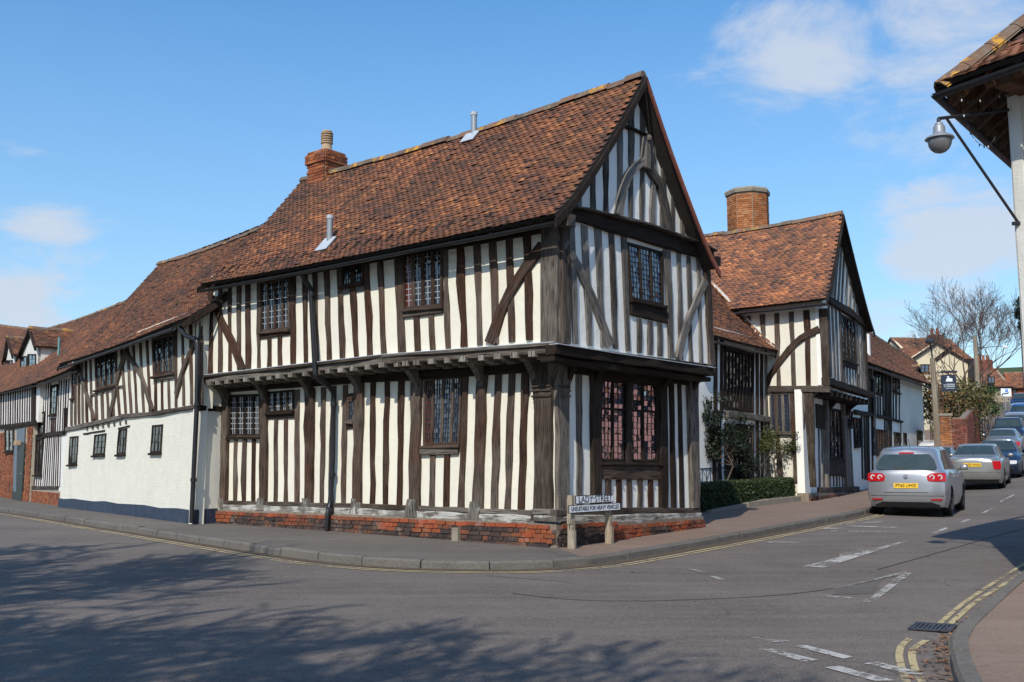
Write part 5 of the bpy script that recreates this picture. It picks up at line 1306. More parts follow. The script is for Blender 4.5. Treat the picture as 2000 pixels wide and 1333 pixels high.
dormer(lh, W3, -.75, 9, 27, 748, 744, 20, 659, 702, [(11.5, 25.5, 704, 743, 2)], 1.5)
mb = MB(); p = W3.P(*W3.uv(114, 698, -.9), -.9); mb.tube([p-Vector((0, 0, .3)), W3.P(*W3.uv(116, 659, -.9), -.9)], .045, 10); mb.build('flue_pipe', simple('copper_green', (.12, .27, .28), .6), lh)

# ------------------------------------------------------------------ hall range behind the garden
hall = thing('hall_range', 'recessed hall range between the two gables with tall dark mullioned windows', 'house', (pH.x, pH.y, T(pH.x, pH.y)))
HB = Band(WH, 1380, 590, 3.508)
uh = 5.2; zh0 = zat(plan_on(WH, 0, 1500), 968); zg = lambda u: T(*WH.P(u, 0, 0).xy)+.05
ehr = zat(plan_on(WH, .3, 1512), 688); ehl = zat(plan_on(WH, .3, 1392), 660)
slab(WH, [(-.1, zg(0)-.3), (uh, zg(uh)-.3), (uh, ehl+.4), (-.1, ehr+.4)], -.25, 0, 'plaster_wall', M['plaster_gable'], hall)
yt = pl([(0, 230), (415, 350)]); ym = pl([(0, 745), (150, 750), (425, 800)])
for a in [(48, 70, 45, 68), (92, 112, 88, 110), (333, 350, 335, 350), (364, 384, 364, 385)]: HB.stud(hall, oakd, *a, yt, ym)
HB.stud(hall, oakp, 395, 432, 398, 436, yt, 1230, w1=.05, name='post')
for a in [(333, 352, 335, 355), (368, 386, 370, 388), (40, 62, 40, 62), (75, 96, 75, 96)]: HB.stud(hall, oakd, *a, ym, 1260)
HB.beam(hall, oakp, [(120, 770), (280, 785), (425, 812)], 42, w1=.12, name='beam')
def barwin(B, parent, tl, tr, br, bl, n, rows=6):
    wn = B.window(parent, tl, tr, br, bl, n, rows=rows, cols=1, m='oak_dark', frame=.09, mull=.06, w=.0, sill=False)
    return wn
barwin(HB, hall, (118, 300), (318, 350), (314, 762), (118, 738), 8, 10)
barwin(HB, hall, (120, 830), (318, 842), (316, 1160), (120, 1150), 6, 7)
HB.beam(hall, oakd, [(120, 1185), (318, 1190)], 60, w1=.05, name='window_panel')
WHR = WH.shift(-2.6); ph_r = WH.P(-.15, ehr, .32); ph_l = WH.P(uh, ehl+(ehl-ehr)*.2, .32)
rz = ehr+3.4
rfh, SHh = roof(hall, ph_l, ph_r, WH.P(uh, rz, -2.6), WH.P(-.15, rz, -2.6), 'tile', .15, .092, 300, .03, near=ph_r, toneb=-.05)
gutter(hall, ph_r-Vector((0, 0, .05)), ph_l-Vector((0, 0, .05)), .06)
mb = []
for i in range(15):
    b = (i+.3)/22; p, q = SHh(.985, b), SHh(.985, b+.034); d = (q-p); m_ = MB(); m_.box((p+q)/2+Vector((0, 0, .10)), d*.43, WH.U*.105, Vector((0, 0, .03)), R.random()); m_.build('brick', M['brick_orange'], rfh)
p, q = SHh(.985, 0), SHh(.985, .75); m_ = MB(); m_.box((p+q)/2+Vector((0, 0, .04)), (q-p)/2, WH.U*.10, Vector((0, 0, .03))); m_.build('verge_mortar', M['white_old'], hall)

# ------------------------------------------------------------------ second gabled cross wing
cw = thing('gabled_cross_wing', 'second timber-framed gable beyond the garden, jettied, with a big curved brace and a brick stack', 'house', (cc.x, cc.y, T(cc.x, cc.y)))
BS = Band(WCS, 1380, 590, 3.508); BG = Band(WCG, 1590, 580, 3.333); BGL = Band(WCL, 1590, 580, 3.333)
uS = WCS.uv(1490, 800)[0]; uCG = 5.9
zjs = WCS.uv(1612, 752)[1]; zes = zat(plan_on(WCS, .35, 1600), 592); zgc = T(ccl.x, ccl.y)+.1
slab(WCS, [(.0, zjs-.1), (2.9, zjs-.1), (2.9, zes+.1), (0, zes+.1)], -.2, 0, 'plaster_wall', M['plaster'], cw)
WS2 = WCS  # lower part of the side wall, in the same plane, from the lower gable back
uLo = .0
slab(WCS, [(.06+JC*.98, zgc-.3), (2.9, zgc-.3), (2.9, zjs-.1), (.06+JC*.98, zjs-.1)], -.2, -.003, 'plaster_wall', M['plaster'], cw)
yt = pl([(300, 95), (770, 50)]); yb = pl([(415, 580), (840, 572)])
for a in [(275, 305, 275, 305), (364, 404, 395, 425), (463, 500, 482, 513), (562, 598, 584, 617), (662, 706, 684, 716)]: BS.stud(cw, oak, *a, yt, yb)
BS.stud(cw, oakp, 772, 836, 798, 846, yt, yb, w1=.06, name='corner_post')
BS.beam(cw, oak, [(412, 575), (440, 505), (500, 415), (570, 325), (650, 250), (775, 185)], [28, 34, 38, 42, 44, 46], w1=.07, name='brace', seg=.2)
BS.beam(cw, oakp, [(412, 600), (560, 596), (852, 600)], 44, w1=.10, name='jetty_beam')
BS.stud(cw, oak, 575, 607, 598, 632, 625, 1235, w1=.05); BS.stud(cw, oak, 460, 480, 490, 530, 625, 1235, w1=.04)
BS.stud(cw, oakp, 672, 735, 712, 752, 622, 1270, w1=.08, name='post')
BS.window(cw, (434, 628), (575, 626), (590, 900), (438, 900), [.33, .62], rows=9, cols=3, frame=.05, mull=.09, g='glass_sky', m='oak_post')
# gable
zTc = WCG.uv(1612, 600)[1]; zTr_ = WCG.uv(1690, 640)[1]; apc = WCG.uv(1645, 425)
slab(WCG, [(0, zjs), (uCG, WCG.uv(1693, 775)[1]), (uCG, zTr_), (apc[0]+.35, apc[1]), (0, zTc)], -.2, 0, 'plaster_wall', M['plaster_gable'], cw)
slab(WCL, [(0, zgc-.3), (uCG, zgc-.1), (uCG, zjs-.2), (0, zjs-.1)], -.2, 0, 'plaster_wall', M['plaster_gable'], cw)
yt = pl([(85, 30), (210, 100), (330, 185)]); yb = pl([(105, 520), (345, 618)])
for a in [(85, 96, 100, 112), (108, 118, 126, 136), (132, 144, 148, 158), (158, 170, 172, 182), (258, 268, 268, 276), (276, 283, 286, 293), (292, 299, 302, 309), (306, 314, 316, 324)]: BG.stud(cw, oakg, *a, yt, yb)
BG.stud(cw, oakp, 318, 330, 332, 346, yt, yb, w1=.05, name='corner_post')
for a in [(186, 194, 190, 198), (207, 214, 210, 217), (226, 233, 230, 237), (246, 252, 248, 255)]: BG.stud(cw, oakg, *a, 430, yb)
BG.window(cw, (166, 110), (260, 160), (266, 440), (178, 405), 4, rows=8, cols=2, frame=.08, mull=.07, m='oak_dark'); BG.beam(cw, oakd, [(180, 425), (268, 458)], 36, w1=.06, name='window_panel')
BG.beam(cw, oakd, [(80, 22), (200, 90), (345, 200)], [38, 40, 32], w1=.12, name='tie_beam')
BG.beam(cw, oakd, [(72, 548), (200, 590), (352, 640)], [44, 40, 34], w0=-.1, w1=.14, name='bressumer')
for i, (xt, xb, y) in enumerate(((1636, 1621, 470), (1640, 1628, 455), (1645.5, 1635, 435), (1651, 1642, 440), (1657, 1650, 470), (1663, 1657, 505), (1669, 1665, 540), (1675, 1673, 570), (1681, 1680, 595))):
    X = lambda x: (x-1590)*3.333; Y = lambda y: (y-580)*3.333
    BG.stud(cw, oakg, X(xt)-4, X(xt)+4, X(xb)-4, X(xb)+4, Y(y), Y(588+(xb-1612)*.62), w1=.04)
BG.beam(cw, oakd, [(X(1634), Y(474)), (X(1664), Y(498))], 9, w1=.07, name='collar')
yt = pl([(0, 720), (345, 700)]); yb = pl([(20, 1240), (270, 1235)])
for a in [(22, 32, 30, 38), (42, 52, 50, 60), (190, 200, 205, 215), (208, 218, 225, 235), (226, 236, 245, 255)]: BGL.stud(cw, oakg, *a, 850, yb)
BGL.beam(cw, oakd, [(8, 775), (60, 790)], 150, w1=.05, name='jetty_shade_panel')  # dark panel added for the bracket and shadow under the jetty
BGL.stud(cw, oakp, 55, 68, 68, 80, 640, 1250, w1=.12, name='post'); BGL.stud(cw, oakp, 168, 188, 195, 212, 640, 1240, w1=.1, name='post')
BGL.window(cw, (66, 720), (168, 735), (185, 1062), (76, 1058), 4, rows=9, cols=2, frame=.08, mull=.06, m='oak_dark'); BGL.window(cw, (190, 735), (245, 745), (240, 850), (192, 852), 3, rows=4, cols=1, frame=.06, mull=.05, m='oak_dark')
BGL.beam(cw, oakd, [(74, 1118), (190, 1122)], 90, w1=.08, name='window_panel')
for i in range(6): BGL.stud(cw, oakg, 82+i*19, 90+i*19, 84+i*19, 92+i*19, 1165, 1235, w1=.03)
BGL.beam(cw, oakp, [(20, 1258), (275, 1252)], 34, w1=.1, name='sill_beam')
for i in range(9): 
    t = (i+.6)/9; u = t*uCG; z = lerp(zjs, WCG.uv(1693, 775)[1], t)-.2; m_ = MB(); m_.box(WCG.P(u, z, -.25), WCG.U*.08, WCG.N*.35, Vector((0, 0, .08)), R.random()); m_.build('joist', oakd, cw)
bracket(cw, WCL, .12, zjs-1.2, zjs-.12, JC+.0, oakp, .16); bracket(cw, WCL, 2.9, zjs-1.1, zjs-.2, JC, oakd, .15); bracket(cw, WCL, 5.4, zjs-1.1, zjs-.2, JC, oakd, .15)
prc = slab(WCL, [(-.1, zgc-.5), (uCG, zgc-.2), (uCG, BGL.uv(270, 1270)[1]), (-.1, BGL.uv(20, 1272)[1])], -.2, .12, 'plinth', M['mortar_dark'], cw)
brickwork(WCL, prc, -.1, uCG, lambda u: zgc-.2+.03*u, lambda u: BGL.uv(150, 1274)[1], 'brick_old', w=.13, cap=120, tone=lambda u, z, k: R.uniform(.2, .8))
# its roof
er = c0*0+cc+WCG.N*.25+WCS.N*.35; ERc = Vector((er.x, er.y, zat(er, 588)))
apr = WCG.P(apc[0]+.15, 0, .25); APc = Vector((apr.x, apr.y, zat(WCG.P(WCG.uv(1645, 420, .25)[0], 0, .25), 416)))
APc = WCG.P(WCG.uv(1646, 420, .25)[0], 0, .25); APc.z = zat(APc, 416)
WRc = Wall(APc.x, APc.y, -.775, .632); ul, zl_ = WRc.uv(1372, 462); RLc = WRc.P(ul, zl_)
q = plan_on(WCS, .35, 1418); ELc = Vector((q.x, q.y, zat(q, 610)))
kk = (RLc-APc).length; ELc2 = ERc+(ELc-ERc).normalized()*kk
rfc, SC = roof(cw, ELc2, ERc, RLc, APc, 'tile_red', .15, .092, 300, .04, near=ERc)
verge(cw, SC, 1.004, oakd, WCG.N, .14, .03)
gutter(cw, ERc-Vector((0, 0, .05)), ELc-Vector((0, 0, .05))-(ERc-ELc).normalized()*.1, .075)
e2 = WCG.P(uCG+.2, 0, .25); E2c = Vector((e2.x, e2.y, zat(e2, 650)))
rfc2, SC2 = roof(cw, E2c-WCG.N*8, E2c, RLc, APc, 'tile_red', .15, .092, 30, .02, ridge=False, near=E2c); verge(cw, SC2, 1.004, oakd, WCG.N, .14, .03)
# octagonal brick stack
ust, zst = WRc.uv(1461, 430, -.9); cst = WRc.P(ust, 0, -.9); z1s = zat(cst, 384); rs = .62*abs(plan_on(WRc, -.9, 1500)[0]-plan_on(WRc, -.9, 1422)[0])
stm = MB(); stm.lathe(Vector((cst.x, cst.y, 0)), [(rs-.01, z1s-3.2), (rs-.01, z1s)], 8); stack = stm.build('chimney_stack', M['mortar'], cw)
for k in range(8):
    an0, an1 = 2*math.pi*k/8, 2*math.pi*(k+1)/8; A_ = cst+Vector((math.cos(an0), math.sin(an0), 0))*rs; B__ = cst+Vector((math.cos(an1), math.sin(an1), 0))*rs
    nn = ((A_+B__)/2-cst).normalized()
    if nn.dot(CAM-cst) < -.1: continue
    Wk = Wall(A_.x, A_.y, (B__-A_).x, (B__-A_).y); Wk.N = nn
    Ln = (B__-A_).length; brickwork(Wk, stack, 0.005, Ln-.005, lambda u: z1s-1.75, lambda u: z1s, 'brick_orange', w=.0, cap=75, near=CAM, bond='f', course=.07)
cm = MB(); cm.lathe(Vector((cst.x, cst.y, z1s)), [(rs+.0, -.02), (rs+.07, 0), (rs+.09, .10), (rs+.05, .16), (rs*.5, .18), (0, .18)], 8); cm.build('chimney_cap', M['stone'], cw)

# ------------------------------------------------------------------ range beyond, timber then plain rendered end
far = thing('far_range', 'low range beyond the second gable with plain white rendered end wall and sloping tiled roof', 'house', (c4.x, c4.y, T(c4.x, c4.y)))
B9 = Band(W4, 1590, 580, 3.333)
uE = W4.uv(1805, 850)[0]; uM = W4.uv(1755, 850)[0]; g4 = lambda u: T(*W4.P(u, 0, 0).xy)
p0, p1 = W4.P(0, 0, .35), plan_on(W4, .35, 1826); e40, e41 = zat(p0, 703), zat(p1, 755)
zE4 = lambda u: lerp(e40, e41, u/(uE+.8))
slab(W4, [(-.6, g4(0)-.3), (uM, g4(uM)-.3), (uM, zE4(uM)+.2), (-.6, e40+.05)], -.25, 0, 'plaster_wall', M['plaster_gable'], far)
slab(W4, [(uM, g4(uM)-.3), (uE, g4(uE)-.3), (uE, zE4(uE)+.15), (uM, zE4(uM)+.2)], -.25, .02, 'rendered_wall', M['render'], far)
yt = pl([(335, 420), (560, 520)]); ym = pl([(270, 745), (565, 808)]); yb = pl([(270, 1175), (560, 1250)])
for x in (352, 368, 385): B9.stud(far, oakd, x-4, x+4, x-2, x+6, yt, ym)
for x in (395, 412, 428): B9.stud(far, oakd, x-4, x+4, x-2, x+6, 650, ym)
for x in (446, 460, 472, 485, 498): B9.stud(far, oakd, x-4, x+3, x-2, x+5, yt, ym)
for x in (512, 530): B9.stud(far, oakd, x-3, x+3, x-2, x+4, 630, ym)
B9.stud(far, oakd, 546, 553, 548, 555, yt, ym)
for x in (305, 322, 338, 352, 372): B9.stud(far, oakd, x-4, x+4, x+4, x+12, ym, yb)
for x in (458, 472, 485, 498): B9.stud(far, oakd, x-4, x+3, x-2, x+6, ym, 1180)
B9.stud(far, oakd, 556, 564, 562, 570, ym, 1000)
B9.beam(far, oakd, [(255, 750), (400, 775), (567, 815)], [30, 22, 14], w1=.09, name='beam')
B9.window(far, (392, 468), (440, 478), (436, 640), (390, 625), 2, rows=5, cols=2, m='oak_dark', w=.01); B9.window(far, (508, 525), (550, 538), (550, 630), (508, 615), 2, rows=3, cols=2, m='oak_dark', w=.01)
B9.window(far, (398, 862), (460, 868), (462, 1020), (404, 1030), 3, rows=5, cols=2, m='oak_dark', w=.01); B9.window(far, (516, 880), (554, 885), (558, 1000), (520, 1005), 2, rows=4, cols=2, m='oak_dark', w=.01)
B9.window(far, (250, 785), (292, 790), (298, 972), (258, 975), 2, rows=5, cols=2, m='oak_dark', w=.02)
B9.window(far, (574, 884), (592, 888), (596, 1000), (578, 1000), 1, rows=3, cols=1, m='oak_dark', w=.03); B9.window(far, (662, 868), (696, 872), (700, 1000), (668, 1000), 1, rows=3, cols=2, m='oak_dark', w=.03)
pipe(far, [W4.P(*W4.uv(1702, 735, .3), .3), W4.P(*W4.uv(1706, 740, .1), .1), W4.P(*W4.uv(1708, 890, .1), .1)], .06)
W4R = W4.shift(-2.7); E40 = Vector((*W4.P(-1.2, 0, .35).xy, e40-.0)); E41 = Vector((*p1.xy, e41))
rl4 = W4R.P(-1.6, W4R.uv(1694, 637)[1]); rr4 = pr(W4R, 1790, 709)
rf4, S4 = roof(far, E40, E41, rl4, rr4, 'tile', .17, .11, 250, .05, near=E40+Vector((0, 0, 1)))
gutter(far, E40-Vector((0, 0, .06)), E41-Vector((0, 0, .06)), .07); verge(far, S4, 1.004, oakd, W4.U, .14, .03)
roof(far, W4.P(-1.6, e40, -5.6), W4.P(uE, e41, -5.6), rl4, rr4, 'tile', .3, .2, 0, .02, ridge=False)
slab(Wall(W4.P(uE, 0, 0).x, W4.P(uE, 0, 0).y, W4.N.x, W4.N.y), [(0, 1), (-5.3, 1), (-5.3, zE4(uE)), (-2.7, rr4.z-.1), (0, zE4(uE))], -.1, 0, 'rendered_wall', M['render'], far)
mb = MB(); p = S4(.33, .22); mb.box(p+Vector((0, 0, .35)), W4.U*.1, W4.N*.1, Vector((0, 0, .42))); mb.build('vent', M['white'], far)
dormer(far, W4, -1.1, 1783, 1797, 742, 750, 1789, 716, 728, [(1784, 1789, 728, 745, 1), (1791, 1796, 731, 748, 1)], 1.2, 'tile', 'white')
# ------------------------------------------------------------------ cars
def pwl(pts):
    xs = [p[0] for p in pts]; ys = [p[1] for p in pts]
    def f(x):
        if x <= xs[0]: return ys[0]
        if x >= xs[-1]: return ys[-1]
        for i in range(len(xs)-1):
            if x <= xs[i+1]:
                t = (x-xs[i])/(xs[i+1]-xs[i]); m = lambda k: 0 if k in (0, len(xs)-1) else (ys[k+1]-ys[k-1])/(xs[k+1]-xs[k-1])
                h = xs[i+1]-xs[i]; m0 = m(i) if i else (ys[1]-ys[0])/h; m1 = m(i+1) if i+1 < len(xs)-1 else (ys[-1]-ys[-2])/h
                s0 = (ys[i+1]-ys[i])/h
                if s0 == 0: m0 = m1 = 0
                else:
                    if m0/s0 < 0: m0 = 0
                    if m1/s0 < 0: m1 = 0
                    m0 = max(-3*abs(s0), min(3*abs(s0), m0)); m1 = max(-3*abs(s0), min(3*abs(s0), m1))
                return (2*t**3-3*t*t+1)*ys[i]+(t**3-2*t*t+t)*h*m0+(-2*t**3+3*t*t)*ys[i+1]+(t**3-t*t)*h*m1
    return f
STY = {
 # s from rear 0 to front 1.  top: upper outline, belt: waist, wb/wr half widths at waist and roof rail
 'mpv': dict(L=4.21, W=1.76, top=[(0, 1.50), (.03, 1.545), (.12, 1.575), (.35, 1.60), (.55, 1.57), (.66, 1.42), (.80, 1.06), (.92, .93), (1, .78)], belt=[(0, 1.0), (.5, .98), (.8, .96), (.92, .88), (1, .74)], wr=[(0, .60), (.1, .61), (.5, .61), (.66, .60), (.8, .70), (1, .62)],
             rear=[(.2, .10), (.32, .03), (.5, .0), (.66, .01), (.78, .03), (.98, .07), (1.04, .10), (1.46, .36), (1.6, .44)], front=[(.2, -.12), (.35, -.02), (.5, 0), (.7, -.05), (.8, -.14), (1.6, -.2)], win=(.12, .74, .19, .63), ws=(.64, .795), rw='cap', ax=(.175, .80), wheel=.32),
 'sedan': dict(L=4.7, W=1.75, top=[(0, 1.0), (.04, 1.03), (.14, 1.06), (.17, 1.09), (.30, 1.37), (.38, 1.43), (.55, 1.45), (.62, 1.40), (.755, 1.06), (.9, .92), (1, .74)], belt=[(0, .93), (.3, .95), (.75, .93), (.9, .84), (1, .70)], wr=[(0, .72), (.14, .70), (.30, .56), (.5, .57), (.62, .57), (.755, .70), (1, .62)],
             rear=[(.2, .12), (.35, .03), (.5, 0), (.62, .015), (.75, .03), (.95, .06), (1.1, .12), (1.5, .2)], front=[(.2, -.12), (.35, -.02), (.5, 0), (.65, -.04), (.75, -.12), (1.5, -.2)], win=(.20, .70, .31, .60), ws=(.605, .745), rw=(.18, .305), ax=(.19, .80), wheel=.32),
 'coupe': dict(L=4.2, W=1.74, top=[(0, .98), (.05, 1.02), (.14, 1.05), (.2, 1.1), (.33, 1.33), (.45, 1.37), (.55, 1.34), (.70, 1.04), (.88, .88), (1, .68)], belt=[(0, .90), (.3, .93), (.75, .90), (.9, .8), (1, .66)], wr=[(0, .68), (.14, .68), (.33, .54), (.5, .55), (.55, .56), (.7, .70), (1, .58)],
             rear=[(.2, .14), (.35, .04), (.5, 0), (.7, .03), (.95, .12), (1.1, .16), (1.5, .2)], front=[(.2, -.12), (.35, -.02), (.5, 0), (.65, -.06), (.75, -.14), (1.5, -.2)], win=(.25, .62, .34, .53), ws=(.55, .69), rw=(.2, .33), ax=(.19, .81), wheel=.31),
 'suv': dict(L=4.6, W=1.85, top=[(0, 1.52), (.03, 1.60), (.12, 1.66), (.35, 1.70), (.55, 1.67), (.62, 1.56), (.74, 1.18), (.92, 1.06), (1, .88)], belt=[(0, 1.1), (.5, 1.07), (.75, 1.05), (.92, .98), (1, .82)], wr=[(0, .64), (.1, .65), (.5, .65), (.62, .64), (.74, .76), (1, .68)],
             rear=[(.25, .10), (.35, .03), (.55, .0), (.8, .01), (1.1, .05), (1.5, .22), (1.7, .3)], front=[(.25, -.10), (.4, -.02), (.6, 0), (.85, -.04), (.95, -.14), (1.7, -.2)], win=(.06, .68, .1, .58), ws=(.605, .735), rw='cap', ax=(.18, .80), wheel=.36),
}
def make_car(label, group, style, paintm, pos, heading, plate=None, roof_bars=False, plate_front=False, detail=True):
    s_ = STY[style]; L, Wd = s_['L'], s_['W']; hw = Wd/2; top, belt, wr = pwl(s_['top']), pwl(s_['belt']), pwl(s_['wr']); Rr, Ff = pwl(s_['rear']), pwl(s_['front'])
    root = bpy.data.objects.new('parked_car', None); link(root); ROOT[root.name] = Vector((0, 0, 0)); tagp(root, label, 'car', group)
    rw_ = s_['wheel']; ax = [a*L for a in s_['ax']]; ra = rw_+.055
    endf = lambda s: 1-.075*max(0, 1-s/.07)**2-.13*max(0, 1-(1-s)/.14)**2
    def zbot(x):
        z = .20 if 0.02 < x/L < .98 else .22
        for a in ax:
            d = abs(x-a)
            if d < ra: z = max(z, rw_+math.sqrt(ra*ra-d*d))
        return z
    prof = [(.0, .90), (.10, .955), (.28, .99), (.5, 1.0), (.72, .99), (.88, .975), (.955, .955), (1.0, .925)]
    def sec(s):
        x = s*L; zb = zbot(x); zl = belt(s); zt = top(s); e = endf(s); out = []
        for k, wq in prof:
            z = lerp(zb, zl, k); zz = max(z, .2)
            # width depends on true height, arches flare slightly
            wv = 1-.10*max(0, (.42-z)/.3)**1.2-.03*max(0, (z-.72)/.3)
            out.append((hw*e*wv*(1 if k < .9 else wq/.955), z))
        wt = wr(s)*e; g = max(.004, zt-zl)
        for k in (.12, .5, .86): out.append((lerp(hw*e*.925*.97, wt, k**.9), zl+g*k*.96))
        out += [(wt*.95, zl+g*.965), (wt*.8, zl+g*.995), (wt*.45, zl+g*1.015), (0, zl+g*1.02)]
        return out
    def X(s, z): return Rr(z)+(L+Ff(z)-Rr(z))*s
    ns = 72; ss = [i/ns for i in range(ns+1)]; mb = MB(); m = len(sec(0)); 
    V = []
    for s in ss:
        r = sec(s); V.append([Vector((X(s, z), -y, z)) for y, z in r]+[Vector((X(s, z), y, z)) for y, z in r[-2::-1]])
    n2 = len(V[0]); base = 0
    for r in V: mb.v += [tuple(p) for p in r]
    for i in range(ns):
        for k in range(n2-1):
            mb.f.append((i*n2+k, (i+1)*n2+k, (i+1)*n2+k+1, i*n2+k+1)); mb.t.append(.5); mb.mi.append(0); mb.uv += [(0, 0)]*4
    def endcap(i, sgn):
        r = sec(ss[i]); nc = 10; rows = []
        for (y, z) in r[:-1]:
            rows.append([Vector((X(ss[i], z)+sgn*(-.10*(1-(t*2/nc-1)**4)) , lerp(-y, y, t/nc), z)) for t in range(nc+1)])
        for t in range(nc+1):
            pass
        for a, b in zip(rows[:-1], rows[1:]):
            for t in range(nc):
                q = [a[t], a[t+1], b[t+1], b[t]]
                if sgn > 0: q = q[::-1]
                mb.face(q)
        z = r[-1][1]; tp = [Vector((X(ss[i], z)+sgn*(-.10*(1-(t*2/nc-1)**4)), lerp(-r[-2][0], r[-2][0], t/nc), z-.02*(t*2/nc-1)**2)) for t in range(nc+1)]
        for t in range(nc):
            q = [rows[-1][t], rows[-1][t+1], tp[t+1], tp[t]]; mb.face(q[::-1] if sgn > 0 else q)
        # close the bulged top onto the roof edge
        q = [Vector((X(ss[i], z), r[-2][0]*k, z)) for k in (-1, 0, 1)]
    endcap(0, 1); endcap(ns, -1)
    body = mb.build('body', M[paintm], root, smooth=38)
    # underside and wheel wells, dark
    ub = MB(); ub.box((L*.5, 0, .33), (L*.46, 0, 0), (0, hw*.80, 0), (0, 0, .14)); ub.build('underbody', M['plastic'], root)
    def cap_pt(y, z, out=.012, rear=True):
        s = 0 if rear else 1; e = endf(s); yy = y/(hw*.95)
        b = .10*(1-min(1, abs(yy))**4)
        return Vector((X(s, z)-(b+out if rear else -(b+out)), y, z))
    def cap_patch(name, poly, m, parent, out=.012, rear=True, n=6, tone=.5):
        """poly rows: list of (z, y0, y1)"""
        mb = MB(); rows = [[cap_pt(lerp(y0, y1, k/n), z, out, rear) for k in range(n+1)] for z, y0, y1 in poly]
        for a, b in zip(rows[:-1], rows[1:]):
            for k in range(n):
                q = [a[k], a[k+1], b[k+1], b[k]]
                nn = (q[1]-q[0]).cross(q[2]-q[0])
                if (nn.x > 0) == rear: q = q[::-1]
                mb.face(q, tone)
        edge = rows[0]+[r[-1] for r in rows[1:-1]]+rows[-1][::-1]+[r[0] for r in rows[-2:0:-1]]
        d = Vector((.03 if rear else -.03, 0, 0))
        for i in range(len(edge)): a, b = edge[i], edge[(i+1) % len(edge)]; mb.face([a, b, b+d, a+d]); 
        return mb.build(name, M[m], parent, smooth=35)
    # glazing
    wa, wbb, wc, wd_ = s_['win']
    for side in (-1, 1):
        cuts = [(0, .40), (.425, .82), (.84, 1)] if style in ('mpv', 'suv') else [(0, .46), (.485, 1)]
        if style == 'coupe': cuts = [(0, .3), (.33, 1)]
        for c0_, c1_ in cuts:
            mb = MB(); n = 8; rows = []
            for q in range(5):
                kq = .10+.78*q/4; a = lerp(wa, wc, (q/4)**1.3); b = lerp(wbb, wd_, (q/4)**.9); row = []
                for i in range(n+1):
                    s = lerp(a, b, lerp(c0_, c1_, i/n)); zl = belt(s); zt = top(s); g = zt-zl; e = endf(s)
                    y = lerp(hw*e*.925*.97, wr(s)*e, kq**.9)+.010; z = zl+g*kq*.96; row.append(Vector((X(s, z), side*y, z)))
                rows.append(row)
            for r0, r1 in zip(rows[:-1], rows[1:]):
                for i in range(n):
                    q_ = [r0[i], r0[i+1], r1[i+1], r1[i]]
                    if ((q_[1]-q_[0]).cross(q_[2]-q_[0])).y*side < 0: q_ = q_[::-1]
                    mb.face(q_)
            mb.build('side_window', M['carglass'], root, smooth=40)
    def top_patch(name, s0, s1, m, parent, k=.93, out=.010):
        mb = MB(); n, p_ = 10, 6; rows = []
        for j in range(p_+1):
            s = lerp(s0, s1, j/p_); zl = belt(s); g = top(s)-zl; wt = wr(s)*endf(s); row = []
            for i in range(n+1):
                t = i/n*2-1; y = wt*.93*t; z = zl+g*(1.02-.025*abs(t)**2-.03*abs(t)**6)+out; row.append(Vector((X(s, z), y, z)))
            rows.append(row)
        for a, b in zip(rows[:-1], rows[1:]):
            for i in range(n):
                q_ = [a[i], b[i], b[i+1], a[i+1]]
                if ((q_[1]-q_[0]).cross(q_[2]-q_[0])).z < 0: q_ = q_[::-1]
                mb.face(q_)
        return mb.build(name, M[m], parent, smooth=50)
    top_patch('windscreen', s_['ws'][0], s_['ws'][1], 'carglass', root)
    if s_['rw'] == 'cap':
        zt = top(0); zb_ = belt(0)+.06; rwn = cap_patch('rear_window', [(zb_, -.60, .60), (zb_+.05, -.66, .66), (lerp(zb_, zt, .5), -.60, .60), (zt-.13, -.53, .53), (zt-.09, -.48, .48)], 'carglass', root)
        cap_patch('wiper', [(zb_+.02, -.02, .26), (zb_+.045, .0, .24)], 'plastic', rwn, .03)
        cap_patch('brake_light', [(zt-.075, -.16, .16), (zt-.045, -.16, .16)], 'red_lens', root, .02)
    else: top_patch('rear_window', s_['rw'][0], s_['rw'][1], 'carglass', root)
    # lights, plates, bumpers
    if style == 'mpv':
        for sd in (-1, 1):
            t = cap_patch('tail_light', [(.80, sd*.50, sd*.835), (.83, sd*.46, sd*.845), (.92, sd*.45, sd*.845), (.985, sd*.52, sd*.835)], 'red_lens', root, .014)
            for yy in (.56, .72):
                for rr_, mm, oo in ((.058, 'clear_lens', .02), (.030, 'red_lens', .026)):
                    mb = MB(); c = cap_pt(sd*yy, .895, oo); mb.add([c+Vector((0, math.cos(k*math.pi/7)*rr_, math.sin(k*math.pi/7)*rr_)) for k in range(14)], [tuple(range(14))[::-1]]); mb.build('lens', M[mm], t)
            cap_patch('reflector', [(.375, sd*.52, sd*.74), (.41, sd*.52, sd*.76)], 'red_lens', root, .012)
        cap_patch('lower_bumper', [(.21, -.66, .66), (.26, -.70, .70), (.335, -.52, .52)], 'plastic', root, .012)
        cap_patch('tailgate_seam', [(.545, -.46, .46), (.553, -.47, .47)], 'plastic', root, .004); cap_patch('bumper_seam', [(.47, -.78, .78), (.478, -.78, .78)], 'plastic', root, .003)
    elif style in ('sedan',):
        for sd in (-1, 1): cap_patch('tail_light', [(.66, sd*.62, sd*.82), (.78, sd*.60, sd*.83), (.92, sd*.58, sd*.82)], 'red_lens', root, .012)
        cap_patch('lower_bumper', [(.21, -.74, .74), (.34, -.76, .76)], 'plastic', root, .008); cap_patch('bumper_seam', [(.565, -.8, .8), (.575, -.8, .8)], 'plastic', root, .003)
    else:
        for sd in (-1, 1): cap_patch('tail_light', [(.68, sd*.5, sd*.80), (.80, sd*.46, sd*.81), (.88, sd*.54, sd*.80)], 'red_lens', root, .012)
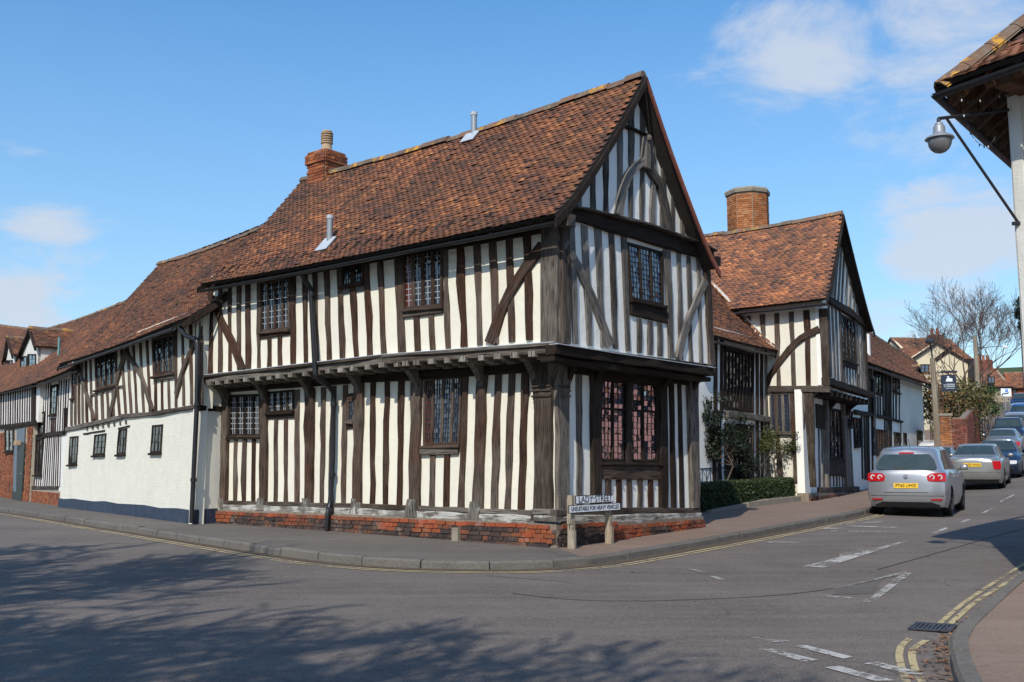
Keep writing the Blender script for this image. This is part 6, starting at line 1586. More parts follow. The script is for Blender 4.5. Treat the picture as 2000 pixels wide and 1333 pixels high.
    for sd in (-1, 1): cap_patch('headlight', [(.60, sd*.46, sd*.72), (.68, sd*.42, sd*.74), (.73, sd*.5, sd*.73)], 'clear_lens', root, .012, False)
    cap_patch('grille', [(.56, -.34, .34), (.70, -.30, .30)], 'plastic', root, .012, False); cap_patch('lower_grille', [(.26, -.62, .62), (.40, -.55, .55)], 'plastic', root, .01, False)
    if plate:
        zp = {'mpv': .70, 'sedan': .80}.get(style, .62); p_ = cap_patch('number_plate', [(zp-.056, -.26, .26), (zp+.056, -.26, .26)], 'plate', root, .018)
        c = cap_pt(0, zp, .026); Mx = face_matrix(c, Vector((0, -1, 0)), Vector((0, 0, 1))); o, m4 = text_part(plate, .098, Mx, 'signblack', p_, xs=.98); o.matrix_basis = m4
        mb = MB(); c = cap_pt(0, .90 if style == 'mpv' else .90, .02)
        for k in range(16):
            a0, a1 = k*math.pi/8, (k+1)*math.pi/8; f = lambda a, r: c+Vector((0, math.cos(a)*r, math.sin(a)*r)); mb.face([f(a0, .04), f(a0, .052), f(a1, .052), f(a1, .04)])
        for (y0, z0, y1, z1) in ((-.024, .03, -.008, -.03), (-.008, -.03, 0, -.004), (0, -.004, .008, -.03), (.008, -.03, .024, .03)):
            a = c+Vector((0, y0, z0)); b = c+Vector((0, y1, z1)); mb.box((a+b)/2, (b-a)/2, (.003, 0, 0), (0, .005, 0))
        if style == 'mpv': mb.build('badge', M['chrome'], root)
    # doors and handles as fine seams
    for side in (-1, 1):
        for s in ((.40, .60) if style != 'coupe' else (.45,)):
            for (k0, k1) in ((.12, .5), (.5, .93)):
                mb = MB(); r = sec(s); P = []
                for (y, z) in r[1:8]: P.append(Vector((X(s, z), side*(y+.004), z)))
                for a, b in zip(P[:-1], P[1:]): mb.face([a, b, b+Vector((.012, 0, 0)), a+Vector((.012, 0, 0))][::side])
            mb.build('door_seam', M['plastic'], root)
            mb = MB(); z = belt(s)-.10; y = hw*.985; mb.box((X(s-.04, z), side*y, z), (.09, 0, 0), (0, .022, 0), (0, 0, .014)); mb.build('door_handle', M[paintm], root)
        sm_ = s_['ws'][1]-.045; z = belt(sm_)+.10; mb = MB(); mb.lathe((0, 0, 0), [(0, -.07), (.07, -.06), (.09, 0), (.07, .06), (0, .07)], 10)
        mb.v = [(X(sm_, z)+v[0]*.7, side*(hw+.07)+v[1]*1.1, z+v[2]) for v in mb.v]; mr = mb.build('wing_mirror', M[paintm], root, smooth=True)
        mb = MB(); mb.box((X(sm_, z), side*(hw-.03), z-.05), (.04, 0, 0), (0, .06, 0), (0, 0, .015)); mb.build('mirror_arm', M['plastic'], mr)
    if roof_bars:
        for side in (-1, 1): mb = MB(); mb.tube([Vector((X(s, 1.7), side*.58, top(s)+.03)) for s in (.08, .15, .35, .5, .56)], .018, 6); mb.build('roof_bar', M['plastic'], root)
    mb = MB(); mb.tube([(X(.12, top(.12)), 0, top(.12)), (X(.08, 1.5), 0, top(.12)+.18)], .006, 5); mb.build('aerial', M['plastic'], root)
    # wheels
    for a in ax:
        for side in (-1, 1):
            c = Vector((a, side*(hw-.115), rw_)); mb = MB(); pr = [(.20, -.10), (rw_-.03, -.105), (rw_-.005, -.085), (rw_, -.05), (rw_, .05), (rw_-.005, .085), (rw_-.03, .105), (.20, .10)]
            mb.lathe((0, 0, 0), pr, 26); mb.v = [(c.x+v[0], c.y+v[2], c.z+v[1]) for v in mb.v]; wl = mb.build('wheel', M['rubber'], root, smooth=35)
            mb = MB(); yo = c.y+side*.085
            n = 26
            for k in range(n):
                a0, a1 = 2*math.pi*k/n, 2*math.pi*(k+1)/n; f = lambda a_, r, o=0: Vector((c.x+math.cos(a_)*r, yo+side*o, c.z+math.sin(a_)*r))
                q = [f(a0, .185, .0), f(a0, .215, .012), f(a1, .215, .012), f(a1, .185, .0)]; mb.face(q); mb.face(q[::-1])
            for k in range(5):
                a0 = 2*math.pi*k/5+.3
                for dd in (-.16, .16):
                    q = [f(a0+dd*.4, .04, .0), f(a0+dd-.07, .195, -.01), f(a0+dd+.07, .195, -.01), f(a0+dd*.4+.3, .05, .0)]; mb.face(q); mb.face(q[::-1])
            mb.build('rim', M['alloy'], wl)
            mb = MB(); q = [Vector((c.x+math.cos(k*math.pi/9)*.2, yo-side*.05, c.z+math.sin(k*math.pi/9)*.2)) for k in range(18)]; mb.face(q); mb.face(q[::-1]); mb.build('brake_disc', M['plastic'], wl)
    # place: pos is the middle of the end nearest the camera
    H = Vector((heading[0], heading[1], 0)).normalized(); P0 = Vector((pos[0], pos[1], 0))
    rear_near = H.dot(Vector((.47, .88, 0))) > 0
    rear = P0 if rear_near else P0-H*L
    z0 = T(*(rear+H*ax[0]).xy); z1 = T(*(rear+H*ax[1]).xy); Hx = Vector((H.x*(ax[1]-ax[0]), H.y*(ax[1]-ax[0]), z1-z0)).normalized(); Yv = Vector((-H.y, H.x, 0)); Zv = Hx.cross(Yv)
    o = rear+H*ax[0]; o.z = z0+.006; o = o-Hx*ax[0]
    root.matrix_world = Matrix(((Hx.x, Yv.x, Zv.x, o.x), (Hx.y, Yv.y, Zv.y, o.y), (Hx.z, Yv.z, Zv.z, o.z), (0, 0, 0, 1)))
    return root
HD_ = (.485, .875); CG = 'cars parked along the kerb up the hill'
def at(px, D): return ((px-1000)/2000*D*1.0, D)
make_car('silver hatchback with round tail lights and yellow plate, nearest the corner', CG, 'mpv', 'silver', at(1763, 23.6), HD_, 'FT60 UMO')
make_car('pale silver saloon seen from behind, second in the row behind the hatchback', CG, 'sedan', 'silver2', at(1893, 33.2), HD_, 'AX53 WHA')
make_car('dark blue saloon facing downhill, just behind the pale silver saloon', CG, 'sedan', 'darkblue', at(1938, 39.5), (-HD_[0], -HD_[1]))
make_car('silver coupe seen from behind, between two dark cars', CG, 'coupe', 'silver2', at(1951, 49), HD_, 'KP05 XYE' if False else None)
make_car('dark blue off-roader with roof bars facing downhill', CG, 'suv', 'navyblue', at(1963, 57), (-HD_[0], -HD_[1]), roof_bars=True)
make_car('silver estate facing downhill, behind the dark off-roader', CG, 'mpv', 'silver', at(1978, 67), (-HD_[0], -HD_[1]))
make_car('bright blue car near the top of the row', CG, 'mpv', 'bluepaint', at(1990, 77), (-HD_[0], -HD_[1]))
make_car('dark car farthest up the hill by the brick house', CG, 'sedan', 'darkblue', at(1993, 88), (-HD_[0], -HD_[1]))
make_car('white car standing in the yard behind the rendered end wall', None, 'mpv', 'whitepaint', at(1817, 46), (.3, .95))
make_car('pale blue car in the yard in front of the white car', None, 'sedan', 'silver', at(1815, 41.5), (.5, .86))

# ------------------------------------------------------------------ street name sign
g1, g2 = [WLG.shift(.40).P(WLG.shift(.40).uv(px, py)[0], 0) for px, py in ((1123, 1067), (1195, 1056))]
for g_ in (g1, g2): g_.z = T(g_.x, g_.y)+.12; WS = Wall(g1.x, g1.y, (g2-g1).x, (g2-g1).y)
sg = thing('street_name_sign', 'low street name sign on two wooden posts in front of the corner plinth', 'sign', tuple(g1))
for p, x0, x1, y1 in ((g1, 1114.5, 1126.5, 968), (g2, 1189, 1199, 990)):
    u, z = WS.uv((x0+x1)/2, y1, 0); z0 = T(p.x, p.y)+.05; hw_ = .036
    mb = MB()
    zz = [z0, lerp(z0, z, .5), z]
    for i in range(2): mb.box(WS.P(u+(.012 if p is g1 else .0)*(1-i), (zz[i]+zz[i+1])/2, -.06), WS.U*hw_, WS.N*.05, Vector((0, 0, (zz[i+1]-zz[i])/2)), .5)
    mb.build('post', M['oakpale'], sg)
    mb = MB(); mb.box(WS.P(u, z0+.15, .0), WS.U*.03, WS.N*.02, Vector((0, 0, .2)), .6); mb.build('post_support', M['oakpale'], sg)
def plate_on(W, cs, w, txts, parent, bm='signwhite', fm='signblack', border=.012, name='name_plate'):
    q = [W.uv(*c, w) for c in cs]; c = (sum(p[0] for p in q)/4, sum(p[1] for p in q)/4)
    bl, br, tr_, tl = [Vector(W.P(*p, w)) for p in q]
    X = ((br-bl)+(tr_-tl))/4; Z = ((tl-bl)+(tr_-br))/4; cc_ = W.P(*c, w)
    zl_ = Z.length; Z = (Z-X.normalized()*Z.dot(X.normalized())).normalized()*zl_*.97
    mb = MB(); mb.box(cc_, X, Z, W.N*.008); pl0 = mb.build(name, M[fm], parent)
    mb = MB(); kx, kz = 1-border/X.length, 1-border/Z.length; mb.box(cc_+W.N*.006, X*kx, Z*kz, W.N*.006); mb.build('plate_face', M[bm], pl0)
    if X.cross(Z).dot(W.N) < 0: raise ValueError('plate faces away')
    for (t, size, fx, fz, m, xs) in txts:
        Mx = face_matrix(cc_+X*fx+Z*fz+W.N*.014, X, Z); o, m4 = text_part(t, size*Z.length*2, Mx, m, pl0); wd_ = max(v.co.x for v in o.data.vertices)-min(v.co.x for v in o.data.vertices); m4 = m4 @ Matrix.Diagonal((xs*2*X.length/wd_, 1, 1, 1)); o.matrix_basis = Matrix.Translation(-rootloc(parent)) @ m4
    return pl0
plate_on(WS, [(1124, 986), (1198, 981), (1198, 965), (1124, 968)], .0, [('LADY', 1.05, -.52, 0, 'signblack', .36), ('H', .3, -.11, .25, 'signblack', .04), ('STREET', 1.05, .43, 0, 'signblack', .46)], sg)
plate_on(WS, [(1110.5, 1004), (1210.5, 997), (1210.5, 982), (1110.5, 987)], .014, [('UNSUITABLE FOR HEAVY VEHICLES', .75, 0, 0, 'signblack', .93)], sg, name='warning_plate')

# ------------------------------------------------------------------ near house on the right: only its eaves corner shows
def perp(d): return Vector((d[1], -d[0], 0))
pc = at_depth(1979, 300, 12.5); pc.z = 0; dA, dB = Vector((.529, -.848, 0)), Vector((.63, .776, 0)); nA = Vector((-.848, -.529, 0)); nB = Vector((-.776, .63, 0))
rh = thing('corner_house', 'white timbered house at the top right, tiled hipped eaves with exposed rafters', 'house', (pc.x, pc.y, T(pc.x, pc.y)))
WA = Wall(pc.x, pc.y, dA.x, dA.y); WA.N = nA; WBb = Wall(pc.x, pc.y, dB.x, dB.y); WBb.N = nB
o_ = .52; tip = pc+nA*o_+nB*o_; tz = zat(tip, 176); tip.z = tz; ztop = tz+.28
for W_, L_ in ((WA, 7), (WBb, 4.5)):
    slab(W_, [(0, .2), (L_, .2), (L_, ztop), (0, ztop)], -.2, 0, 'wall', M['white_old'], rh)
    for i in range(9):
        u = .06+i*.42; timber_part('stud', W_, [(u+.02, .3), (u, ztop)], .15, rh, M['white_old'], 0, .035, vert=True)
nb_ = Vector((1.0, -.05, 0)); rl_ = tip+nb_*3.6+Vector((0, 0, 2.75))
rA, SA = roof(rh, tip, tip+dA*7, rl_, tip+dA*7+nb_*3.2+Vector((0, 0, 2.75)), 'tile_red', .17, .105, 200, .02, near=tip, ridge=False, swell=0)
rB, SB = roof(rh, tip, tip+dB*4.8, rl_, tip+dB*4.8+nb_*3.2+Vector((0, 0, 2.75)), 'tile_red', .17, .105, 60, .02, near=tip, ridge=False, swell=0)
for i in range(11):
    a, b = tip.lerp(rl_, i/11), tip.lerp(rl_, (i+1)/11); d = (b-a); sd = d.cross(Vector((0, 0, 1))).normalized(); up = sd.cross(d).normalized(); mb = MB()
    pf = [(-1.2, -.55), (-.7, .15), (0, .45), (.7, .15), (1.2, -.55)]; rr = .13; tn = R.random()
    f = lambda p, x, z, s: p+sd*(x*rr*s)+up*(z*rr*s+.07)
    for (x0, z0), (x1, z1) in zip(pf[:-1], pf[1:]):
        mb.face([f(a, x0, z0, 1.08), f(b, x0, z0, .95), f(b, x1, z1, .95), f(a, x1, z1, 1.08)]); mb.face([f(a, x0, z0-.22, 1.08), f(a, x1, z1-.22, 1.08), f(b, x1, z1-.22, .95), f(b, x0, z0-.22, .95)]); mb.face([f(a, x0, z0, 1.08), f(a, x1, z1, 1.08), f(a, x1, z1-.22, 1.08), f(a, x0, z0-.22, 1.08)])
    mb.build('hip_tile', M['ridge'], rA)
raft = timber('rafter_oak', (.05, .026, .014), (.17, .095, .055), (.24, .19, .15), .35)
for D_, N_ in ((dA, nA), (dB, nB)):
    sl_ = (rl_-tip); 
    for i in range(10):
        u = .25+i*.38; e = tip+D_*u; mb = MB(); hz = -N_; p0_ = e+hz*.03+Vector((0, 0, -.12)); p1_ = e+hz*(o_+.25)+Vector((0, 0, -.12+(o_+.22)*.78))
        d = (p1_-p0_); sd = D_*.05; up = d.cross(D_).normalized()*.06; mb.box((p0_+p1_)/2, d/2, sd, up, R.random()); mb.build('rafter', raft, rh)
    gutter(rh, tip+N_*.05-D_*.05-Vector((0, 0, .06)), tip+D_*7+N_*.05-Vector((0, 0, .06)), .065, 'iron')
mb = MB(); e = pc+nA*.10+dA*.25; mb.box(Vector((e.x, e.y, tz-.05)), dA*.11, nA*.45, Vector((0, 0, .10)), .5); mb.build('beam_end', raft, rh)
timber_part('wall_plate', WA, [(0, tz-.02), (7, tz-.02)], .2, rh, raft, 0, .1)
# bracket lamp
la = at_depth(1833, 232, 12.35); lw = at_depth(1979, 214, 12.5); lb = at_depth(1990, 437, 12.45)
lm = thing('bracket_lamp', 'grey metal lamp with glass bowl on a long black bracket fixed to the white house', 'street lamp', tuple(lw))
br0 = MB(); br0.tube([lw, lerp(lw, la, .5), la+Vector((0, 0, .0))], .022, 8); br0.tube([la, la-Vector((0, 0, .06))], .024, 8); arm = br0.build('bracket_arm', M['iron'], lm)
mb = MB(); mb.tube([la+(lw-la)*.10, lb], .018, 8); mb.build('brace', M['iron'], lm)
mb = MB(); mb.box(lb, Vector((.08, 0, 0)), Vector((0, .02, 0)), Vector((0, 0, .02))); mb.box(lw, Vector((.05, 0, 0)), Vector((0, .05, 0)), Vector((0, 0, .04))); mb.build('fixing', M['iron'], lm)
h0 = la-Vector((0, 0, .06)); mb = MB(); mb.lathe(h0, [(0, .01), (.045, .0), (.055, -.03), (.07, -.05), (.072, -.125), (.085, -.14), (.10, -.15), (.165, -.185), (.175, -.205), (.165, -.21), (.13, -.205)], 24); mb.build('lamp_hood', M['metal'], lm, smooth=40)
mb = MB(); mb.lathe(h0, [(.14, -.20), (.143, -.235), (.135, -.285), (.11, -.335), (.07, -.37), (.03, -.385), (0, -.388)], 24)
mb.build('lamp_bowl', mat('lamp_bowl_glass', lambda S: S.col(S.mix(S.noise(6, 2), (.10, .105, .11), (.2, .2, .2))), .18, .6), lm, smooth=True)
# string of little lights
def fairy(label, P, sag, n):
    t = thing('fairy_lights', label, 'string lights', tuple(P[0])); mb = MB(); pts = []
    for a, b in zip(P[:-1], P[1:]):
        for i in range(8): k = i/8; pts.append(lerp(a, b, k)-Vector((0, 0, sag*4*k*(1-k))))
    pts.append(P[-1]); mb.tube(pts, .004, 4); cb_ = mb.build('cable', M['iron'], t)
    for i in range(n):
        p = pts[int((i+.5)/n*len(pts))]; mb = MB(); mb.lathe(p, [(0, .0), (.009, -.01), (.008, -.03), (0, -.04)], 6); mb.build('bulb', M['plastic'] if i % 3 else M['clear_lens'], t)
fairy('string of small bulbs strung under the eaves of the white house', [at_depth(1872, 190, 12.3), at_depth(1920, 192, 12.3), at_depth(1970, 172, 12.4)], .05, 8)
fairy('loose loop of small bulbs hanging below the eaves beside the bracket lamp', [at_depth(1880, 215, 12.3), at_depth(1900, 268, 12.3), at_depth(1925, 285, 12.3), at_depth(1944, 268, 12.35)], .03, 9)

# ------------------------------------------------------------------ garden in front of the hall
def leaves(mb, n, fn, size, flat=0.0, jit=1.0):
    for _ in range(n):
        p, nn = fn(); a = Vector((R.gauss(0, 1), R.gauss(0, 1), R.gauss(0, 1))); a = (a+nn*flat).normalized() if flat else a.normalized()
        t = a.orthogonal().normalized(); q = Matrix.Rotation(R.uniform(0, 6.28), 3, a); t = q @ t; b = a.cross(t); s = size*R.uniform(.6, 1.3)
        mb.face([p-t*s, p+b*s*.45+a*s*.1, p+t*s, p-b*s*.45+a*s*.1], min(1, max(0, R.gauss(.45, .22))))
hA, hB = G(1363, 1003, .12), G(1592, 975, .12); WHd = Wall(hA.x, hA.y, (hB-hA).x, (hB-hA).y); hl = (hB-hA).length; hg = lambda u: T(*WHd.P(u, 0, 0).xy)+.1
GRD = (hA.x, hA.y, hg(0))
low = thing('garden_wall', 'low mossy brick and stone edging below the box hedge', 'wall', GRD)
pts = [(u, hg(u)-.2) for u in (hl*.05, hl*.5, hl+.1)]+[(u, hg(u)+.16-.10*(u < hl*.3)) for u in (hl+.1, hl*.5, hl*.05)]; lw_ = slab(WHd, pts, .02, .16, 'coping', M['stone'], low)
nb = 0; u = hl*.32
while u < hl: l = R.uniform(.25, .5); mb = MB(); c = WHd.P(u+l/2, hg(u)+.06, .17); mb.box(c, WHd.U*(l/2-.01), WHd.N*.02, Vector((0, 0, .09)), R.random()); mb.build('stone', M['stone'], lw_); u += l
hedge = thing('box_hedge', 'clipped dark green box hedge running between the two gables', 'hedge', GRD)
hh = .62; hd_ = .55
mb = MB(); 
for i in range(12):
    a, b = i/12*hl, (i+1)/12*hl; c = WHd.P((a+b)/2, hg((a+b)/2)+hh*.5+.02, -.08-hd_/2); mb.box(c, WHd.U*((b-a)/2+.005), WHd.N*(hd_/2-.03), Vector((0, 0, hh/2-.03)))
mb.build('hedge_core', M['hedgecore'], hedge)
def hf():
    u = R.uniform(0, hl); k = R.random()
    if k < .6: return WHd.P(u, hg(u)+R.uniform(.04, hh)+.02, -.08+R.gauss(0, .02)), WHd.N
    if k < .92: return WHd.P(u, hg(u)+hh+.02+R.gauss(0, .015), -.08-R.uniform(0, hd_)), Vector((0, 0, 1))
    return WHd.P(R.choice((0, hl)), hg(u)+R.uniform(.05, hh), -.08-R.uniform(0, hd_)), WHd.U
mb = MB(); leaves(mb, 16000, hf, .028); mb.build('foliage', M['leaf_box'], hedge)
# iron railing with arched tops behind the hedge
rl = thing('iron_railing', 'thin black iron railing with looped tops behind the box hedge', 'railing', GRD)
rw = -.72; zt_ = lambda u: hg(u)+.98
mb = MB(); mb.tube([WHd.P(u, zt_(u), rw) for u in np.linspace(0, hl, 9)], .012, 5); mb.build('top_rail', M['iron'], rl)
nbar = 34
for i in range(nbar+1):
    u = hl*i/nbar; mb = MB(); mb.tube([WHd.P(u, hg(u), rw), WHd.P(u, zt_(u)-.02, rw)], .008 if i % 6 else .018, 5); mb.build('bar', M['iron'], rl)
for i in range(nbar//2):
    u = hl*(2*i+1)/nbar; mb = MB(); h = hl/nbar; mb.tube([WHd.P(u-h*.9, zt_(u)-.02, rw), WHd.P(u-h*.5, zt_(u)-.14, rw), WHd.P(u, zt_(u)-.3, rw), WHd.P(u+h*.5, zt_(u)-.14, rw), WHd.P(u+h*.9, zt_(u)-.02, rw)], .006, 4); mb.build('loop', M['iron'], rl)
def shrub(name, label, px, py, D, trunkh, crowns, lm, n, size, stems=1, group=None):
    u_ = WHd.uv(px, py, -D)[0]; b = WHd.P(u_, 0, -D); b.z = T(b.x, b.y)+.05; t = thing(name, label, 'shrub' if stems > 1 else 'tree', tuple(b), group); mb = MB()
    for k in range(stems):
        o = Vector((R.gauss(0, .10), R.gauss(0, .08), 0)) if stems > 1 else Vector((0, 0, 0))
        p = b+o; c = b+Vector((o.x*2.5+(crowns[k % len(crowns)][0] if stems > 1 else crowns[0][0]*.5), o.y*2, trunkh)); mb.tube([p, lerp(p, c, .5)+Vector((R.gauss(0, .03), R.gauss(0, .03), 0)), c], [.03, .025, .018], 7)
        for q in range(5): e = c+Vector((R.gauss(0, .3), R.gauss(0, .3), R.uniform(.1, .6))); mb.tube([c, e], [.014, .005], 5)
    mb.build('trunk', M['bark'], t)
    mb = MB(); tot = sum(c[3]**3 for c in crowns)
    for (cx, cy_, cz, r, fz) in crowns:
        cen = b+Vector((cx, cy_, cz)); k = int(n*r**3/tot)
        cl_ = [cen+Vector((R.gauss(0, r*.45), R.gauss(0, r*.45), R.gauss(0, r*.45*fz))) for _ in range(14)]
        def fn():
            c = R.choice(cl_); v = Vector((R.gauss(0, 1), R.gauss(0, 1), R.gauss(0, 1))).normalized(); p = c+v*(r*.42*R.random()**.4); return p, v
        leaves(mb, k, fn, size, .6)
    mb.build('crown', lm, t); return t
shrub('bay_tree', 'small round-headed bay tree catching the sun behind the hedge', 1513, 945, .5, 1.2, [(0, 0, 1.8, .5, .7), (.4, 0, 1.6, .42, .7), (-.36, .1, 1.55, .36, .7)], M['leaf_bay'], 2600, .036)
shrub('dark_shrub', 'tall dark multi-stemmed evergreen close to the main gable', 1388, 960, .75, 1.1, [(.0, 0, 2.5, .4, 1.1), (.3, 0, 1.9, .45, 1.2), (-.1, 0, 1.5, .45, 1)], M['leaf_dark'], 5000, .04, 4)
shrub('dark_shrub', 'dense dark columnar evergreen beside the tall hall window', 1436, 950, .8, .9, [(0, 0, 2.1, .38, 1.2), (.1, 0, 1.5, .45, 1.1), (.05, 0, 1.0, .42, 1)], M['leaf_dark'], 4500, .038, 3)

# ------------------------------------------------------------------ up the hill
def tube_tree(mb, p, d, r, l, depth, seg=3, spread=.5, up=.12, minr=.006, twig=None):
    pts = [p]; rr = [r]; q = p
    for i in range(seg):
        d = (d+Vector((R.gauss(0, .13), R.gauss(0, .13), R.gauss(0, .08)+up*.3))).normalized(); q = q+d*(l/seg); pts.append(q); rr.append(max(minr, r*(1-.4*(i+1)/seg)))
    mb.tube(pts, rr, 6 if depth > 3 else (4 if depth > 1 else 3), cap=False)
    if depth == 0: return
    for k in range(3 if depth > 1 else 4):
        a = Vector((R.gauss(0, 1), R.gauss(0, 1), R.gauss(0, .6))).normalized(); nd = (d+a*spread*R.uniform(.7, 1.5)+Vector((0, 0, up))).normalized()
        s = pts[-1] if k < 2 else pts[-2]; tube_tree(mb, s, nd, rr[-1]*R.uniform(.6, .85), l*R.uniform(.62, .85), depth-1, 2 if depth < 4 else 3, spread, up, minr)
def bare_tree(label, base, h, depth, m, r=.16, spread=.55, lean=(0, 0), twr=.01, l0=.3):
    t = thing('bare_tree', label, 'tree', tuple(base)); mb = MB(); tp = base+Vector((lean[0], lean[1], h*l0)); mb.tube([base, lerp(base, tp, .5)+Vector((.05, 0, 0)), tp], [r, r*.85, r*.7], 9); mb.build('trunk', m, t)
    mb = MB()
    for k in range(4):
        a = k*1.57+R.random(); nd = Vector((math.cos(a)*.55, math.sin(a)*.55, .8)).normalized(); tube_tree(mb, tp, nd, r*.5, h*.22, depth, 3, spread, .10, twr)
    mb.build('crown', m, t); return t
def grnd(px, D, lift=0): p = at_depth(px, 900, D); return Vector((p.x, p.y, T(p.x, p.y)+lift))
bare_tree('bare winter tree with a wide twiggy crown behind the telegraph pole', grnd(1908, 72), 12, 6, M['bark_far'], .24, .5, (-.2, 0), .008, .16)
R.seed(5)
for (lb, x, y, h, dp) in (('bare street tree left of the viewpoint casting branch shadows on the road', -10.0, 0.5, 12.5, 6), ('thick bare tree close behind the left of the viewpoint', -6.5, -3.5, 12, 6), ('tall bare tree between the two left-hand trees', -12, -3.5, 14, 6), ('second bare street tree farther left, throwing shadow over the road', -13, 4.0, 12, 6), ('bare street tree behind the viewpoint', -8.0, -5.5, 12.5, 6), ('bare tree across the junction to the far left', -18, 6.5, 12, 6)):
    bare_tree(lb, Vector((x, y, T(x, y))), h, dp, M['bark'], .25, .6, (0, 0), .024, .25)
# lamp post with the hanging inn sign
def wallpx(px, D, dx, dy): p = at_depth(px, 900, D); return Wall(p.x, p.y, dx, dy)
pb = grnd(1833, 37); Wp = Wall(pb.x, pb.y, 1, 0); Wp.N = Vector((0, -1, 0)); zT = zat(pb, 700)
lp = thing('lamp_post', 'weathered wooden lamp post carrying the hanging inn sign', 'street lamp', tuple(pb))
mb = MB(); mb.tube([pb-Vector((0, 0, .2)), pb+Vector((-.01, 0, (zT-pb.z)*.5)), Vector((pb.x-.03, pb.y, zT))], [.12, .105, .09], 10); mb.build('post', M['polewood'], lp)
q = Vector((pb.x-.03, pb.y, zT)); mb = MB(); mb.tube([q, q+Vector((-.03, 0, .45))], .03, 6); a_ = q+Vector((-.1, -.1, .62)); mb.tube([q+Vector((-.03, 0, .45)), a_], .03, 6); mb.build('lamp_arm', M['iron'], lp)
mb = MB(); mb.lathe(a_, [(0, .10), (.1, .08), (.17, 0), (.15, -.08), (0, -.12)], 12); mb.build('lamp_head', M['gutter'], lp, smooth=40)
sgn = thing('hanging_inn_sign', 'dark navy hanging inn sign with a white swan, beside the lamp post', 'sign', tuple(at_depth(1853, 726, 37)))
plt = plate_on(Wp, [(1839, 766), (1868.5, 764), (1867, 732), (1838, 732)], 0, [('THE', .10, -.58, -.24, 'signwhite', .18), ('SWAN', .18, .20, -.22, 'signwhite', .52), ('AT LAVENHAM', .11, .0, -.46, 'signwhite', .74), ('HOTEL AND SPA', .07, .1, -.68, 'signwhite', .56)], sgn, 'signnavy', 'signnavy', .01, 'sign_board')
q = [Wp.uv(*c) for c in ((1844, 746), (1864, 746), (1864, 735), (1844, 735))]; 
def sw(x, y): return Wp.P(lerp(q[0][0], q[1][0], x), lerp(q[0][1], q[3][1], y), .016)
mb = MB(); mb.face([sw(*p) for p in ((.1, .02), (.9, .02), (.78, .08), (.82, .5), (.7, .62), (.5, .66), (.42, .5), (.5, .75), (.52, .9), (.4, 1.0), (.28, .88), (.2, .8), (.34, .82), (.36, .7), (.24, .5), (.16, .3), (.2, .1))]); mb.build('swan_emblem', M['signwhite'], plt)
mb = MB(); a0, a1 = Wp.P(*Wp.uv(1826, 728)), Wp.P(*Wp.uv(1868, 728)); mb.tube([a0, a1], .02, 6); mb.box(lerp(a0, a1, .65)+Vector((0, 0, .03)), (a1-a0)*.36, Vector((0, .07, 0)), Vector((0, 0, .03))); mb.build('sign_arm', M['gutter'], sgn)
# brick pier and walls
pD = 44; bw = thing('brick_garden_wall', 'orange brick pier and darker brick wall running uphill behind the parked cars', 'wall', tuple(grnd(1845, pD)))
Wq = wallpx(1832, pD, 1, 0.05); Wq.N = Vector((.05, -1, 0)).normalized(); a = Wq.uv(1833, 812); b = Wq.uv(1857, 812); zt = a[1]
pier = slab(Wq, [(a[0], 0), (b[0], 0), (b[0], zt), (a[0], zt)], -.5, 0, 'pier', M['mortar'], bw)
gzz = grnd(1845, pD).z; brickwork(Wq, pier, a[0], b[0], lambda u: gzz-.2, lambda u: zt-.03, 'brick_orange', w=.01, cap=130, bond='f')
mb = MB(); mb.box(Wq.P((a[0]+b[0])/2, zt+.04, -.25), Wq.U*((b[0]-a[0])/2+.05), Wq.N*.3, Vector((0, 0, .05))); mb.build('cap_stone', M['stone'], bw)
b2 = Wq.uv(1888, 815); w1_ = slab(Wq, [(b[0], 0), (b2[0], 0), (b2[0], zt-.08), (b[0], zt-.08)], -.4, -.1, 'wall_panel', M['mortar_dark'], bw)
brickwork(Wq, w1_, b[0]+.02, b2[0], lambda u: gzz-.2, lambda u: zt-.12, 'brick_far', w=-.09, cap=160, bond='f')
P1 = Wq.P(b2[0], 0, -.1); P2 = at_depth(1913, 800, 66); P2.z = 0; Wz = Wall(P1.x, P1.y, (P2-P1).x, (P2-P1).y); Wz.N = Vector((Wz.U.y, -Wz.U.x, 0)); lz = (P2-P1).length
zgz = lambda u: T(*Wz.P(u, 0, 0).xy); za_, zb_ = Wq.uv(1888, 815)[1], zat(P2, 786)
ws_ = slab(Wz, [(0, zgz(0)-.3), (lz, zgz(lz)-.3), (lz, zb_), (0, za_)], -.25, 0, 'wall_panel', M['mortar_dark'], bw)
brickwork(Wz, ws_, 0.02, lz, lambda u: zgz(u)-.1, lambda u: lerp(za_, zb_, u/lz)-.04, 'brick_far', w=.01, cap=200, bond='f')
# hedges and ivy above the wall
def bush(name, label, pts, lmx, n, size, cat='hedge', rad=.9):
    t = thing(name, label, cat, tuple(pts[0])); mb = MB(); cl_ = []
    for a, b in zip(pts[:-1], pts[1:]):
        for i in range(9): cl_.append(lerp(a, b, R.random())+Vector((R.gauss(0, rad*.5), R.gauss(0, rad*.4), R.gauss(0, rad*.45))))
    def fn():
        c = R.choice(cl_); v = Vector((R.gauss(0, 1), R.gauss(0, 1), R.gauss(0, 1))).normalized(); return c+v*(rad*.75*R.random()**.45), v
    leaves(mb, n, fn, size, .6); mb.build('foliage', M[lmx], t)
    mb = MB(); 
    for c in cl_: mb.tube([Vector((c.x, c.y, T(c.x, c.y))), c], [.04, .015], 4)
    mb.build('stems', M['bark_far'], t); return t
bush('garden_hedge', 'rusty autumn hedge rising above the brick wall', [at_depth(1812, 800, 52), at_depth(1850, 800, 53), at_depth(1880, 795, 54)], 'leaf_hedge', 5200, .10, rad=1.2)
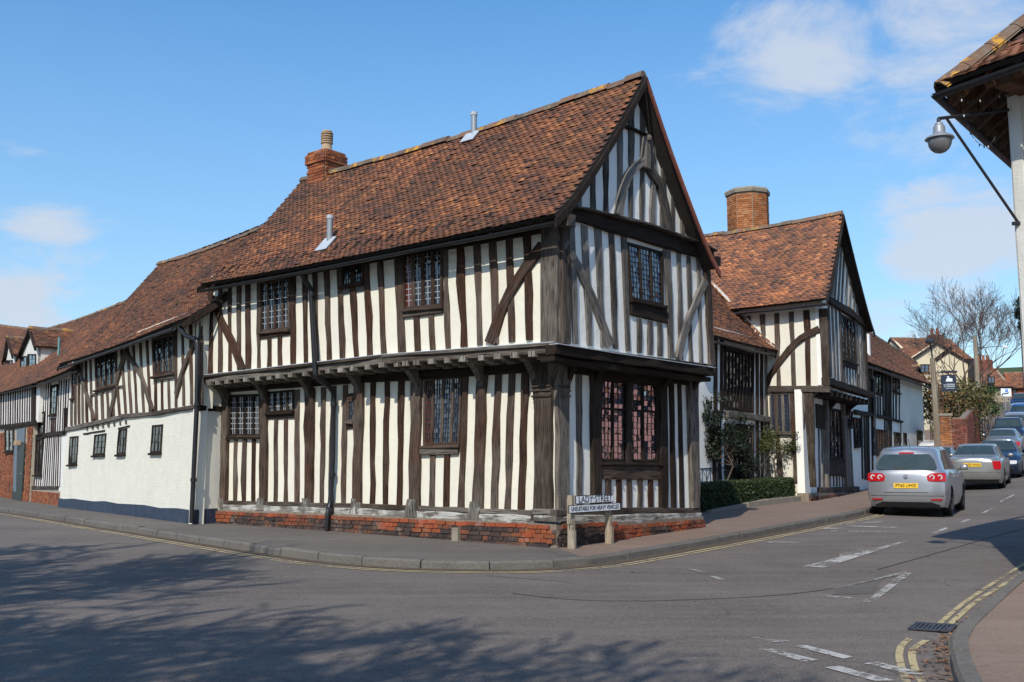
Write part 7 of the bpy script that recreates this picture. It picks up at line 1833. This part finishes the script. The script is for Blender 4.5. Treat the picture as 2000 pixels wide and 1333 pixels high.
bush('garden_hedge', 'green and gold hedge top near the telegraph pole', [at_depth(1882, 785, 60), at_depth(1905, 775, 64)], 'leaf_hedge', 2500, .10, rad=.9)
bush('russet_shrub', 'russet leafless shrub in front of the cream gable', [at_depth(1812, 765, 50), at_depth(1835, 770, 51)], 'leaf_litter', 700, .06, 'shrub', 1.1)
bush('ivy_bush', 'bright green ivy clump behind the telegraph pole', [at_depth(1918, 780, 70), at_depth(1930, 785, 71)], 'leaf_green', 1800, .12, 'bush', .8)
bush('overhanging_evergreen', 'dark evergreen bough entering at the right edge above the hill', [at_depth(2012, 560, 38), at_depth(2004, 600, 38), at_depth(2002, 640, 38)], 'leaf_dark', 2600, .07, 'tree', .35)
# telegraph pole
tpb = grnd(1918, 62); tpt = zat(tpb, 658); tpz = thing('telegraph_pole', 'brown wooden telegraph pole with mossy head at the top of the pavement', 'pole', tuple(tpb))
mb = MB(); mb.tube([tpb, Vector((tpb.x, tpb.y, lerp(tpb.z, tpt, .5))), Vector((tpb.x, tpb.y, tpt))], [.17, .15, .12], 10); mb.build('pole', M['polewood'], tpz)
for k, (dx, dz) in enumerate(((5, 0), (-9, 1.5))):
    mb = MB(); A0 = Vector((tpb.x, tpb.y, tpt-.7)); mb.tube([A0, A0+Vector((1.6, -.2, .1))], .02, 5); 
mb.build('lamp_arm', M['iron'], tpz)
mb = MB(); mb.lathe(A0+Vector((1.7, -.2, .05)), [(0, .08), (.12, .05), (.15, -.05), (0, -.1)], 10); mb.build('lamp_head', M['white'], tpz)
# cream gabled house
def house_box(parent, W, u0, u1, z0, ze, depth, wallm, roofm, apex=None, ridge_z=None, gable_front=True, over=.3, gw=.22, ge=.15):
    """W: front plane. gable to the front, or eaves to the front"""
    d = depth
    if gable_front:
        ua = (u0+u1)/2 if apex is None else apex[0]; zr = apex[1]
        slab(W, [(u0, z0), (u1, z0), (u1, ze), (ua, zr), (u0, ze)], -.3, 0, 'wall', M[wallm], parent)
        for u in (u0, u1): slab(Wall(*W.P(u, 0, 0).xy, *W.N.xy), [(0, z0), (-d, z0), (-d, ze), (0, ze)], -.1, .1, 'wall', M[wallm], parent)
        for u in (u0, u1):
            e = (u-ua)/abs(u-ua)*over; k = (ze-zr)/abs(u-ua)
            roof(parent, W.P(u+e, ze+k*over, over*.6), W.P(u+e, ze+k*over, -d), W.P(ua, zr, over*.6), W.P(ua, zr, -d), roofm, gw, ge, 60, 0, ridge=(u == u0), ridge_n=8, thick=.15)
    else:
        slab(W, [(u0, z0), (u1, z0), (u1, ze), (u0, ze)], -.3, 0, 'wall', M[wallm], parent)
        for u in (u0, u1): slab(Wall(*W.P(u, 0, 0).xy, *W.N.xy), [(0, z0), (-d, z0), (-d, ze), (-d/2, ridge_z), (0, ze)], -.1, .1, 'wall', M[wallm], parent)
        roof(parent, W.P(u0-.2, ze-.1, over), W.P(u1+.2, ze-.1, over), W.P(u0-.2, ridge_z, -d/2), W.P(u1+.2, ridge_z, -d/2), roofm, gw, ge, 120, 0, ridge_n=10, thick=.15)
        roof(parent, W.P(u0-.2, ze-.1, -d-over), W.P(u1+.2, ze-.1, -d-over), W.P(u0-.2, ridge_z, -d/2), W.P(u1+.2, ridge_z, -d/2), roofm, .5, .4, 0, 0, ridge=False, thick=.15)
def mkwall(px, D, dx, dy): p = at_depth(px, 800, D); W = Wall(p.x, p.y, dx, dy); return W
Wc = mkwall(1778, 80, 1, .18); U = lambda px, py: Wc.uv(px, py)
ch = thing('cream_gable_house', 'cream rendered house with wide gable and red tiled roof behind the bare tree', 'house', tuple(Wc.P(0, T(*Wc.P(0, 0, 0).xy), 0)))
house_box(ch, Wc, U(1778, 780)[0], U(1896, 780)[0], U(1800, 880)[1], U(1800, 704)[1], 9, 'render_cream', 'tile_red', apex=(U(1828, 668)[0], U(1828, 668)[1]))
q = [U(1797, 729), U(1815, 728), U(1815, 712), U(1797, 712)]; window(Wc, ch, q, 2, rows=2, cols=1, m='oak_dark', frame=.08, g='glass_sky', w=.01)
timber_part('verge_board', Wc, [U(1826, 704), U(1858, 680)], .3, ch, oakd, .02, .1)
Wc2 = mkwall(1896, 80.5, 1, .18); bay = slab(Wc2, [Wc2.uv(1896, 800), Wc2.uv(1903, 800), Wc2.uv(1903, 702), Wc2.uv(1896, 702)], -2, .3, 'stair_bay', M['lead'], ch)
for y0 in (712, 735, 758): window(Wc2.shift(.31), bay, [Wc2.uv(1897, y0+9), Wc2.uv(1902.5, y0+9), Wc2.uv(1902.5, y0), Wc2.uv(1897, y0)], 1, rows=1, cols=1, m='white' if False else 'oak_dark', g='glass_sky', frame=.06, sill=False)
Wc3 = mkwall(1785, 86, 1, .18); house_box(ch, Wc3, Wc3.uv(1786, 780)[0], Wc3.uv(1900, 780)[0], 4, Wc3.uv(1800, 700)[1], 6, 'render_cream', 'tile_red', ridge_z=Wc3.uv(1880, 668)[1]+.6, gable_front=False)
cp = at_depth(1827, 668, 84); chimney(ch, Vector((cp.x, cp.y, zat(cp, 662))), Wc.U, Wc.N, .5, .35, zat(cp, 680), zat(cp, 655), 'brick_far', pot=False, cap=40)
for k in (-.25, .2): mb = MB(); mb.lathe(Vector((cp.x+k, cp.y, zat(cp, 655))), [(.14, 0), (.12, .5), (.15, .55), (0, .55)], 8); mb.build('chimney_pot', M['brick_red'], ch)
# brick and flint house at the top of the hill
Wf = mkwall(1920, 98, 1, -.1); Uf = lambda px, py: Wf.uv(px, py)
fh = thing('flint_and_brick_house', 'flint and red brick house with red tiled roof at the top of the hill', 'house', tuple(Wf.P(0, T(*Wf.P(0, 0, 0).xy), 0)))
house_box(fh, Wf, Uf(1918, 800)[0], Uf(1976, 800)[0], Uf(1930, 850)[1], Uf(1940, 756)[1], 7, 'flint', 'tile_red', ridge_z=Uf(1940, 714)[1], gable_front=False)
for i, x in enumerate((1938, 1976)): slab(Wf, [Uf(x-4, 820), Uf(x, 820), Uf(x, 758), Uf(x-4, 758)], 0, .06, 'brick_quoin', M['brick_flat'], fh)
slab(Wf, [Uf(1935, 820), Uf(1976, 820), Uf(1976, 800), Uf(1935, 800)], 0, .05, 'brick_band', M['brick_flat'], fh)
Wf2 = Wf.shift(.1); window(Wf.shift(.25), fh, [Uf(1927, 750), Uf(1941, 750), Uf(1941, 736), Uf(1927, 736)], 2, rows=2, cols=1, m='oak_dark', g='glass_sky', frame=.1); 
cp = Wf.P(Uf(1947, 714)[0], 0, -3.5); zc_ = zat(cp, 708); chimney(fh, Vector((cp.x, cp.y, zc_)), Wf.U, Wf.N, .7, .4, zc_-1.5, zc_+.2, 'brick_far', pot=False, cap=30)
for k in (-.4, 0, .4): mb = MB(); mb.lathe(Vector((cp.x+k, cp.y, zc_+.2)), [(.15, 0), (.13, .45), (.16, .5), (0, .5)], 8); mb.build('chimney_pot', M['brick_red'], fh)
Wg = mkwall(1976, 99, 1, -.35); Ug = lambda px, py: Wg.uv(px, py); rb = thing('red_brick_house', 'red brick house with white sash window at the far right of the hill', 'house', tuple(Wg.P(0, T(*Wg.P(0, 0, 0).xy), 0)))
house_box(rb, Wg, Ug(1977, 800)[0], Ug(2060, 800)[0], Ug(1990, 850)[1], Ug(1985, 758)[1], 7, 'brick_flat', 'tile_red', ridge_z=Ug(1985, 722)[1], gable_front=False)
wn = window(Wg, rb, [Ug(1977.5, 777), Ug(1985.5, 777), Ug(1985.5, 760), Ug(1977.5, 760)], 2, rows=2, cols=1, m='oak_dark', g='glass_sky', frame=.1)
ds = at_depth(1965, 767, 80); Wds = Wall(ds.x, ds.y, 1, 0); Wds.N = Vector((0, -1, 0)); rs_ = thing('direction_sign', 'white parking direction sign with a blue square on two grey posts', 'sign', (ds.x, ds.y, T(ds.x, ds.y)))
pp = plate_on(Wds, [(1955, 775), (1975, 775), (1975, 759), (1955, 759)], 0, [], rs_, 'signwhite', 'signwhite', .01, 'sign_board')
qa = [Wds.uv(*c) for c in ((1963, 766), (1968, 766), (1968, 760), (1963, 760))]; slab(Wds, qa, .01, .02, 'blue_square', M['signblue'], pp); 
Mx = face_matrix(Wds.P((qa[0][0]+qa[1][0])/2, (qa[0][1]+qa[2][1])/2, .024), Wds.U, Vector((0, 0, 1))); o, m4 = text_part('P', .25, Mx, 'signwhite', pp); o.matrix_basis = Matrix.Translation(-rootloc(rs_)) @ m4
mb = MB(); mb.tube([Wds.P(*Wds.uv(x, y), .03) for x, y in ((1957, 774), (1957.5, 770), (1961, 769), (1968, 768.5), (1969, 766))], .04, 5); mb.build('arrow', M['signblack'], pp)
for x in (1963, 1972): p = Wds.P(*Wds.uv(x, 775), -.03); mb = MB(); mb.tube([Vector((p.x, p.y, T(p.x, p.y))), p], .05, 6); mb.build('post', M['metal'], rs_)
# terrace across the street, behind the viewpoint: what the gable windows reflect
pkx, pky = 14.6, 20.6; Wk = Wall(pkx, pky, .2, -.98); Wk.N = Vector((-.98, -.2, 0))
pk = thing('pink_house', 'pink rendered house across the street, out of frame, mirrored in the gable window', 'house', (pkx, pky, T(pkx, pky)))
house_box(pk, Wk, -3.5, 6, -.5, 4.3, 7, 'pink', 'tile_red', ridge_z=6.6, gable_front=False)
for u in (-2.2, -.2, 1.8, 3.8):
    for z in (1.0, 3.4): window(Wk, pk, [(u-.5, z), (u+.5, z), (u+.5, z+1.3), (u-.5, z+1.3)], 2, rows=2, cols=1, m='oak_dark', g='glass_sky', frame=.08)
